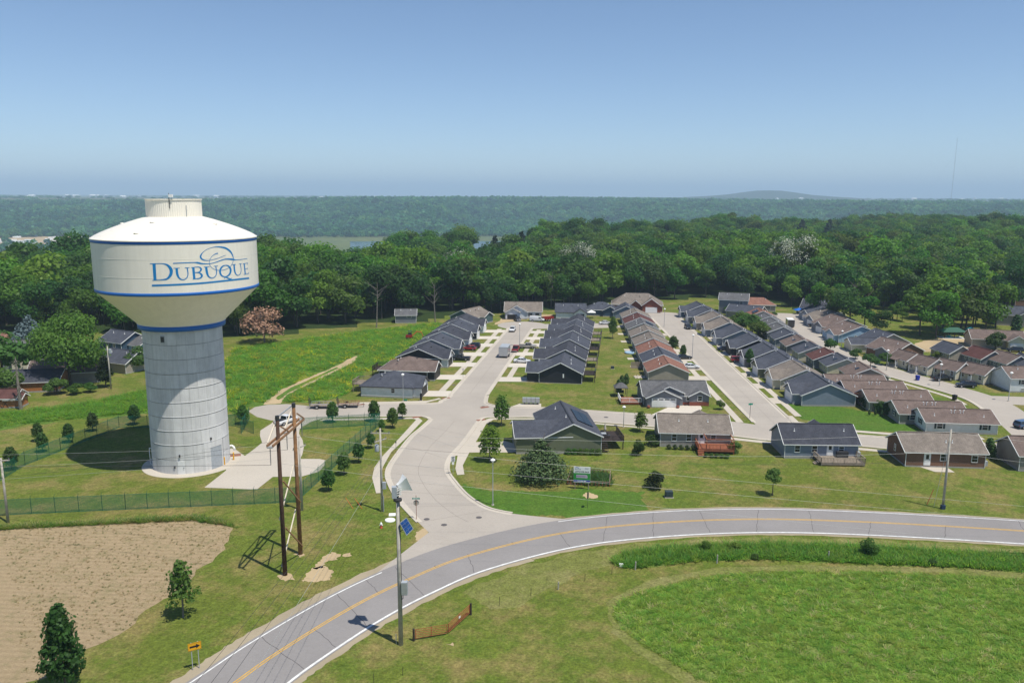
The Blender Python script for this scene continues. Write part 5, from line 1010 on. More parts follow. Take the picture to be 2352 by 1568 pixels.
# row G: long duplexes ----------------------------------------------------------------------------
GG = 'long mauve-tan roofed duplexes in echelon'
for i, ((x, y, yw), wl_, nm) in enumerate((((73.6, 128.3, -6), 'wht_side', 'front white duplex with dark shutters and twin white roof pipes'), ((71.6, 133.4, -5), 'greige', 'second long duplex, stepped behind the white one'), ((69.9, 141.4, -4), 'greige', 'third long duplex in echelon, above the dark hedge'), ((68.8, 148.4, -3), 'greige', 'fourth long duplex in echelon'), ((67.6, 153.8, -3), 'browngrey', 'rearmost long duplex of the echelon'))):
    h_ = house(nm, x, y, yw, 11.0, 6.6, 'r_brown', wl_, eave=2.0, rise=1.35, group=GG, vents=0, pipes=((-.35, .6), (.35, .6)), win=(('f', -3.4, .8, .8, .85, True), ('f', 3.6, .8, .8, .85, True), ('l', .8, .9, .7, .8, True)))
    ro = [c for c in h_.children if c.name.startswith('roof')][0]
    for q in (-.9, .5):
        for e in (0, .45): zz = 2.85; MB().path([(q+e, -1.2, zz-.1), (q+e, -1.2, zz+.55), (q+e+(.22 if e else -.22), -1.2, zz+.55)], .05).build('flue_pipe', M['white'], ro)
# houses left of the meadow -------------------------------------------------------------------------
Z9 = lambda u, v, z=0: P(u*.14063, 735+v*.14063, z)
q = Z9(1960, 575); house('dark navy two-storey house with white trim beyond the left meadow', q.x, q.y+2.5, -28, 8.0, 7.4, 'r_slate', 'navy', eave=3.6, rise=2.0, vents=0, win=(('f', 1.5, 2.2, .7, .9), ('f', -1.0, 2.2, .7, .9)))
q = Z9(2240, 590); house('pale teal house behind the white van at the left of the tower', q.x, q.y+2.5, -28, 6.8, 6.2, 'r_grey', 'ltblue', eave=3.0, rise=1.6, vents=0, win=(('f', 1, 1.8, .5, .6),))
q = Z9(1960, 850); house('stone-faced tan gabled house with slate roof behind the dark conifer', q.x-.5, q.y+3.2, -24, 9.0, 7.0, 'r_slate', 'greige', eave=2.4, rise=2.0, vents=0, win=(('r', -1.2, 1.4, .5, .9),))
q = Z9(420, 800); house('large grey house with two grey roofs near the left edge', q.x, q.y+4, 14, 11, 9, 'r_grey', 'slate_side', eave=3.4, rise=2.5, vents=0, wings=({'x': -1, 'w': 4, 'p': 1.2, 'wall': 'cream'},), win=(('f', 3, 2.2, .8, .9), ('f', 4.3, 2.2, .7, .9)))
q = Z9(230, 560); house('red-brown roofed house behind the large grey one at the left', q.x-2, q.y+3, -25, 10, 8, 'r_red', 'greige', eave=2.6, rise=1.8, vents=0)
q = Z9(960, 1040); house('long brown-roofed house half hidden by the great leafy tree', q.x, q.y+4, 16, 13, 8.5, 'r_brown', 'browngrey', eave=2.4, rise=1.9, vents=0)
q = Z9(380, 1190); house('dark-roofed low house with orange-brown wall beside the bare dead tree', q.x, q.y+4.2, 12, 10.5, 8, 'r_char', 'barnwood', eave=2.2, rise=1.6, vents=0, pipes=())
q = Z9(60, 1440); bn = house('orange wooden barn with crossed door boards at the left edge', q.x-.4, q.y+2.0, 6, 4.6, 4.0, 'r_maroon', 'barnwood', eave=2.0, rise=1.1, vents=0, pipes=(), name='barn', cat='barn', spouts=False)
fr = wall_frame('f', 4.6, 4.0); o, t, n = fr
for sx in (-.55, .55):
    d_ = panel(MB(), o, t, n, sx, .1, 1.05, 1.6, 0, .04).build('barn_door', M['barnwood'], bn); b_ = MB()
    a0 = o+t*(sx-.5)+n*.06; a1 = o+t*(sx+.5)+n*.06; b_.bar(up3(a0, .15), up3(a1, 1.65), .05, .09); b_.bar(up3(a1, .15), up3(a0, 1.65), .05, .09); b_.build('door_brace', M['wood_dark'], d_)
q = Z9(200, 1440); house('small red-roofed shed beside the orange barn', q.x, q.y+1.5, 6, 2.6, 2.6, 'r_maroon', 'barnwood', eave=1.8, rise=.7, vents=0, pipes=(), name='shed', cat='shed', spouts=False)
q = P(928, 745); house('grey house with pale roof half hidden at the edge of the wood', q.x, q.y+5, 5, 6.0, 5.5, 'r_grey', 'slate_side', eave=2.6, rise=1.4, vents=0, win=(('f', 1, 1.6, 1.2, .8),))
# ------------------------------------------------------------------ vehicles
def loft(mb, secs):                   # secs: rings of equal length, closed at both ends
    n = len(secs[0]); base = []; f = []
    for r in secs: base += r
    for k in range(len(secs)-1):
        for i in range(n): j = (i+1) % n; f.append((k*n+i, k*n+j, (k+1)*n+j, (k+1)*n+i))
    f += [tuple(range(n-1, -1, -1)), tuple(range((len(secs)-1)*n, len(secs)*n))]
    return mb.add(base, f)
def ring(x, zb, zt, hw, tp=.9): return [(x, -hw*.9, zb), (x, -hw, zb+(zt-zb)*.3), (x, -hw, zt-(zt-zb)*.25), (x, -hw*tp, zt), (x, hw*tp, zt), (x, hw, zt-(zt-zb)*.25), (x, hw, zb+(zt-zb)*.3), (x, hw*.9, zb)]
VK = {  # body stations (x, zb, zt, hw), cabin (x rear-bottom, x rear-top, x front-top, x front-bottom, belt, roof), axles
 'pickup': dict(b=[(-2.45, .42, .82, .80), (-2.40, .38, .98, .86), (-.55, .36, .98, .87), (1.15, .36, 1.00, .87), (1.9, .36, .96, .85), (2.35, .40, .86, .80), (2.45, .45, .74, .72)], c=(-.62, -.5, .55, 1.15, .96, 1.55), ax=(-1.45, 1.55), r=.36),
 'suv': dict(b=[(-2.05, .42, .80, .74), (-2.0, .36, .95, .82), (0, .34, .97, .84), (1.1, .34, .95, .83), (1.85, .36, .82, .78), (2.05, .42, .68, .68)], c=(-1.98, -1.75, .35, 1.05, .93, 1.45), ax=(-1.2, 1.25), r=.33),
 'sedan': dict(b=[(-2.15, .38, .78, .70), (-2.1, .30, .84, .78), (-.8, .26, .86, .80), (.8, .26, .84, .80), (1.8, .28, .72, .76), (2.15, .34, .58, .64)], c=(-1.55, -.85, .25, 1.05, .82, 1.25), ax=(-1.25, 1.3), r=.30),
 'hatch': dict(b=[(-1.9, .38, .80, .70), (-1.85, .30, .90, .78), (-.5, .28, .90, .80), (.8, .28, .86, .80), (1.6, .30, .74, .76), (1.9, .36, .60, .64)], c=(-1.8, -1.35, .1, .95, .86, 1.32), ax=(-1.15, 1.2), r=.30),
 'van': dict(b=[(-2.5, .45, 1.75, .80), (-2.45, .38, 1.85, .84), (.9, .36, 1.85, .84), (1.25, .36, 1.70, .83), (1.75, .36, 1.05, .82), (2.35, .40, .92, .78), (2.5, .45, .75, .70)], c=None, ax=(-1.5, 1.6), r=.36)}
def vehicle(kind, label, loc, rz, col, colname, cat, group='vehicles parked in the neighbourhood', name='parked_car', sc=.9):
    k = VK[kind]; o = thing(name, label, cat, (loc[0], loc[1], .03), math.radians(rz), group); o.scale = (sc, sc, sc); pm = paint(colname+'_car_paint', col)
    mb = MB(); loft(mb, [ring(*s_) for s_ in k['b']]); b = mb.build('body', pm, o, math.radians(40)); hw = k['b'][2][3]
    if k['c']:
        xb, xt, ft, fb, bz, rz_ = k['c']; g = MB(); q = [(xb, hw*.93, bz), (fb, hw*.93, bz)]; lo = [(xb, -hw*.93, bz-.04), (fb, -hw*.93, bz-.04), (fb, hw*.93, bz-.04), (xb, hw*.93, bz-.04)]; hi = [(xt, -hw*.74, rz_), (ft, -hw*.74, rz_), (ft, hw*.74, rz_), (xt, hw*.74, rz_)]
        g.hexa(lo+hi).build('window', M['glass'], o)
        MB().slab([(xt-.04, -hw*.76, rz_+.04), (ft+.04, -hw*.76, rz_+.04), (ft+.04, hw*.76, rz_+.04), (xt-.04, hw*.76, rz_+.04)], .07).build('roof', pm, o)
        pl = MB()
        for s_ in (-1, 1):
            for a, c_ in ((xb, xt), (fb, ft), ((xb+fb)/2, (xt+ft)/2)): pl.bar((a, s_*hw*.935, bz-.03), (c_, s_*hw*.755, rz_+.01), .07 if a != fb else .06, .05)
        pl.build('pillar', pm, o)
    else:
        MB().add([(1.27, -.72, 1.64), (1.76, -.74, 1.08), (1.76, .74, 1.08), (1.27, .72, 1.64)], [(0, 1, 2, 3)]).build('windscreen', M['glass'], o).location = (.03, 0, .03)
        for s_ in (-1, 1): MB().hexa([(.55, s_*.80, 1.1), (1.55, s_*.80, 1.1), (1.55, s_*.845, 1.1), (.55, s_*.845, 1.1), (.6, s_*.80, 1.55), (1.2, s_*.80, 1.55), (1.2, s_*.845, 1.55), (.6, s_*.845, 1.55)]).build('side_window', M['glass'], o)
    if kind == 'pickup': MB().box(-1.52, 0, .96, 1.72, 1.4, .03).build('bed', M['black'], o)
    for x in k['ax']:
        for s_ in (-1, 1):
            r = k['r']; y = s_*hw*.86; w = MB().tube((x, y, r), (x, y+s_*.19, r), r, n=14).build('wheel', M['tyre'], o); MB().tube((x, y+s_*.17, r), (x, y+s_*.205, r), r*.62, r*.55, n=12).build('rim', M['rim'], w)
    x0, x1 = k['b'][0][0], k['b'][-1][0]; zf = k['b'][-1][2]; zr = k['b'][0][2]
    for s_ in (-1, 1):
        MB().box(x1-.06, s_*hw*.62, zf-.15, .16, .26, .13).build('headlight', M['lamp_g'], o); MB().box(x0+.03, s_*hw*.78, zr-.2, .1, .16, .2).build('tail_light', M['red_l'], o)
        if k['c']: MB().box(k['c'][3]-.1, s_*(hw+.07), k['c'][4]+.02, .12, .16, .12).build('mirror', pm, o)
    MB().box(x1, 0, .34, .1, hw*1.5, .16).build('bumper', M['galv'] if kind == 'pickup' else M['black'], o); MB().box(x0, 0, .36, .1, hw*1.5, .16).build('bumper', M['galv'] if kind == 'pickup' else M['black'], o)
    return o
WHT, BLK, SIL, RED, NVY, TAN = (.72, .73, .74), (.016, .017, .02), (.40, .41, .42), (.30, .012, .018), (.012, .018, .035), (.34, .31, .27)
c4 = lambda x, y: P(1010.6+x*.2737, 643.1+y*.2737); c3_ = lambda x, y: P(505.3+x*.2737, 643.1+y*.2737); c5 = lambda x, y: P(1561.9+x*.16818, 643.1+y*.16818); c6 = lambda x, y: P(1929.4+x*.17992, 643.1+y*.17992)
c7 = lambda x, y: P(1708.9+x*.2737, 826.9+y*.2737); c2b = lambda x, y: P(569.6+x*.21094, 900.4+y*.21094); c4b = lambda x, y: P(1010.6+x*.2737, 872.8+y*.2737); r5 = lambda x, y: P(1286.3+x*.4531, 1139.3+y*.4531)
vehicle('pickup', 'white pickup truck parked behind the timber power structure on the tower drive', P(657, 972), 62, WHT, 'white', 'pickup truck', name='pickup_truck')
vehicle('pickup', 'dark pickup truck nosed up the drive of the third house on the left', c3_(2022, 672), 172, BLK, 'black', 'pickup truck', name='pickup_truck')
vehicle('hatch', 'red hatchback on the left cul-de-sac drives, in front of a dark car', c3_(2092, 588), 172, RED, 'red', 'car'); vehicle('suv', 'dark car half hidden behind the red hatchback', c3_(2125, 568), 172, NVY, 'navy', 'car')
vehicle('sedan', 'white sedan on the first drive of the dark house row', c4(690, 694), -10, WHT, 'white', 'car'); vehicle('pickup', 'tan and silver pickup truck on the second drive of the dark house row', c4(735, 572), -8, TAN, 'tan', 'pickup truck', name='pickup_truck')
vehicle('suv', 'white car driving down the cul-de-sac street towards the crossroads', c4(608, 430), -98, WHT, 'white', 'car', name='car'); vehicle('pickup', 'black pickup truck standing before the white-wrapped new house', c4(650, 342), -80, BLK, 'black', 'pickup truck', name='pickup_truck')
vehicle('van', 'white cargo van at the round end of the cul-de-sac', c4(815, 348), -8, WHT, 'white', 'van', name='cargo_van'); vehicle('sedan', 'white car parked on the lane behind the dark house row', c4(1390, 372), 3, WHT, 'white', 'car')
vehicle('sedan', 'white car before the garage of the large brick house', c4(1705, 238), -60, WHT, 'white', 'car'); vehicle('suv', 'black car driving down the second street', c4(2080, 408), -90, BLK, 'black', 'car', name='car')
vehicle('sedan', 'black car at the kerb beside the two street trees', c4(2045, 662), 4, BLK, 'black', 'car'); vehicle('sedan', 'white car behind the nearest red-brown roof', c4(2105, 742), 4, WHT, 'white', 'car')
vehicle('suv', 'red car on a drive under the basketball hoop', c5(800, 1118), -4, RED, 'red', 'car'); vehicle('sedan', 'navy sedan on the drive of the black-fronted slate house', c5(612, 962), -4, NVY, 'navy', 'car')
vehicle('pickup', 'dark pickup truck on a drive right of the third street', c5(1850, 640), 6, NVY, 'navy', 'pickup truck', name='pickup_truck'); vehicle('pickup', 'black pickup truck in front of the white porches in the bend', c6(1300, 1282), 8, BLK, 'black', 'pickup truck', name='pickup_truck')
vehicle('suv', 'black car in front of the rightmost white porch in the bend', c6(1605, 1368), 172, BLK, 'black', 'car'); vehicle('suv', 'dark car by the white garage at the upper right', c6(2228, 918), 160, NVY, 'navy', 'car')
vehicle('suv', 'blue car cut by the right edge beside the white duplex', P(2352, 982), 20, (.05, .10, .20), 'blue', 'car'); vehicle('van', 'white van parked left of the tower by the pale teal house', P(1985*.14063, 735+598*.14063), 8, WHT, 'white', 'van', name='cargo_van')
q = c4(596, 585); rt = vehicle('pickup', 'red truck hitched to the silver box trailer on the street', (q.x+1.2, q.y-1.5), 82, RED, 'red', 'pickup truck', name='pickup_truck')
def wheel(o, x, y, r, w=.18): ww = MB().tube((x, y-w/2, r), (x, y+w/2, r), r, n=14).build('wheel', M['tyre'], o); MB().tube((x, y-w/2-.012, r), (x, y+w/2+.012, r), r*.6, n=12).build('rim', M['rim'], ww)
def boxtrailer(label, loc, rz, mk, top, L=4.6, w=1.9, h=1.9):
    o = thing('box_trailer', label, 'trailer', (loc[0], loc[1], .03), math.radians(rz)); MB().box(0, 0, .42, L, w, h).build('box', mk, o); rm_ = MB(); prof = [(-w/2-.02, .42+h), (-w/2+.12, .42+h+.12), (w/2-.12, .42+h+.12), (w/2+.02, .42+h)]
    rm_.add([(-L/2-.02, y, z) for y, z in prof]+[(L/2+.02, y, z) for y, z in prof], [(0, 1, 5, 4), (1, 2, 6, 5), (2, 3, 7, 6), (3, 2, 1, 0), (4, 5, 6, 7)]).build('roof', M[top], o)
    for y in (-w/4+.01, w/4-.01): MB().box(-L/2-.02, y, .5, .04, w/2-.08, h-.16).build('rear_door', mk, o)
    for x in (-L/2, L/2):
        for s_ in (-1, 1): MB().box(x, s_*w/2, .42, .07, .07, h).build('corner_trim', M['galv'], o)
    for x in (-.45, .35):
        for s_ in (-1, 1): wheel(o, x, s_*(w/2+.05), .32)
    MB().bar((L/2, 0, .45), (L/2+1.0, 0, .45), .12, .12).build('tongue', M['metal_dk'], o); 
    for s_ in (-1, 1): MB().box(-L/2-.03, s_*(w/2-.12), .5, .04, .1, .18).build('tail_light', M['red_l'], o)
    return o
boxtrailer('silver box trailer with blue-grey roof standing on the cul-de-sac street', c4(542, 640), 82, paint('silver_car_paint', SIL), 'cab', 4.4, 2.1, 2.1)
boxtrailer('black box trailer with white roof on the third street', c5(1500, 640), -100, paint('black_car_paint', BLK), 'white', 4.0, 1.9, 1.9)
def utrailer(label, loc, rz, mk):
    o = thing('utility_trailer', label, 'trailer', (loc[0], loc[1], .03), math.radians(rz), 'utility trailers parked along the kerb'); b = MB().box(0, 0, .5, 3.6, 1.7, .06)
    for y in (-.8, -.4, 0, .4, .8): b.box(0, y, .42, 3.6, .06, .08)
    b.build('bed', M['wood_grey'], o); r = MB()
    for s_ in (-1, 1):
        r.bar((-1.8, s_*.85, .95), (1.8, s_*.85, .95), .06)
        for x in np.linspace(-1.78, 1.78, 6): r.bar((x, s_*.85, .5), (x, s_*.85, .95), .05)
    r.bar((1.8, -.85, .95), (1.8, .85, .95), .06); r.build('side_rail', M[mk], o); g = MB()
    for k in range(7): g.bar((-1.85, -.78+k*.26, .5), (-2.05, -.78+k*.26, 1.75), .035)
    for z in (.5, .9, 1.3, 1.75): g.bar((-1.85-.16*(z-.5), -.8, z), (-1.85-.16*(z-.5), .8, z), .035)
    g.build('ramp_gate', M['metal_dk'], o)
    for s_ in (-1, 1): wheel(o, -.5, s_*.98, .33); MB().box(-.5, s_*.98, .68, .9, .22, .05).build('mudguard', M['metal_dk'], o)
    MB().bar((1.8, -.5, .47), (2.9, 0, .47), .08).bar((1.8, .5, .47), (2.9, 0, .47), .08).build('tongue', M[mk], o); MB().bar((2.7, 0, .03), (2.7, 0, .8), .06).build('jack', M['metal_dk'], o)
utrailer('grey flat utility trailer with raised ramp, half behind a small round tree', P(737, 936.5), 2, 'cab'); utrailer('rust-brown flat utility trailer with raised ramp, right of the small round tree', P(801, 934.5), 2, 'wood_red')
q = c4(908, 343); dmp = thing('dump_trailer', 'red dump trailer beside the white cargo van', 'trailer', (q.x, q.y, .03), math.radians(25)); MB().hexa([(-1.5, -.8, .6), (1.5, -.8, .6), (1.5, .8, .6), (-1.5, .8, .6), (-1.7, -.9, 1.35), (1.6, -.9, 1.35), (1.6, .9, 1.35), (-1.7, .9, 1.35)]).build('hopper', paint('red_car_paint', RED), dmp)
for x in (-.4, .4):
    for s_ in (-1, 1): wheel(dmp, x, s_*.95, .32)
MB().bar((1.5, 0, .55), (2.6, 0, .5), .12).build('tongue', M['metal_dk'], dmp)
q = P(941, 778); ex = thing('mini_excavator', 'small red excavator with bent arm on the rough ground behind the left house row', 'excavator', q, math.radians(8)); 
for s_ in (-1, 1): MB().box(0, s_*.6, 0, 1.9, .35, .45).build('track', M['tyre'], ex)
MB().box(-.15, 0, .5, 1.7, 1.3, .65).build('engine_body', paint('red_car_paint', RED), ex); cb = MB(); 
for sx in (-.35, .5):
    for sy in (-.5, .35): cb.bar((sx, sy, 1.1), (sx, sy, 2.15), .07)
cb.build('cab_post', M['metal_dk'], ex); MB().box(.08, -.08, 2.13, 1.05, 1.05, .08).build('canopy', M['fence_dk'], ex); MB().box(.08, -.08, 1.15, .75, .75, .55).build('seat', M['metal_dk'], ex)
MB().bar((.8, 0, .9), (1.9, 0, 2.0), .22, .24).bar((1.9, 0, 2.0), (3.1, 0, 1.75), .2, .2).build('boom', M['orange'], ex); MB().bar((3.1, 0, 1.8), (3.6, 0, .7), .18, .18).build('stick', M['orange'], ex); MB().hexa([(3.3, -.3, .1), (3.8, -.3, .1), (3.8, .3, .1), (3.3, .3, .1), (3.5, -.3, .7), (3.9, -.3, .5), (3.9, .3, .5), (3.5, .3, .7)]).build('bucket', M['metal_dk'], ex); MB().box(-1.1, 0, .1, .12, 1.4, .4).build('blade', M['metal_dk'], ex)
# ------------------------------------------------------------------ signs and street furniture
def rotx(p, rz=0.0, tilt=math.pi/2): return Matrix.Translation(p) @ Matrix.Rotation(rz, 4, 'Z') @ Matrix.Rotation(tilt, 4, 'X')
a = P(443, 1537.5); b = P(458, 1533.4); yw = math.atan2(b.y-a.y, b.x-a.x); sg = thing('arrow_sign', 'yellow sign with a black arrow pointing right on two posts by the road', 'sign', (a+b)/2, yw)
for s_ in (-1, 1): MB().box(s_*(b-a).length/2, 0, -.2, .06, .06, 2.6).build('post', M['galv'], sg)
bd = MB().box(0, -.06, 1.72, 1.02, .03, .66).build('board', M['sign_y'], sg); ar_ = MB().prism([(-.38, -.08), (.12, -.08), (.12, -.2), (.4, 0), (.12, .2), (.12, .08), (-.38, .08)], 0, .006).build('arrow_mark', M['black'], bd); ar_.matrix_local = rotx((0, -.077, 2.05)) 
bb = MB()
for x0, z0, w, h in ((0, 1.74, .98, .015), (0, 2.345, .98, .015)): bb.box(x0, -.078, z0, w, .004, h)
for x0 in (-.485, .485): bb.box(x0, -.078, 1.74, .015, .004, .62)
bb.build('border', M['black'], bd)
q = P(956.5, 1192); st = thing('stop_sign', 'back of a grey octagonal stop sign under a green street name plate', 'sign', q, 0); MB().box(0, 0, 0, .06, .06, 3.0).build('post', M['ramp'], st)
oc = MB().prism([(.36*math.cos(math.pi/8+k*math.pi/4), .36*math.sin(math.pi/8+k*math.pi/4)) for k in range(8)], 0, .015).build('plate', M['pole_grey'], st); oc.matrix_local = rotx((0, .05, 2.05))
np_ = MB().box(0, -.05, 2.52, .9, .02, .2).build('name_plate', M['sign_g'], st); lm = MB()
for x0, w in ((-.22, .30), (.08, .24), (.33, .09)): lm.box(x0, -.062, 2.57, w, .004, .09)
lm.build('lettering', M['white'], np_)
q = P(1040.7, 1089); sp = thing('speed_sign', 'white speed limit 25 sign on a thin post at the curve of the side street', 'sign', q, math.radians(6)); MB().box(0, 0, 0, .05, .05, 2.7).build('post', M['galv'], sp); bd = MB().box(0, -.04, 1.85, .58, .02, .76).build('board', M['white'], sp); MB().box(0, -.04, 1.42, .32, .02, .36).build('small_plate', M['white'], sp)
text('lettering', '25', .44, M['black'], bd, rotx((0, -.055, 2.07))); text('lettering', 'SPEED', .15, M['black'], bd, rotx((0, -.055, 2.50))); text('lettering', 'LIMIT', .15, M['black'], bd, rotx((0, -.055, 2.36)))
a = P(1317.7, 1123); fs = thing('sale_sign', 'white, green and blue LOTS FOR SALE board on posts above the lush lawn', 'sign', (a.x+1.05, a.y, 0), math.radians(-8)); wS, z0, z1 = 2.18, .95, 3.1
for s_ in (-1, 1): MB().box(s_*.88, .06, -.1, .1, .1, 2.6).build('post', M['wood_grey'], fs)
bd = MB().box(0, 0, z0, wS, .05, z1-z0).build('board', M['white'], fs); MB().box(0, -.03, z0+.36, wS-.02, .012, .92).build('map_panel', M['mapgreen'], bd); MB().box(0, -.03, z0+.1, wS-.02, .012, .22).build('blue_strip', M['blue'], bd)
pm_ = [(-.75, -.22), (.45, -.22), (.68, -.27), (.75, -.1), (.72, .1), (.6, .24), (.42, .24), (-.75, .2)]; mm = MB().prism(pm_, 0, .006).build('map_plan', M['mapgrey'], bd); mm.matrix_local = rotx((0, -.037, z0+.84)); mk_ = MB().prism([(-.78, -.04), (.5, -.05), (.5, .05), (-.78, .05)], 0, .004).build('map_road', M['purple'], bd); mk_.matrix_local = rotx((0, -.044, z0+.84))
text('lettering', 'LOTS FOR SALE', .27, M['black'], bd, rotx((0, -.03, z0+1.46))); lm = MB()
for x0, w in ((-.42, .32), (-.02, .36), (.4, .3)): lm.box(x0, -.038, z0+.17, w, .004, .08)
lm.build('small_print', M['white'], bd); lm = MB()
for k in range(4): lm.bar((-.9+k*.12, -.03, z0+1.98+.06*math.sin(k*.9)), (-.78+k*.12, -.03, z0+1.98+.06*math.sin(k*.9+.9)), .012, .07)
lm.build('wave_mark', M['blue'], bd); lm = MB()
for k, w in enumerate((.16, .1, .12, .1, .12)): lm.box(-.86+k*.16, -.03, z0+1.72, w, .006, .14)
for k in range(2): lm.box(.62, -.03, z0+1.82+k*.13, .5, .006, .05)
lm.build('small_print', M['cab'], bd)
q = c4b(1240, 1070); ms = thing('edge_sign', 'small sign seen edge-on on a thin post below the sale board', 'sign', q, math.radians(70)); MB().box(0, 0, 0, .04, .04, 2.2).build('post', M['metal_dk'], ms); MB().hexa([(-.4, -.02, 1.3), (.3, -.02, 1.2), (.3, .02, 1.2), (-.4, .02, 1.3), (-.4, -.02, 2.2), (.3, -.02, 1.9), (.3, .02, 1.9), (-.4, .02, 2.2)]).build('board', M['metal_dk'], ms)
hy = thing('fire_hydrant', 'red fire hydrant with white bonnet on the grass by the siren pole', 'hydrant', P(875.7, 1212)); MB().lathe([(.17, 0), (.17, .06), (.12, .08), (.12, .42)], 12).build('barrel', M['hyd_red'], hy, True); MB().lathe([(.15, .42), (.15, .48), (.14, .55), (.07, .66), (.03, .72), (.01, .72)], 12).build('bonnet', M['white'], hy, True)
for s_ in (-1, 1): MB().tube((s_*.1, 0, .34), (s_*.2, 0, .34), .06, n=8).build('nozzle', M['white'], hy)
lid = thing('manhole_lid', 'white round concrete lid on the grass beside the siren pole', 'lid', P(896, 1194.5)); MB().lathe([(.62, 0), (.6, .1), (.01, .1)], 24).build('lid', M['white'], lid); lb_ = thing('handhole_lid', 'white square utility lid on the grass behind the round lid', 'lid', P(901, 1182)); MB().box(0, 0, 0, .8, .8, .08, .1).build('lid', M['white'], lb_)
def bars_gate(label, a, b, h=1.0):
    o = thing('farm_gate', label, 'gate', a, math.atan2(b.y-a.y, b.x-a.x), 'rusty red gate leaves'); L = (b-a).length
    for k in range(6): MB().tube((.05, 0, .2+k*(h-.2)/5), (L-.05, 0, .2+k*(h-.2)/5), .024, n=6).build('gate_bar', M['gate_red'], o)
    for x in (.05, L/2, L-.05): MB().bar((x, 0, .18), (x, 0, h+.03), .055).build('gate_upright', M['gate_red'], o)
    return o
ga, gb, gc = P(953, 1470), P(1028, 1457), P(1079, 1411); g1 = bars_gate('near leaf of the rusty red gate, by the siren pole', ga, gb); g2 = bars_gate('far leaf of the rusty red gate, with a small white plate', gb+Vector((.05, .05, 0)), gc); MB().box(1.9, -.04, .62, .26, .02, .2).build('plate', M['white'], g2)
for q, nm in ((P(950.5, 1471), 'dark wooden gate post at the near end of the red gate'), (P(1081.5, 1411), 'dark wooden gate post at the far end of the red gate')): tag(MB().tube((q.x, q.y, -.2), (q.x, q.y, 1.15), .1, .09, 8).build('gate_post', M['post_dk']), nm, 'post', 'gate posts')
stakes = [(P(1146.7, 1391), .95, 0, 'thin steel stake nearest the red gate'), (P(1219, 1368), .9, 0, 'second thin steel stake from the red gate'), (P(1282, 1353), .8, 1, 'stout wooden stake between the thin stakes and the ditch'), (P(1343, 1334), .8, 0, 'thin steel stake left of the ditch grass'), (P(1405, 1318), .75, 0, 'thin steel stake at the ditch head'),
          (P(1459, 1308), .9, 1, 'wooden fence post at the left end of the ditch'), (P(1646.5, 1293), .95, 1, 'wooden fence post in the middle of the ditch line'), (P(1902.5, 1281), .8, 1, 'wooden fence post left of the ditch bush'), (r5(1000, 330), .7, 0, 'thin stake between two wooden ditch posts'), (r5(1195, 305), .7, 0, 'thin stake left of the middle ditch bush'), (r5(1897, 345), .8, 0, 'thin stake right of the ditch bush'), (r5(1740, 330), .8, 0, 'thin stake just right of the ditch bush'), (P(858.5, 1572), 1.0, 0, 'thin stake at the bottom edge below the siren pole'), (P(925, 1550), .8, 0, 'short thin stake under the siren pole')]
for q, h_, wd, nm in stakes: tag(MB().tube((q.x, q.y, -.1), (q.x+.03, q.y, h_), .07 if wd else .025, n=6).build('fence_post', M['pole_grey' if wd else 'post_dk']), nm, 'post', 'old field fence posts')
tag(MB().box(r5(310, 355).x, r5(310, 355).y, 0, .4, .3, .3).build('utility_box', M['white']), 'small white box on the grass at the head of the ditch', 'utility box')
mbx = thing('mailbox_cluster', 'row of four grey cluster mailboxes on a concrete pad at the crossroads lawn', 'mailboxes', P(1219.7, 928.5), math.radians(-3))
for k in range(4): u_ = MB().box(-1.2+k*.8, 0, .35, .74, .5, .95).build('mailbox_unit', M['cab'], mbx); MB().box(-1.2+k*.8, -.26, .45, .62, .03, .75).build('mailbox_door', M['galv'], u_); MB().box(-1.2+k*.8, 0, .03, .25, .25, .34).build('pedestal', M['metal_dk'], u_)
def ubox(label, q, w, d, h, mk, name='utility_box'): o = thing(name, label, 'utility box', q); MB().box(0, 0, 0, w+.15, d+.15, .08).build('pad', M['walk'], o); b_ = MB().box(0, 0, .08, w, d, h).build('cabinet', M[mk], o); MB().box(-w*.22, -d/2-.01, .14, w*.36, .03, h*.8).box(w*.22, -d/2-.01, .14, w*.36, .03, h*.8).build('cabinet_door', M[mk], b_); return o
ubox('dark green transformer box with white tags on the right lawn by the road', P(1536, 1141), .95, .7, .75, 'shutter'); ubox('tall narrow black cabinet on the lawn before the white corner house', c3_(1687, 1012), .35, .35, 1.35, 'black'); ubox('small green utility box on the verge beside the corner lamp', c3_(1558, 1016), .6, .3, .3, 'fence')
ubox('small green and white utility box on the lawn of the cream house', c5(935, 1318), .6, .4, .6, 'shutter'); ubox('green utility box in the back lawns between the house rows', c4(1447, 745), .7, .5, .55, 'shutter')
lamps = [(P(1132, 1160), 5.6, 'nearest street lamp, on the lush corner lawn'), (c3_(1538, 1015), 4.8, 'street lamp before the white corner house'), (c4(668, 553), 5.4, 'street lamp beside the tan and silver pickup'), (c4(2116, 660), 5.4, 'street lamp halfway along the second street'), (c4(1880, 392), 5.0, 'street lamp at the top of the second street'),
         (c5(2200, 935), 4.2, 'street lamp by the round street tree on the third street'), (c6(592, 1150), 4.2, 'street lamp near the white porches'), (c6(1267, 1350), 4.2, 'street lamp before the black pickup in the bend'), (c6(2148, 1545), 5.2, 'street lamp at the right bend before the white house'), (P(1822, 940), 4.0, 'street lamp at the corner of the rich green lawn') if False else (c4b(1540, 395), 3.2, 'short dark lamp post between two green-house trees')]
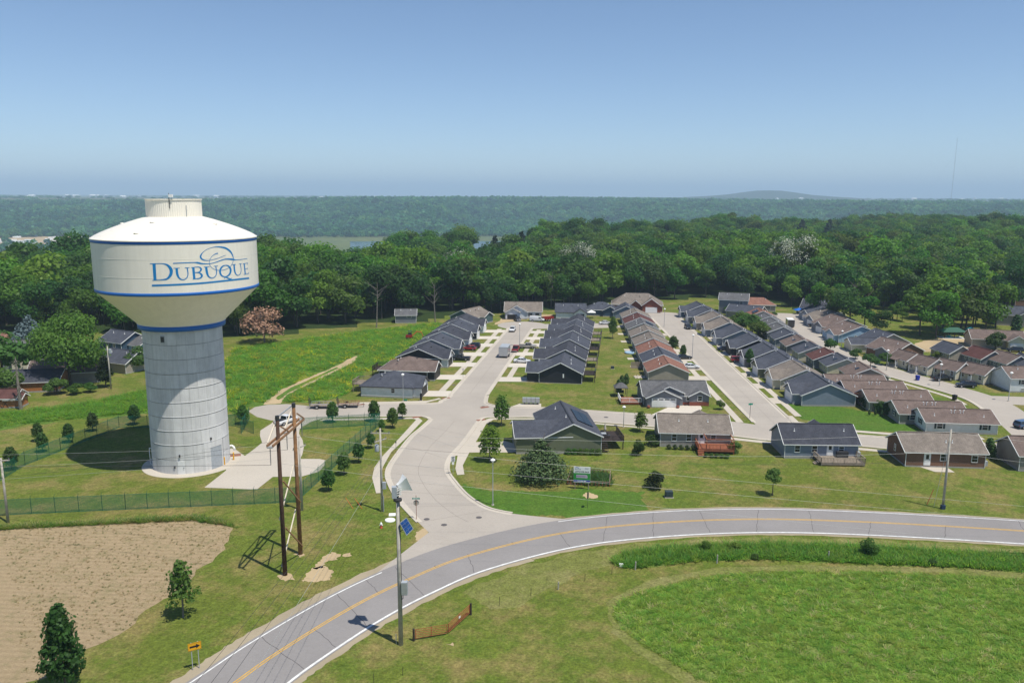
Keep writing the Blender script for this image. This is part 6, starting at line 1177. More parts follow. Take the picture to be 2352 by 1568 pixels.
def lamp(label, q, h):
    o = thing('street_lamp', label, 'street lamp', q, 0, 'street lamps'); MB().tube((0, 0, 0), (0, 0, h), .07, .045, 8).build('pole', M['galv'], o); MB().lathe([(.04, h-.05), (.10, h), (.26, h+.26), (.25, h+.3)], 12).build('lantern', M['lamp_g'], o, True); MB().lathe([(.32, h+.3), (.2, h+.42), (.04, h+.52), (.01, h+.54)], 12).build('cap', M['white'], o, True); MB().box(0, 0, 0, .3, .3, .12).build('base', M['walk'], o); return o
for q, h_, nm in lamps: lamp(nm, q, h_)
def smallsign(label, q, mk, h=2.2, w=.5): o = thing('street_sign', label, 'sign', q, .2, 'thin street signs'); MB().box(0, 0, 0, .05, .05, h).build('post', M['metal_dk'], o); MB().box(0, -.04, h-.35, w, .02, .3).build('plate', M[mk], o)
smallsign('green street name sign at the end of the second street', c7(48, 490), 'sign_g', 2.8, .8); smallsign('dark narrow sign beside the curved footpath', c2b(1613, 670), 'metal_dk', 2.0, .16); smallsign('thin sign on the verge of the second house, left of the cul-de-sac street', c3_(2040, 815), 'galv', 1.9, .25)
for (u, v), nm in (((805, 1130), 'basketball hoop over the red car'), ((625, 985), 'basketball hoop behind the navy sedan')):
    q = c5(u, v); o = thing('basketball_hoop', nm, 'basketball hoop', (q.x+.3, q.y+.4, 0)); MB().tube((0, 0, 0), (0, 0, 2.6), .05, n=8).build('pole', M['metal_dk'], o); MB().box(0, -.4, 2.3, 1.1, .05, .75).build('backboard', M['lamp_g'], o); MB().lathe([(.2, 2.4), (.22, 2.42), (.2, 2.44)], 12, 0, -.68).build('rim', M['orange'], o)
for q, nm in ((c6(988, 1278), 'blue wheeled bin on the pavement in the bend'), (c7(520, 360), 'blue wheeled bin beside the near blue-grey house'), (c7(548, 356), 'black wheeled bin beside the near blue-grey house'), (c7(1765, 335), 'dark wheeled bin behind the duplex roofs')):
    o = thing('wheeled_bin', nm, 'bin', q, .3, 'wheeled bins'); MB().hexa([(-.25, -.28, .05), (.25, -.28, .05), (.25, .28, .05), (-.25, .28, .05), (-.32, -.34, .95), (.32, -.34, .95), (.32, .34, .95), (-.32, .34, .95)]).build('tub', M['blue' if 'blue w' in nm else 'black'], o); MB().box(0, 0, .95, .68, .74, .08).build('lid', M['blue' if 'blue w' in nm else 'black'], o)
    for s_ in (-1, 1): MB().tube((s_*.2, .32, .1), (s_*.28, .32, .1), .1, n=8).build('wheel', M['tyre'], o)
sh = thing('park_shelter', 'green-roofed open picnic shelter beside the sand lot', 'shelter', c6(1425, 735), -.05); rm = MB(); fm = MB(); gable_roof(rm, fm, -2.9, 2.9, -1.6, 1.6, 2.0, 2.9, .3, hip=1.5); rm.build('roof', M['fence_dk'], sh)
for x in (-2.6, 0, 2.6):
    for y in (-1.4, 1.4): MB().box(x, y, 0, .14, .14, 2.0).build('post', M['wood_dark'], sh)
MB().box(0, 0, 0, 6.4, 3.8, .08).build('slab', M['white'], sh); MB().box(-.8, 0, .6, 1.8, .7, .06).box(-.8, .6, .35, 1.8, .25, .05).box(-.8, -.6, .35, 1.8, .25, .05).box(-.8, 0, .08, .1, 1.2, .5).build('picnic_table', M['teal'], sh)
def canopy(label, q, w, d, h, mk, rz=0): o = thing('canopy', label, 'canopy', q, rz); rm = MB(); fm = MB(); gable_roof(rm, fm, -w/2, w/2, -d/2, d/2, h, h+.6, .1, hip=w/2*.98); rm.build('top', M[mk], o); [MB().tube((sx*w*.45, sy*d*.45, 0), (sx*w*.45, sy*d*.45, h), .04, n=6).build('leg', M['galv'], o) for sx in (-1, 1) for sy in (-1, 1)]; return o
canopy('bright teal canopy behind the tan-roofed cream house', c6(1655, 712), 1.8, 1.6, 2.0, 'teal'); canopy('bright blue tarp canopy beside the charcoal-roofed teal house', c5(1618, 462), 2.6, 2.4, 1.4, 'tarp'); canopy('white patio awning beside the blue hipped house', c4(1270, 318), 2.4, 2.0, 1.9, 'white'); canopy('white garden canopy behind the small house row', c5(1315, 822), 2.2, 2.0, 1.3, 'white')
um = thing('patio_umbrella', 'closed pale patio umbrella on the dark deck of the green house', 'umbrella', (P(1397, 1040).x, 119.0, 1.35)); MB().tube((0, 0, 0), (0, 0, 1.9), .03, n=6).build('pole', M['white'], um); MB().lathe([(.13, .8), (.2, 1.0), (.12, 1.6), (.02, 2.1)], 8).build('canopy', M['stone'], um); MB().lathe([(.3, 0), (.3, .08), (.05, .1)], 12).build('base', M['metal_dk'], um)
tb = thing('patio_table', 'glass-topped patio table on the dark deck of the green house', 'table', (13.9, 118.0, 1.35)); MB().box(0, 0, .6, 1.3, .9, .05).build('tabletop', M['cab'], tb); [MB().box(x, y, 0, .06, .06, .6).build('leg', M['metal_dk'], tb) for x in (-.5, .5) for y in (-.35, .35)]
for k, (x, y) in enumerate(((13.0, 118.2), (14.9, 117.7), (14.0, 118.9))): c_ = thing('patio_chair', ('dark patio chair left of the deck table', 'dark patio chair right of the deck table', 'dark patio chair behind the deck table')[k], 'chair', (x, y, 1.35), k*1.6, 'patio chairs on the dark deck'); MB().box(0, 0, .38, .5, .5, .06).build('seat', M['metal_dk'], c_); MB().box(0, .24, .44, .5, .05, .5).build('backrest', M['metal_dk'], c_); [MB().box(a_, b_, 0, .05, .05, .38).build('leg', M['metal_dk'], c_) for a_ in (-.2, .2) for b_ in (-.2, .2)]
# vegetable garden behind the sale sign
q0, q1, q2, q3 = P(1303, 1112), P(1400, 1117), P(1402, 1090), P(1312, 1086); gd = thing('garden_fence', 'low timber and wire fence round the vegetable bed behind the sale board', 'fence', q0); pts = [p-q0 for p in (q0, q1, q2, q3, q0)]
for a, b in zip(pts[:-1], pts[1:]):
    MB().bar(up3(a, .62), up3(b, .62), .07, .07).build('rail', M['wood_grey'], gd); n_ = max(2, int((b-a).length/.45)); [MB().box(a.lerp(b, k/n_).x, a.lerp(b, k/n_).y, 0, .08, .08, .62).build('fence_post', M['wood_red'], gd) for k in range(n_)]
struct('garden_soil', MB().poly([Vector((p.x, p.y, .02)) for p in (q0, q1, q2, q3)]), 'soil')
wf = thing('board_fence', 'short grey board fence behind the red-brown roofs', 'fence', c4(1605, 740)); e_ = c4(1760, 742)-c4(1605, 740)
for k in range(22): MB().box(e_.x*k/21, e_.y*k/21, 0, e_.length/22-.02, .04, 1.5, math.atan2(e_.y, e_.x)).build('board', M['wood_grey'], wf)
pool = thing('paddling_pool', 'pale blue paddling pool on the lawn between the rows', 'pool', c4(1590, 614)); MB().lathe([(1.15, 0), (1.2, .35), (1.1, .36), (1.08, .2), (.01, .2)], 24).build('pool', M['ltblue'], pool, True)
for (u, v), nm in (((811, 1167), 'left orange guy-wire guard on the grass'), ((832, 1168), 'right orange guy-wire guard on the grass')):
    q = P(u, v); tag(MB().tube((q.x, q.y, 0), (q.x-1.0, q.y+.5, 1.2), .03, n=6).build('guy_guard', M['orange']), nm, 'guy guard', 'orange guy guards')
q = P(2129, 1158); tag(MB().tube((q.x, q.y, 0), (q.x+.8, q.y+.3, 1.9), .045, n=6).build('guy_guard', M['gate_red']), 'rust-coloured guy guard left of the leaning right pole', 'guy guard', 'orange guy guards')
# landscaping borders
for (u, v), nm in (((1690, 815), 0),):
    q = c4(u, v); o = thing('stone_border', 'ring of pale stones round a gravel bed behind the slate-roofed corner house', 'stone border', q); [MB().ball(1.5*math.cos(k*.5), 1.1*math.sin(k*.5), .1, .22, .2, .16).build('stone', M['stone'], o) for k in range(13)]
# ------------------------------------------------------------------ far things
def T1(x, y): return float(T(np.array([x]), np.array([y]))[0])
def far_pt(u, v):                      # first terrain hit of a pixel ray
    d = ray(u, v); t = 600.0
    while t < 26000:
        x, y = d.x*t, d.y*t
        if H+d.z*t < T1(x, y): break
        t *= 1.01
    return x, y, T1(x, y)
gb_me = MB().box(0, 0, 0, 16, 9, 5).prism([(-8, -4.5), (8, -4.5), (8, 4.5), (-8, 4.5)], 5, 5.2).add([(-8.5, -5, 5), (8.5, -5, 5), (8.5, 5, 5), (-8.5, 5, 5), (-8.5, 0, 8), (8.5, 0, 8)], [(0, 1, 5, 4), (2, 3, 4, 5), (3, 0, 4), (1, 2, 5)]).mesh('farm_building', M['white'])
RF = random.Random(11)
for k in range(26):
    u = RF.uniform(20, 2300) if k > 8 else RF.uniform(20, 330); d = ray(u, 500); r = RF.uniform(4700, 8200); x = d.x/d.y*r; o = link('farm_building', gb_me, None, (x, r, T1(x, r)-.5), RF.uniform(0, 3)); s_ = RF.uniform(1.6, 3.4); o.scale = (s_, s_, s_*.9)
    tag(o, 'tiny white farm building on the hazy far plain', 'building', 'white buildings on the far plain')
hm_me = MB().box(0, 0, 0, 14, 5, 3.2).add([(-7.2, -2.7, 3.2), (7.2, -2.7, 3.2), (7.2, 2.7, 3.2), (-7.2, 2.7, 3.2), (-7.2, 0, 4.3), (7.2, 0, 4.3)], [(0, 1, 5, 4), (2, 3, 4, 5), (3, 0, 4), (1, 2, 5)]).mesh('mobile_home', M['white'])
struct('riverside_dirt', MB().poly([Vector((p.x, p.y, -61.4)) for p in jag(PP([(-60, 543), (200, 543), (202, 556), (110, 563), (60, 552), (-60, 566)], -61.4), 6, 30)]), 'dirt')
for k in range(44):
    u, v = RF.uniform(-20, 205), RF.uniform(542.5, 562); p = P(u, v, -61.5); o = link('mobile_home', hm_me, None, p, RF.uniform(-.3, .3)+.2); o.scale = (.8, .8, .8); tag(o, 'tiny pale cabin or trailer on the riverside flats at the left', 'cabin', 'cabins and trailers on the riverside flats')
mx = ray(2186, 445); r = 3900.0; x = mx.x/mx.y*r; ms_ = thing('radio_mast', 'very tall thin radio mast on the horizon at the right', 'mast', (x, r, T1(x, r))); MB().tube((0, 0, 0), (0, 0, 300), .75, .6, 6).build('lattice', M['cab'], ms_)
for s_ in range(3): MB().tube((0, 0, 240), (140*math.cos(s_*2.09), 140*math.sin(s_*2.09), 0), .08, n=3).build('guy_wire', M['cab'], ms_)
hm = MB(); n = 60; cx_, ry = ray(1765, 445), 6600.0; hx = cx_.x/cx_.y*ry; prof = [(0, 76), (97, 74), (208, 60), (326, 42), (490, 29), (700, 17), (900, -12)]
for r_, z_ in prof[::-1]: pass
hm.lathe([(max(r_, .1), z_+T1(hx, ry)*0+6) for r_, z_ in prof[::-1]], n); mo = struct('distant_mound', hm, 'woodfloor'); mo.location = (hx, ry, -.87*(ry-1500)**2/(2*6.371e6)); mo.data.polygons.foreach_set('use_smooth', [True]*len(mo.data.polygons))
# ------------------------------------------------------------------ vegetation
def leaf_quads(c, nrm, size, rng, bend=.0):
    n = len(c); r = rng.normal(size=(n, 3)); t = np.cross(nrm, r); t /= np.linalg.norm(t, axis=1, keepdims=True)+1e-9; b = np.cross(nrm, t); b /= np.linalg.norm(b, axis=1, keepdims=True)+1e-9
    s = (size*rng.uniform(.6, 1.3, n))[:, None]; w = s*rng.uniform(.55, .9, (n, 1))
    v = np.stack([c-t*s, c-b*w, c+t*s, c+b*w], 1).reshape(-1, 3); f = np.arange(4*n).reshape(n, 4); return v, f
def crown_np(seed, z0, h, rad, lobes=10, per=220, size=.45, shape='broad', fill=.18, droop=.0):
    rng = np.random.default_rng(seed); C_, N_ = [], []
    zc = z0+(h-z0)*.5; hh = (h-z0)*.5
    for k in range(lobes):
        u = (k+.5)/lobes; zz = -.75+1.5*((k*.618+rng.uniform(0, .2)) % 1.0)
        if shape == 'cone': zz = -1+1.9*u; w = rad*(1-(zz+1)/2)**.85*.72; lr = max(rad*.55*(1-(zz+1)/2.15), rad*.12)
        elif shape == 'egg': zz = -.95+1.9*u; w = rad*.5*(1-max(0, zz)**1.6*.75)*(1-max(0, -zz)**3*.4); lr = rad*(.50-.24*max(0, zz))
        elif shape == 'open': zz = -.95+2.0*u; w = rad*.78*(1-(zz+1)/2.05)**.75*rng.uniform(.45, 1.1)*(1 if zz > -.6 else .7); lr = rad*rng.uniform(.22, .34)*(1-.35*max(zz, 0))
        elif shape == 'oval': w = rad*.55*math.sqrt(max(0, 1-zz*zz*.9)); lr = rad*rng.uniform(.42, .6)
        else: w = rad*.68*math.sqrt(max(.05, 1-(zz*.9)**2)); lr = rad*rng.uniform(.34, .56)
        a = k*2.4+rng.uniform(-.5, .5); c = np.array([w*math.cos(a), w*math.sin(a), zc+zz*hh*.74])
        if k == 0 and shape != 'cone': c = np.array([0, 0, zc+hh*.45]); lr = rad*.55
        m_ = int(per*(lr/(rad*.45))**1.3)+8; d = rng.normal(size=(m_, 3)); d /= np.linalg.norm(d, axis=1, keepdims=True); keep = d[:, 2] > -.72; d = d[keep]
        q = rng.uniform(size=len(d)); r = lr*np.where(q < fill, rng.uniform(.3, .8, len(d)), rng.uniform(.84, 1.08, len(d)))
        r *= 1+.16*np.sin(d[:, 0]*5+k)*np.sin(d[:, 1]*5+2*k)+.10*np.sin(d[:, 2]*9+k)
        p = c+d*r[:, None]*np.array([1, 1, .86]); p[:, 2] -= droop*np.hypot(p[:, 0], p[:, 1])
        nn = d+rng.normal(size=d.shape)*.55+np.array([0, 0, .35]); nn /= np.linalg.norm(nn, axis=1, keepdims=True); C_.append(p); N_.append(nn)
    C_ = np.concatenate(C_); N_ = np.concatenate(N_); C_[:, 2] = np.maximum(C_[:, 2], z0*.8); return leaf_quads(C_, N_, size, rng)
def trunk_mb(h, r, seed, limbs=5, spread=.35, lean=.0):
    R = random.Random(seed); mb = MB(); p = Vector((0, 0, -.3)); top = Vector((R.uniform(-lean, lean)*h, R.uniform(-lean, lean)*h, h)); mid = top*.5+Vector((R.uniform(-.03, .03)*h, R.uniform(-.03, .03)*h, 0))
    mb.tube(p, mid, r*1.15, r*.8, 7).tube(mid, top, r*.8, r*.25, 7)
    for k in range(limbs):
        t = R.uniform(.45, .9); q = (p.lerp(mid, t*2) if t < .5 else mid.lerp(top, t*2-1)); a = k*2.4+R.random(); L = h*spread*R.uniform(.6, 1.1); e = q+Vector((math.cos(a)*L, math.sin(a)*L, L*R.uniform(.4, 1.0))); mb.tube(q, e, r*.42, r*.1, 5)
    return mb
LEAF, NEED = M['leaf'], M['needle']
def add_tree(name, label, cat, loc, h, crown, trunk, col, group=None, rz=0.0, scale=(1, 1, 1)):
    o = thing(name, label, cat, loc, rz, group); o.scale = scale; c = link('crown', crown, o); c.color = (*col, 1)
    if trunk: link('trunk', trunk, o)
    return o
# ---- single trees
TREE_MESH = {}
def tmesh(key, *a, **k):
    if key not in TREE_MESH: TREE_MESH[key] = np_mesh('crown', *crown_np(*a, **k), k.pop('mat', LEAF) if False else LEAF)
    return TREE_MESH[key]
DKG, MIDG, LTG, YLG, OLV = (.055, .118, .027), (.080, .160, .032), (.088, .165, .028), (.13, .205, .030), (.08, .115, .03)
for s_ in range(3): TREE_MESH[f'oval{s_}'] = np_mesh('crown', *crown_np(40+s_, .13, 1.0, .27, lobes=20, per=120, size=.034, shape='egg'), LEAF)
TR_OV = trunk_mb(.75, .022, 3, 5, .16).mesh('trunk', M['bark'])
ovals = [((309.5, 975), 925, 'small oval tree inside the fence nearest the left of the tower'), ((213.5, 990), 943, 'small oval tree by the bend of the left fence'), ((158.7, 1016), 968, 'small oval tree midway along the left fence'), ((88, 1013), 967, 'small oval tree outside the left fence, behind another'),
         ((98.5, 1038), 989, 'small oval tree against the left fence, in front of another'), ((27.4, 1079), 1021, 'small oval tree nearest the left edge of the picture'), ((558.7, 974), 925, 'small round tree right behind the tower'), ((764, 970), 918, 'small round tree hiding the front of the grey trailer'), ((859.7, 967.5), 915.5, 'small oval tree at the far corner of the fence'),
         ((902, 982.5), 932, 'small oval tree on the grass just beyond the far fence corner'), ((924, 961), 921, 'small round tree by the kerb of the cross street'), ((877, 990), 960, 'small tree half behind the far end of the slanting fence'), ((852, 1029), 989, 'small tree behind the transformer pole'), ((823.8, 1061.8), 1011, 'small oval tree midway along the slanting fence'), ((790, 1090), 1034, 'second small oval tree from the near end of the slanting fence'), ((755, 1127), 1070, 'nearest small oval tree by the near corner of the slanting fence')]
for i, ((u, v), vt, nm) in enumerate(ovals):
    p = P(u, v); h = ZH(u, vt, p.y).z; add_tree('ornamental_tree', nm, 'tree', p, h, TREE_MESH[f'oval{i % 3}'], TR_OV, DKG if i < 6 else MIDG, 'small ornamental trees round the tower fence', i*1.7, (h, h, h))
TR_Y = trunk_mb(.8, .016, 9, 8, .25).mesh('trunk', M['bark_pale'])
for s_ in range(2): TREE_MESH[f'airy{s_}'] = np_mesh('crown', *crown_np(60+s_, .14, 1.02, .33, lobes=34, per=64, size=.030, shape='open', fill=.35), LEAF)
for s_ in range(2): TREE_MESH[f'loose{s_}'] = np_mesh('crown', *crown_np(65+s_, .13, 1.02, .40, lobes=30, per=120, size=.034, shape='open', fill=.3), LEAF)
for u, v, vt, nm, col, w in ((1126, 1060, 975, 'loose yellow-green tree on the corner lawn before the green house drive', YLG, 1.0), (1152, 978, 905, 'tall loose tree at the crossroads corner left of the green house', LTG, .95), (1470, 990.5, 942, 'loose young tree by the cross street right of the green house', LTG, 1.1), (420, 1418, 1282, 'airy young tree at the edge of the stubble field', (.115, .20, .038), 1.0), (1407.5, 777, 725, 'slim upright tree between the house rows', LTG, .75)):
    p = P(u, v); h = ZH(u, vt, p.y).z; add_tree('young_tree', nm, 'tree', p, h, TREE_MESH['airy0'] if u == 420 else TREE_MESH[f'loose{int(u) % 2}'], TR_Y, col, None, u, (h*w, h*w, h))
TREE_MESH['maple'] = np_mesh('crown', *crown_np(71, .05, 1.0, .30, lobes=44, per=190, size=.024, shape='open', fill=.35), LEAF)
p = P(150, 1590); add_tree('maple_tree', 'dense dark green tree at the lower left corner before the stubble field', 'tree', p, 1, TREE_MESH['maple'], TR_OV, (.060, .130, .026), None, 1.0, (6.6, 6.6, 7.9))
TREE_MESH['spruce'] = np_mesh('crown', *crown_np(81, .08, 1.0, .54, lobes=46, per=210, size=.026, shape='cone', fill=.45, droop=.12), NEED)
p = P(1243, 1103); add_tree('spruce_tree', 'broad dark spruce in front of the olive-green house', 'tree', p, 1, TREE_MESH['spruce'], trunk_mb(.8, .03, 4, 9, .35).mesh('trunk', M['bark']), (.085, .140, .050), None, .4, (6.6, 6.6, 6.5))
SHR = [np_mesh('foliage', *crown_np(90+s_, .0, 1.0, .5, lobes=9, per=130, size=.05, shape='oval'), LEAF) for s_ in range(2)]
COL_ = np_mesh('foliage', *crown_np(95, .0, 1.0, .20, lobes=24, per=120, size=.032, shape='egg'), NEED)
def shrub(nm, u, v, h, w, col, me=None, name='shrub', cat='shrub', group=None, loc=None): o = thing(name, nm, cat, loc or P(u, v), (u*1.3) % 6, group); o.scale = (w, w, h); c = link('foliage', me or SHR[int(u) % 2], o); c.color = (*col, 1); return o
shrub('dense upright shrub left of the taupe house', 1465, 1045, 2.5, 1.9, DKG); shrub('dark shaggy juniper bush on the lawn between sale board and road', 1503, 1121, 2.4, 2.6, (.035, .055, .020)); shrub('round shrub at the right end of the red cedar deck', 1688, 1040, 1.9, 1.9, MIDG); shrub('dark bush in the shadow at the left end of the taupe house', 1500, 1022, 1.7, 2.6, DKG)
for k in range(5): shrub(f'clipped pale-flowered shrub {("nearest the corner", "second from the corner", "in the middle", "fourth along", "next to the deck")[k]} under the taupe house windows', 1537+k*14, 1031+k*.6, .8, .85, (.06, .085, .03), group='clipped shrubs under the taupe house')
for k in range(5): shrub(f'low green shrub {("at the left end", "second", "in the middle", "fourth", "at the right end")[k]} of the row under the red cedar deck', 1622+k*12, 1050+k*.6, .7, .8, MIDG, group='low shrubs under the cedar deck')
for k in range(6): shrub(f'leafy bed shrub {("by the spruce", "second from the spruce", "third from the spruce", "fourth from the spruce", "fifth from the spruce", "next to the dark deck")[k]} along the green house wall', 1305+k*14, 1043+k*.3, 1.0, 1.1, MIDG, group='shrubs along the green house wall')
p = P(1774.6, 1138); add_tree('standard_tree', 'small round-headed tree on a thin stem on the right lawn', 'tree', p, 1, np_mesh('crown', *crown_np(98, .42, 1.0, .28, lobes=9, per=200, size=.03, shape='oval'), LEAF), trunk_mb(.6, .02, 2, 2, .1).mesh('trunk', M['bark']), MIDG, None, 0, (3.6, 3.6, 3.6))
for u, v, h, nm in ((2271, 1049, 3.4, 'taller dark column conifer right of the brown brick house'), (2278, 1052, 2.6, 'shorter dark column conifer right of the brown brick house')): shrub(nm, u, v, h, h*1.05, DKG, COL_, 'conifer', 'conifer')
for k in range(9): q = c7(1010+k*27, 395+k*9); shrub(f'{ORD[k]} dark column conifer of the hedge row beside the duplexes', 300+k*7, 0, 2.2, 1.9, DKG, SHR[k % 2], 'conifer', 'conifer', 'hedge row of dark conifers', q)
for k, (u, v) in enumerate(((1050, 465), (1100, 467), (1155, 473))): shrub(('left', 'middle', 'right')[k]+' one of three tiny clipped cones before the dark hedge row', 20+k, 0, 1.3, 1.1, DKG, COL_, 'conifer', 'conifer', 'tiny clipped cones', c7(u, v))
for k, (u, v, h) in enumerate(((1500, 965, 3.6), (1525, 905, 3.0), (1563, 890, 3.0))): shrub(('nearest', 'middle', 'farthest')[k]+' slim thuja beside the white-railed deck', 50+k, 0, h, h*1.0, DKG, COL_, 'conifer', 'conifer', 'slim thujas by the white deck', c4(u, v))
for u, v, h, nm, q in ((1, 0, 2.2, 'small thuja by the first white stair railing', c6(1260, 1200)), (2, 0, 2.6, 'small thuja by the second white stair railing', c6(1570, 1240)), (3, 0, 6.5, 'tall dark column conifer on the far right slope', P(2333, 769))): shrub(nm, u, v, h, h*1.1, DKG, COL_, 'conifer', 'conifer', None, q)
for u, v, h, w, col, nm in ((1995, 1274, 2.0, 1.9, MIDG, 'leafy bush standing in the roadside ditch grass'), (1622, 1262, 1.1, 1.2, YLG, 'lime-green bush at the left part of the ditch'), (1688, 1262, .9, 1.4, YLG, 'second lime-green bush in the ditch'), (2139, 1296, .7, 1.0, MIDG, 'dark tussock below the ditch at the right'), (1735, 1283, .6, .9, MIDG, 'green tussock on the mown strip under the ditch')): shrub(nm, u, v, h, w, col)
def street_tree(nm, u, v, vt, w, col, me='oval1', loc=None, h=None):
    p = loc or P(u, v); h = h or ZH(u, vt, p.y).z; add_tree('garden_tree', nm, 'tree', p, h, TREE_MESH[me], TR_OV, col, None, u, (h*w, h*w, h))
TREE_MESH['round'] = np_mesh('crown', *crown_np(77, .14, 1.0, .46, lobes=12, per=230, size=.05, shape='broad'), LEAF)
street_tree('larger of two street trees left of the second street', 1546, 808, 768, 1.1, DKG); street_tree('smaller of two street trees left of the second street', 1569, 819, 789, 1.0, DKG); street_tree('dark street tree on the lawn behind the red car', 1720.5, 843, 797, .85, DKG, 'oval2')
street_tree('round street tree on the third street', 1906, 806, 777, 1.1, DKG, 'round'); street_tree('small dark tree before the dark pickup on the third street', 1890, 763, 742, 1.0, DKG, 'round')
for k, (u, v, vt) in enumerate(((1700, 745, 714), (1713, 757, 720), (1728, 764, 722), (1742, 772, 738), (1676, 716, 700), (1779, 722, 716))): street_tree(('tall light green garden tree at the back of the clump between rows', 'second light green garden tree of the clump between rows', 'largest light green garden tree of the clump between rows', 'nearest light green garden tree of the clump between rows', 'small garden tree beside the two-storey grey house', 'tiny round tree on the third street island')[k], u, v+4, vt, 1.25, LTG if k < 4 else MIDG, 'round')
for u, v, vt, w, col, nm in ((1965, 824, 800, 1.1, DKG, 'round clipped tree right of the cream garage wing'), (1999, 842, 812, 1.2, DKG, 'dark garden tree behind the small row, left of another'), (2036, 838, 810, 1.2, MIDG, 'spreading garden tree beside the leftmost white porch'), (2285.6, 803, 762, .98, DKG, 'big round dark tree before the white garage house'), (2152, 824, 806, 1.2, YLG, 'light green garden tree behind the white porches'), (1654, 940, 918, .9, MIDG, 'small round tree at the corner of the slate-roofed corner house'), (1238, 738, 724, 1, LTG, 'young bush by the white patio awning'),
                             (1404, 748, 738, 1.3, LTG, 'small bush at the blue house')): street_tree(nm, u, v, vt, w, col, 'round')
# left of the tower
TREE_MESH['great'] = np_mesh('crown', *crown_np(111, .20, 1.0, .50, lobes=34, per=420, size=.021, shape='broad', fill=.3), LEAF)
p = P(163, 884); add_tree('great_tree', 'great spreading leafy tree over the brown roof at the left', 'tree', p, 1, TREE_MESH['great'], trunk_mb(.7, .022, 8, 9, .3).mesh('trunk', M['bark']), (.10, .19, .03), None, .6, (12.0, 12.0, 14.2))
street_tree('dark conifer beside the pole with transformer, left of the tower', 243, 889, 810, .95, (.030, .048, .018), 'maple'); p = P(72, 812); o = add_tree('blue_spruce', 'silvery blue spruce rising behind the large grey house', 'tree', p, 1, TREE_MESH['spruce'], None, (.105, .150, .155), None, 0, (9, 9, 10.5))
for u, v, vt, w, nm in ((8, 870, 760, 1.2, 'leafy tree cut by the left edge above the dark roof'), (16, 915, 845, 1.1, 'dark tree by the barn at the left edge'), (130, 905, 868, 1.3, 'dark bush tree before the brown roof'), (175, 905, 880, 1.3, 'light bush before the brown roof, left of the pole'), (208, 900, 878, 1.3, 'green bush right of the light one near the pole'), (320, 850, 795, 1.0, 'dark conifer against the left side of the tower shaft')): street_tree(nm, u, v, vt, w, MIDG if 'light' not in nm else LTG, 'round')
dt_ = thing('dead_tree', 'bare grey dead tree with drooping broken branches at the left', 'tree', P(48, 940)); mb = trunk_mb(9.5, .28, 12, 0); R = random.Random(5)
for k in range(26): z = R.uniform(2.5, 9.2); a = R.random()*6.28; L = R.uniform(.8, 2.8)*(1.2-z/11); mb.tube((0, 0, z), (math.cos(a)*L, math.sin(a)*L, z-L*.5), .06, .02, 5)
mb.build('trunk', M['bark_pale'], dt_)
p = P(608, 787); add_tree('browned_pine', 'rust-orange dead-needled pine at the edge of the wood', 'tree', p, 1, np_mesh('crown', *crown_np(121, .12, 1.0, .52, lobes=20, per=150, size=.035, shape='broad', fill=.4), NEED), trunk_mb(.85, .022, 6, 10, .32).mesh('trunk', M['bark_pale']), (.36, .235, .135), None, 0, (9.6, 9.6, 9.2))
# ---- the wood
HW = [(.092, .205, .022), (.064, .155, .019), (.040, .104, .018), (.080, .138, .024), (.120, .220, .027), (.045, .118, .026)]
TONE = ('bright green', 'mid green', 'dark green', 'olive-green', 'yellow-green', 'deep green')
wood_c = [np_mesh('crown', *crown_np(200+k, (.14, .20, .10, .22, .12, .16)[k]*16, 16, (5.6, 5.0, 4.5, 6.2, 4.0, 5.2)[k], lobes=(27, 22, 22, 32, 18, 26)[k], per=105, size=.46, shape=('broad', 'broad', 'oval', 'broad', 'oval', 'broad')[k]), LEAF) for k in range(6)]
wood_t = [trunk_mb(12.5, .24, 300+k, 8, .26, .03).mesh('trunk', M['bark']) for k in range(6)]
SHAPE = ('broad', 'bushy', 'oval', 'spreading', 'slim', 'rounded')
pine_c = np_mesh('crown', *crown_np(231, 2.0, 18, 4.6, lobes=30, per=70, size=.5, shape='cone'), NEED)
RW = np.random.default_rng(21); cand = []
for gx in np.arange(-560, 900, 6.9):
    for gy in np.arange(150, 900, 6.9):
        x = gx+RW.uniform(-2.6, 2.6); y = gy+RW.uniform(-2.6, 2.6); r = math.hypot(x, y); a = math.atan2(x, y)
        if RW.uniform() < .05 or abs(a) > .66 or r < rfront(a)+5.0+4.5*math.sin(a*61)+3.5*math.sin(a*143+1) or r > rback(a)+8: continue
        cand.append((r, x, y, a))
cand.sort(); zz = T(np.array([c[1] for c in cand]), np.array([c[2] for c in cand]))
def clear(x, y):                       # the park lawn and the right slope stay open
    for (u, v, rad) in ((2050, 738, 15), (2335, 735, 15), (928, 742, 4), (1765, 700, 7)):
        q = P(u, v)
        if math.hypot(x-q.x, (y-q.y)*.6) < rad: return True
    return False
house_xy = [(o.location.x, o.location.y) for o in C.objects if o.get('category') in ('house', 'barn')]
marks = [(-.60, 'the far left edge'), (-.535, 'the left grey house'), (-.49, 'the great leafy tree'), (-.44, 'the navy house'), (-.385, 'the water tower'), (-.31, 'the rust-orange pine'), (-.25, 'the left part of the meadow'), (-.19, 'the middle of the meadow'), (-.135, 'the half-hidden grey house'), (-.085, 'the left house row'), (-.035, 'the head of the cul-de-sac'), (.015, 'the new tan-roofed house'), (.06, 'the dark house row'), (.105, 'the blue hipped house'), (.15, 'the large brick house'), (.20, 'the top of the second street'), (.25, 'the two-storey grey house'),
         (.30, 'the tan hip-roofed taupe house'), (.345, 'the blue tarp'), (.39, 'the pale blue gable'), (.435, 'the park lawn'), (.48, 'the park shelter'), (.52, 'the teal canopy'), (.57, 'the right edge houses'), (.64, 'the far right edge')]
RANK = ('on the wood edge', 'in the second rank', 'in the third rank', 'in the fourth rank', 'deep in the wood', 'far back')
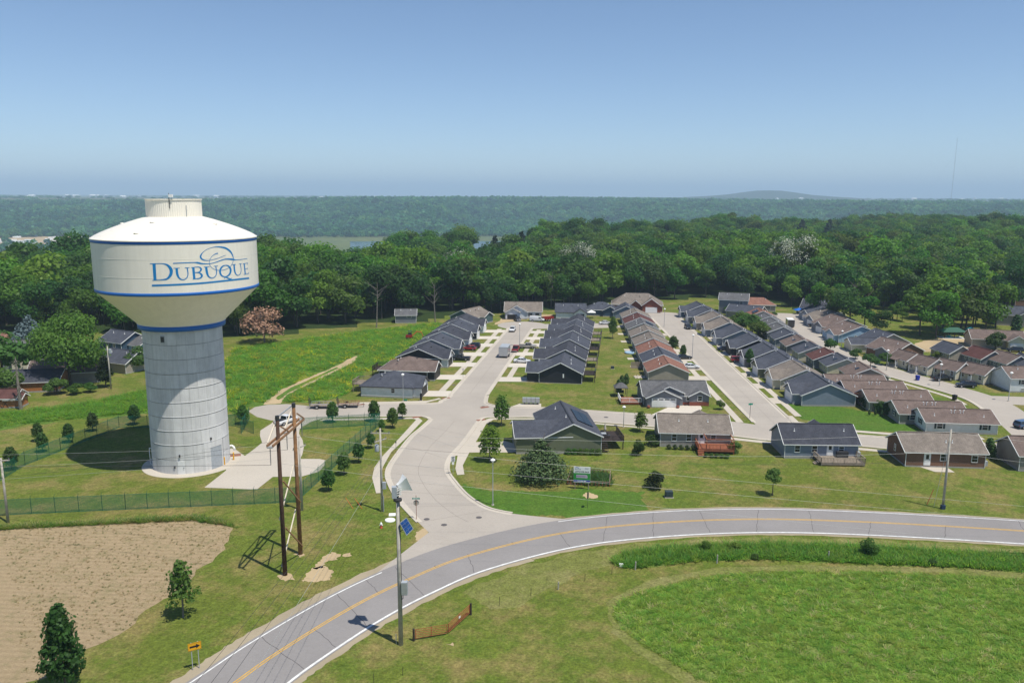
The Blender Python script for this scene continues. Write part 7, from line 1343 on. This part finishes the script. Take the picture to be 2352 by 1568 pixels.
used = {}; near_n = 0; rest = []
for (r, x, y, a), z in zip(cand, zz):
    if clear(x, y) or any(math.hypot(x-hx, y-hy) < 9.0 for hx, hy in house_xy): continue
    if near_n < 290 and abs(a) < .60:
        k = int(RW.integers(6)); cidx = int(RW.integers(6)); rank = min(5, int((r-rfront(a))/9)); mk_ = min(marks, key=lambda q: abs(q[0]-a)); s_ = RW.uniform(.62, 1.16)*(1.22 if RW.uniform() < .09 else 1.0)*(.85 if rank == 0 else 1.0)
        lab = f'{TONE[cidx]} {SHAPE[k]} tree {RANK[rank]} behind {mk_[1]}'
        n_ = used.get(lab, 0); used[lab] = n_+1
        if n_: lab = f'{("another", "third", "fourth", "fifth")[min(n_-1, 3)]} {TONE[cidx]} {SHAPE[k]} tree {RANK[rank]} behind {mk_[1]}'
        ct = HW[cidx]; o = add_tree('wood_tree', lab, 'tree', (x, y, float(z)), 16, wood_c[k], wood_t[k], ct, 'trees of the wood behind the houses', float(RW.uniform(0, 6.28)), (s_*RW.uniform(.9, 1.1), s_*RW.uniform(.9, 1.1), s_)); near_n += 1
    else: rest.append((x, y, float(z)))
def scatter(name, pts, scl, protos, seed=1, kind='stuff', rot=True, pick=None):
    rng = np.random.default_rng(seed); n = len(pts); me = bpy.data.meshes.new(name); me.vertices.add(n); me.vertices.foreach_set('co', np.asarray(pts, np.float32).ravel())
    a = me.attributes.new('scl', 'FLOAT_VECTOR', 'POINT'); a.data.foreach_set('vector', np.asarray(scl, np.float32).ravel())
    ro = np.zeros((n, 3), np.float32); ro[:, 2] = rng.uniform(0, 6.28, n); a = me.attributes.new('rot', 'FLOAT_VECTOR', 'POINT'); a.data.foreach_set('vector', ro.ravel())
    a = me.attributes.new('pick', 'INT', 'POINT'); a.data.foreach_set('value', (rng.integers(0, len(protos), n) if pick is None else np.asarray(pick)).astype(np.int32))
    col = bpy.data.collections.new(name+'_parts')
    for i, (pm, pc) in enumerate(protos):
        gr = pm.name.startswith('tuft'); key = 'leaf_%.3f_%.3f_%.3f' % tuple(pc)+('g' if gr else '')
        if key not in M: M[key] = leafmat('leaves', pc, fixed=True, trans=.6 if gr else .45)
        pm = pm.copy(); pm.materials.clear(); pm.materials.append(M[key]); q = bpy.data.objects.new(f'{name}_{chr(97+i)}', pm); q.color = (*pc, 1); col.objects.link(q)
    o = link(name, me); o['kind'] = kind; ng = bpy.data.node_groups.new(name, 'GeometryNodeTree'); ng.interface.new_socket('Geometry', in_out='INPUT', socket_type='NodeSocketGeometry'); ng.interface.new_socket('Geometry', in_out='OUTPUT', socket_type='NodeSocketGeometry')
    N = ng.nodes; gi = N.new('NodeGroupInput'); go = N.new('NodeGroupOutput'); ip = N.new('GeometryNodeInstanceOnPoints'); ci = N.new('GeometryNodeCollectionInfo'); ci.inputs[0].default_value = col; ci.inputs['Separate Children'].default_value = True; ci.inputs['Reset Children'].default_value = True
    def attr(nm, typ): q = N.new('GeometryNodeInputNamedAttribute'); q.data_type = typ; q.inputs[0].default_value = nm; return [s for s in q.outputs if s.enabled and s.name == 'Attribute'][0]
    Lk = ng.links.new; Lk(gi.outputs[0], ip.inputs['Points']); Lk(ci.outputs[0], ip.inputs['Instance']); ip.inputs['Pick Instance'].default_value = True; Lk(attr('pick', 'INT'), ip.inputs['Instance Index']); Lk(attr('scl', 'FLOAT_VECTOR'), ip.inputs['Scale']); Lk(attr('rot', 'FLOAT_VECTOR'), ip.inputs['Rotation']); Lk(ip.outputs[0], go.inputs[0])
    md = o.modifiers.new('scatter', 'NODES'); md.node_group = ng; return o
n = len(rest); sc = (RW.uniform(.66, 1.2, n)*np.where(RW.uniform(size=n) < .08, 1.22, 1.0))[:, None]*np.stack([RW.uniform(.9, 1.1, n), RW.uniform(.9, 1.1, n), np.ones(n)], 1)
joined = []
for k in range(6):
    v, f = crown_np(200+k, (.14, .20, .10, .22, .12, .16)[k]*16, 16, (5.6, 5.0, 4.5, 6.2, 4.0, 5.2)[k], lobes=(27, 22, 22, 32, 18, 26)[k], per=105, size=.46, shape=('broad', 'broad', 'oval', 'broad', 'oval', 'broad')[k]); joined.append(wood_c[k])
protos = [(joined[k], HW[(k*5+j) % 6]) for k in range(6) for j in range(3)]; tag(scatter('distant_wood', rest, sc, protos, 3), 'unbroken mass of leafy trees covering the plateau beyond', 'wood')
# blossoming and special trees standing out of the wood
fl = []
for k, (u, v, r_, s_, nm) in enumerate(((1055, 575, 330, .85, 'white-blossomed tree left of the river gap'), (1310, 618, 330, .8, 'white-blossomed tree in the middle of the wood, left one of a group'), (1340, 625, 322, .9, 'white-blossomed tree in the middle of the wood, right one of a group'), (1462, 610, 330, .7, 'small white-blossomed tree above the brick house'), (1790, 620, 330, 1.0, 'large white-blossomed tree above the tan hip-roofed house'), (1830, 640, 318, 1.05, 'largest white-blossomed tree right of its twin'), (1275, 570, 400, .6, 'white-blossomed tree near the tall pine'))):
    d = ray(u, v+12); x, y = d.x/math.hypot(d.x, d.y)*r_, d.y/math.hypot(d.x, d.y)*r_; z = T1(x, y); o = add_tree('blossom_tree', nm, 'tree', (x, y, z), 1, wood_c[k % 6], wood_t[k % 6], HW[3], 'white-blossomed trees in the wood', k, (s_*1.15, s_*1.15, s_*1.35))
    v_, f_ = crown_np(200+k % 6, 8.0, 16.8, (5.9, 5.3, 4.8, 6.5, 4.3, 5.5)[k % 6], lobes=(27, 22, 22, 32, 18, 26)[k % 6], per=48, size=.19, shape=('broad', 'broad', 'oval', 'broad', 'oval', 'broad')[k % 6], fill=0); link('blossom', np_mesh('blossom', v_, f_, M['flower']), o)
for u, vt, r_, nm in ((1137, 527, 430, 'left of two dark pines standing above the wood by the river gap'), (1199, 516, 430, 'taller right of two dark pines standing above the wood'), (1845, 492, 690, 'dark pine on the skyline of the wood'), (1908, 492, 690, 'second dark pine on the skyline of the wood')):
    d = ray(u, vt); hh = math.hypot(d.x, d.y); x, y = d.x/hh*r_, d.y/hh*r_; z = T1(x, y); top = H+d.z/hh*r_; s_ = max(.5, (top-z)/18); add_tree('pine_tree', nm, 'tree', (x, y, z), 18, pine_c, wood_t[0], (.022, .045, .022), 'dark pines above the wood', u, (s_*.9, s_*.9, s_))
for k, (u, v, h) in enumerate(((865, 752, 13), (1000, 742, 12), (1212, 700, 13), (1265, 705, 12), (1150, 712, 11), (1958, 720, 10), (1990, 712, 9))):
    p = P(u, v); mb = trunk_mb(h, .17, 500+k, 9, .28, .06); dd = thing('bare_tree', ('pale leaning dead trunk at the wood edge above the meadow', 'pale thin dead trunk right of the half-hidden grey house', 'bare grey tree above the new tan-roofed house', 'second bare grey tree above the new tan-roofed house', 'bare grey tree left of the new tan-roofed house', 'bare grey branches behind the blue tarp, left', 'bare grey branches behind the blue tarp, right')[k], 'tree', (p.x, p.y, T1(p.x, p.y)), k, 'bare dead trees at the wood edge'); mb.build('trunk', M['bark_pale'], dd)
for u, v, vt, nm in ((2060, 735, 690, 'left of two park lawn trees with visible trunks'), (2072, 738, 700, 'right of two park lawn trees with visible trunks')):
    p = P(u, v); h = ZH(u, vt, p.y).z; s_ = h/16; add_tree('park_tree', nm, 'tree', p, 16, wood_c[1], wood_t[1], HW[0], None, u, (s_*1.1, s_*1.1, s_))
for k, (u, v, h, c_, w, nm) in enumerate(((2112, 770, 15, 1, 1.0, 'leafy grove tree at the left end of the grove behind the park shelter'), (2150, 769, 13, 0, 1.1, 'broad grove tree left of the park shelter'), (2178, 758, 16, 5, 1.0, 'tall dark grove tree right behind the park shelter'), (2205, 760, 13, 2, 1.1, 'low dense grove tree above the park shelter roof'),
        (2232, 765, 15, 3, 1.05, 'olive grove tree between shelter and teal canopy'), (2262, 768, 14, 1, 1.0, 'grove tree behind the teal canopy'), (2165, 758, 17, 4, 1.0, 'tallest light-crowned tree at the back of the shelter grove'), (2218, 756, 17, 2, 1.0, 'dark tall tree at the back of the shelter grove'), (2286, 752, 14, 0, 1.0, 'tree at the right end of the shelter grove'),
        (1985, 758, 11, 1, 1.1, 'bushy tree just behind the pale blue gabled house'), (1950, 752, 12, 5, 1.1, 'dark tree behind the brown-roofed houses of the third street'), (1918, 742, 12, 3, 1.1, 'olive tree behind the tan-roofed house of the third street'), (1880, 730, 12, 0, 1.0, 'bright tree behind the slate roof beside the blue tarp'), (2020, 764, 7, 2, 1.2, 'low dark bush tree at the edge of the park lawn'))):
    p = P(u, v); s_ = h/16; add_tree('grove_tree', nm, 'tree', p, 16, wood_c[(k*5+1) % 6], wood_t[k % 6], HW[c_], 'trees of the grove round the park lawn', k*1.3, (s_*w, s_*w, s_))
# bluffs across the river, riverside trees, hedgerows of the far plain
bl = [np_mesh('bluff_crown', *crown_np(400+k, 1.0, 12, 6.8, lobes=7, per=16, size=2.0, shape='broad', fill=0), LEAF) for k in range(3)]
pts = []; RB_ = np.random.default_rng(5)
nB = 52000; a = RB_.uniform(-.66, .66, nB); r = np.sqrt(RB_.uniform(2000**2, 3420**2, nB)); x, y = r*np.sin(a), r*np.cos(a); z = T(x, y)
base = 2010+70*np.sin(a*9+.5)+60*np.sin(a*23+1); keep = (r > base-10) & ~((waves(x, y, 150.0) > .83))
pts = np.stack([x, y, z], 1)[keep]; s_ = RB_.uniform(.55, 1.0, len(pts))**1.0*RB_.choice([1, 1, 1.7], len(pts)); HAZED_LEAF = [(.024, .11, .070), (.045, .165, .085), (.070, .22, .095), (.11, .26, .10)]  # far leaf tones with extra blue: some distance haze put into the colour
tag(scatter('bluff_woods', pts, np.stack([s_, s_, s_*RB_.uniform(.8, 1.15, len(pts))], 1), [(b_, c) for b_ in bl for c in HAZED_LEAF], 9, pick=RB_.integers(0, 3, len(pts))*4+np.clip(np.round(1.5+1.3*waves(pts[:, 0], pts[:, 1], 60.0)+RB_.normal(0, .7, len(pts))), 0, 3).astype(int)), 'wooded bluffs across the river valley', 'woods')
n = 2600; a = RB_.uniform(-.64, .64, n); r = np.sqrt(RB_.uniform(3450**2, 9500**2, n)); x, y = r*np.sin(a), r*np.cos(a); k = waves(x, y, 420.0) > .12; pts = np.stack([x, y, T(x, y)], 1)[k]; s_ = RB_.uniform(.7, 1.3, len(pts))
tag(scatter('far_hedgerows', pts, np.stack([s_*2.2, s_*1.6, s_*.95], 1), [(b_, c) for b_ in bl for c in HAZED_LEAF], 10), 'tree lines scattered over the far plain', 'trees')
pts = []
for q in np.linspace(-.62, -.33, 90): pts.append((1590*math.sin(q)+RB_.uniform(-8, 8), 1590*math.cos(q)+RB_.uniform(-8, 8), -62))
for q in np.linspace(-.31, .1, 420): rr = 1985+RB_.uniform(-75, 60); pts.append((rr*math.sin(q), rr*math.cos(q), -62))
for q in np.linspace(-.6, -.36, 40): rr = RB_.uniform(1620, 1900); pts.append((rr*math.sin(q+RB_.uniform(-.01, .01)), rr*math.cos(q), -62))
pts = np.array(pts); s_ = RB_.uniform(.6, 1.25, len(pts)); tag(scatter('riverside_trees', pts, np.stack([s_, s_, s_], 1), [(b_, c) for b_ in bl for c in HAZED_LEAF], 12), 'trees lining the river flats', 'trees')
# ---- grasses
def inpoly(poly, n, rng):
    P_ = np.array([(p[0], p[1]) for p in poly]); lo, hi = P_.min(0), P_.max(0); out = []
    while len(out) < n:
        q = rng.uniform(lo, hi, (n*2, 2)); ins = np.zeros(len(q), bool); j = len(P_)-1
        for i in range(len(P_)):
            c = ((P_[i, 1] > q[:, 1]) != (P_[j, 1] > q[:, 1])) & (q[:, 0] < (P_[j, 0]-P_[i, 0])*(q[:, 1]-P_[i, 1])/(P_[j, 1]-P_[i, 1]+1e-12)+P_[i, 0]); ins ^= c; j = i
        out += list(q[ins])
    return np.array(out[:n])
def np_in(poly, q):
    P_ = np.array([(p[0], p[1]) for p in poly]); ins = np.zeros(len(q), bool); j = len(P_)-1
    for i in range(len(P_)):
        ins ^= ((P_[i, 1] > q[:, 1]) != (P_[j, 1] > q[:, 1])) & (q[:, 0] < (P_[j, 0]-P_[i, 0])*(q[:, 1]-P_[i, 1])/(P_[j, 1]-P_[i, 1]+1e-12)+P_[i, 0]); j = i
    return ins
AVOID = [PP([(598, 938), (604, 929), (640, 896), (700, 868), (770, 840), (818, 814), (826, 818), (812, 834), (770, 855), (715, 882), (660, 907), (648, 938)]), PP([(570, 925), (800, 920), (800, 960), (570, 960)]), PP([(980, 790), (1030, 760), (1060, 790)])]
def tuft(seed, n=13, spread=.5, h=.7, w=.05):
    rng = np.random.default_rng(seed); vs = []
    for k in range(n):
        a = rng.uniform(0, 6.28); r = spread*math.sqrt(rng.uniform()); x, y = r*math.cos(a), r*math.sin(a); b = rng.uniform(0, 6.28); L = h*rng.uniform(.5, 1.1); le = rng.uniform(.7, 1.6)*L; dx, dy = math.cos(b)*w, math.sin(b)*w; ex, ey = -math.sin(b)*le, math.cos(b)*le
        vs += [(x-dx, y-dy, 0), (x+dx, y+dy, 0), (x+dx*.4+ex, y+dy*.4+ey, L), (x-dx*.4+ex, y-dy*.4+ey, L)]
    return np_mesh('tuft', np.array(vs), np.arange(4*n).reshape(n, 4), M['leaf'])
tf = [tuft(k) for k in range(4)]; RG = np.random.default_rng(33)
GC_ = [(.25, .37, .065), (.19, .33, .055), (.32, .40, .085), (.50, .45, .25)]
def grass(name, poly, n, s0, s1, cols, label, seed, hz=1.0, pw=None):
    q = inpoly(poly, n, RG)
    if name == 'meadow_grass':
        for av in AVOID: q = q[~np_in(av, q)]
    n = len(q); s_ = RG.uniform(s0, s1, n); pr = [(t_, c) for c in cols for t_ in tf[:2]]; pk = None
    if pw is not None:
        ci = RG.choice(len(cols), n, p=pw); pk = ci*2+RG.integers(0, 2, n)
    order = pk; tag(scatter(name, np.concatenate([q, np.full((n, 1), .01)], 1), np.stack([s_*1.2, s_*1.2, s_*hz*RG.uniform(.7, 1.3, n)], 1), pr, seed, pick=order), label, 'grass')
grass('tall_grass', TALL, 8500, .28, .52, GC_, 'tall unmown prairie grass in the field by the road', 1, .62, (.38, .32, .24, .06))
edge = offs(TALL[:8]+TALL[-7:], 0); 
grass('ditch_grass', DITCH, 2600, .35, .72, [(.11, .25, .04), (.15, .285, .045), (.21, .32, .055)], 'rank green weeds filling the roadside ditch', 2, 1.0)
grass('meadow_grass', PP(mp), 4000, .6, 1.2, [(.13, .27, .04), (.18, .31, .045), (.42, .41, .035)], 'rough flowering meadow grass on the hill', 3, .8, (.52, .36, .12))
grass('meadow_grass', PP([(-20, 952), (100, 938), (200, 925), (330, 897), (420, 880), (500, 850), (505, 925), (480, 953), (340, 945), (250, 955), (60, 972), (-20, 985)]), 2000, .5, 1.0, [(.13, .27, .04), (.18, .31, .045)], 'rough meadow grass left of the tower', 4, .8)
grass('field_edge_weeds', PP([(-20, 1212), (60, 1207), (220, 1200), (300, 1195), (450, 1187), (510, 1197), (545, 1212), (520, 1206), (440, 1194), (300, 1201), (0, 1216)]), 900, .25, .6, [(.10, .21, .035), (.16, .25, .045), (.32, .29, .13)], 'weeds along the top edge of the stubble field', 5)
grass('field_weeds', PP(fld[1:17]), 2200, .07, .17, [(.075, .12, .025), (.26, .20, .11), (.30, .24, .14)], 'crop stubble and low weeds on the bare field', 6)
grass('garden_plants', [Vector((p.x, p.y, 0)) for p in (q0*.9+q2*.1, q1, q2, q3)], 150, .5, 1.1, [(.05, .12, .03), (.08, .15, .04)], 'vegetables growing in the fenced garden bed', 7)
rgh = [(640, 1568), (700, 1530), (900, 1480), (1000, 1400), (1100, 1350), (1290, 1290), (1400, 1300), (1440, 1330), (1430, 1370), (1400, 1400), (1420, 1450), (1500, 1510), (1600, 1580), (1560, 1700), (600, 1700)]
lft = [(560, 1240), (660, 1200), (850, 1200), (960, 1240), (900, 1290), (700, 1390), (560, 1480), (440, 1560), (380, 1620), (60, 1640), (140, 1560), (310, 1440), (450, 1340), (510, 1290)]
# ------------------------------------------------------------------ haze
m = bpy.data.materials.new('haze_air'); m.use_nodes = True; m.node_tree.nodes.clear(); vo = m.node_tree.nodes.new('ShaderNodeVolumePrincipled'); ou = m.node_tree.nodes.new('ShaderNodeOutputMaterial')
vo.inputs['Color'].default_value = (.60, .78, 1.0, 1); vo.inputs['Density'].default_value = HAZE; vo.inputs['Anisotropy'].default_value = 0.0; m.node_tree.links.new(vo.outputs[0], ou.inputs['Volume'])
hz = MB().box(0, 0, -170, 64000, 64000, 490).build('haze', m); hz['kind'] = 'stuff'
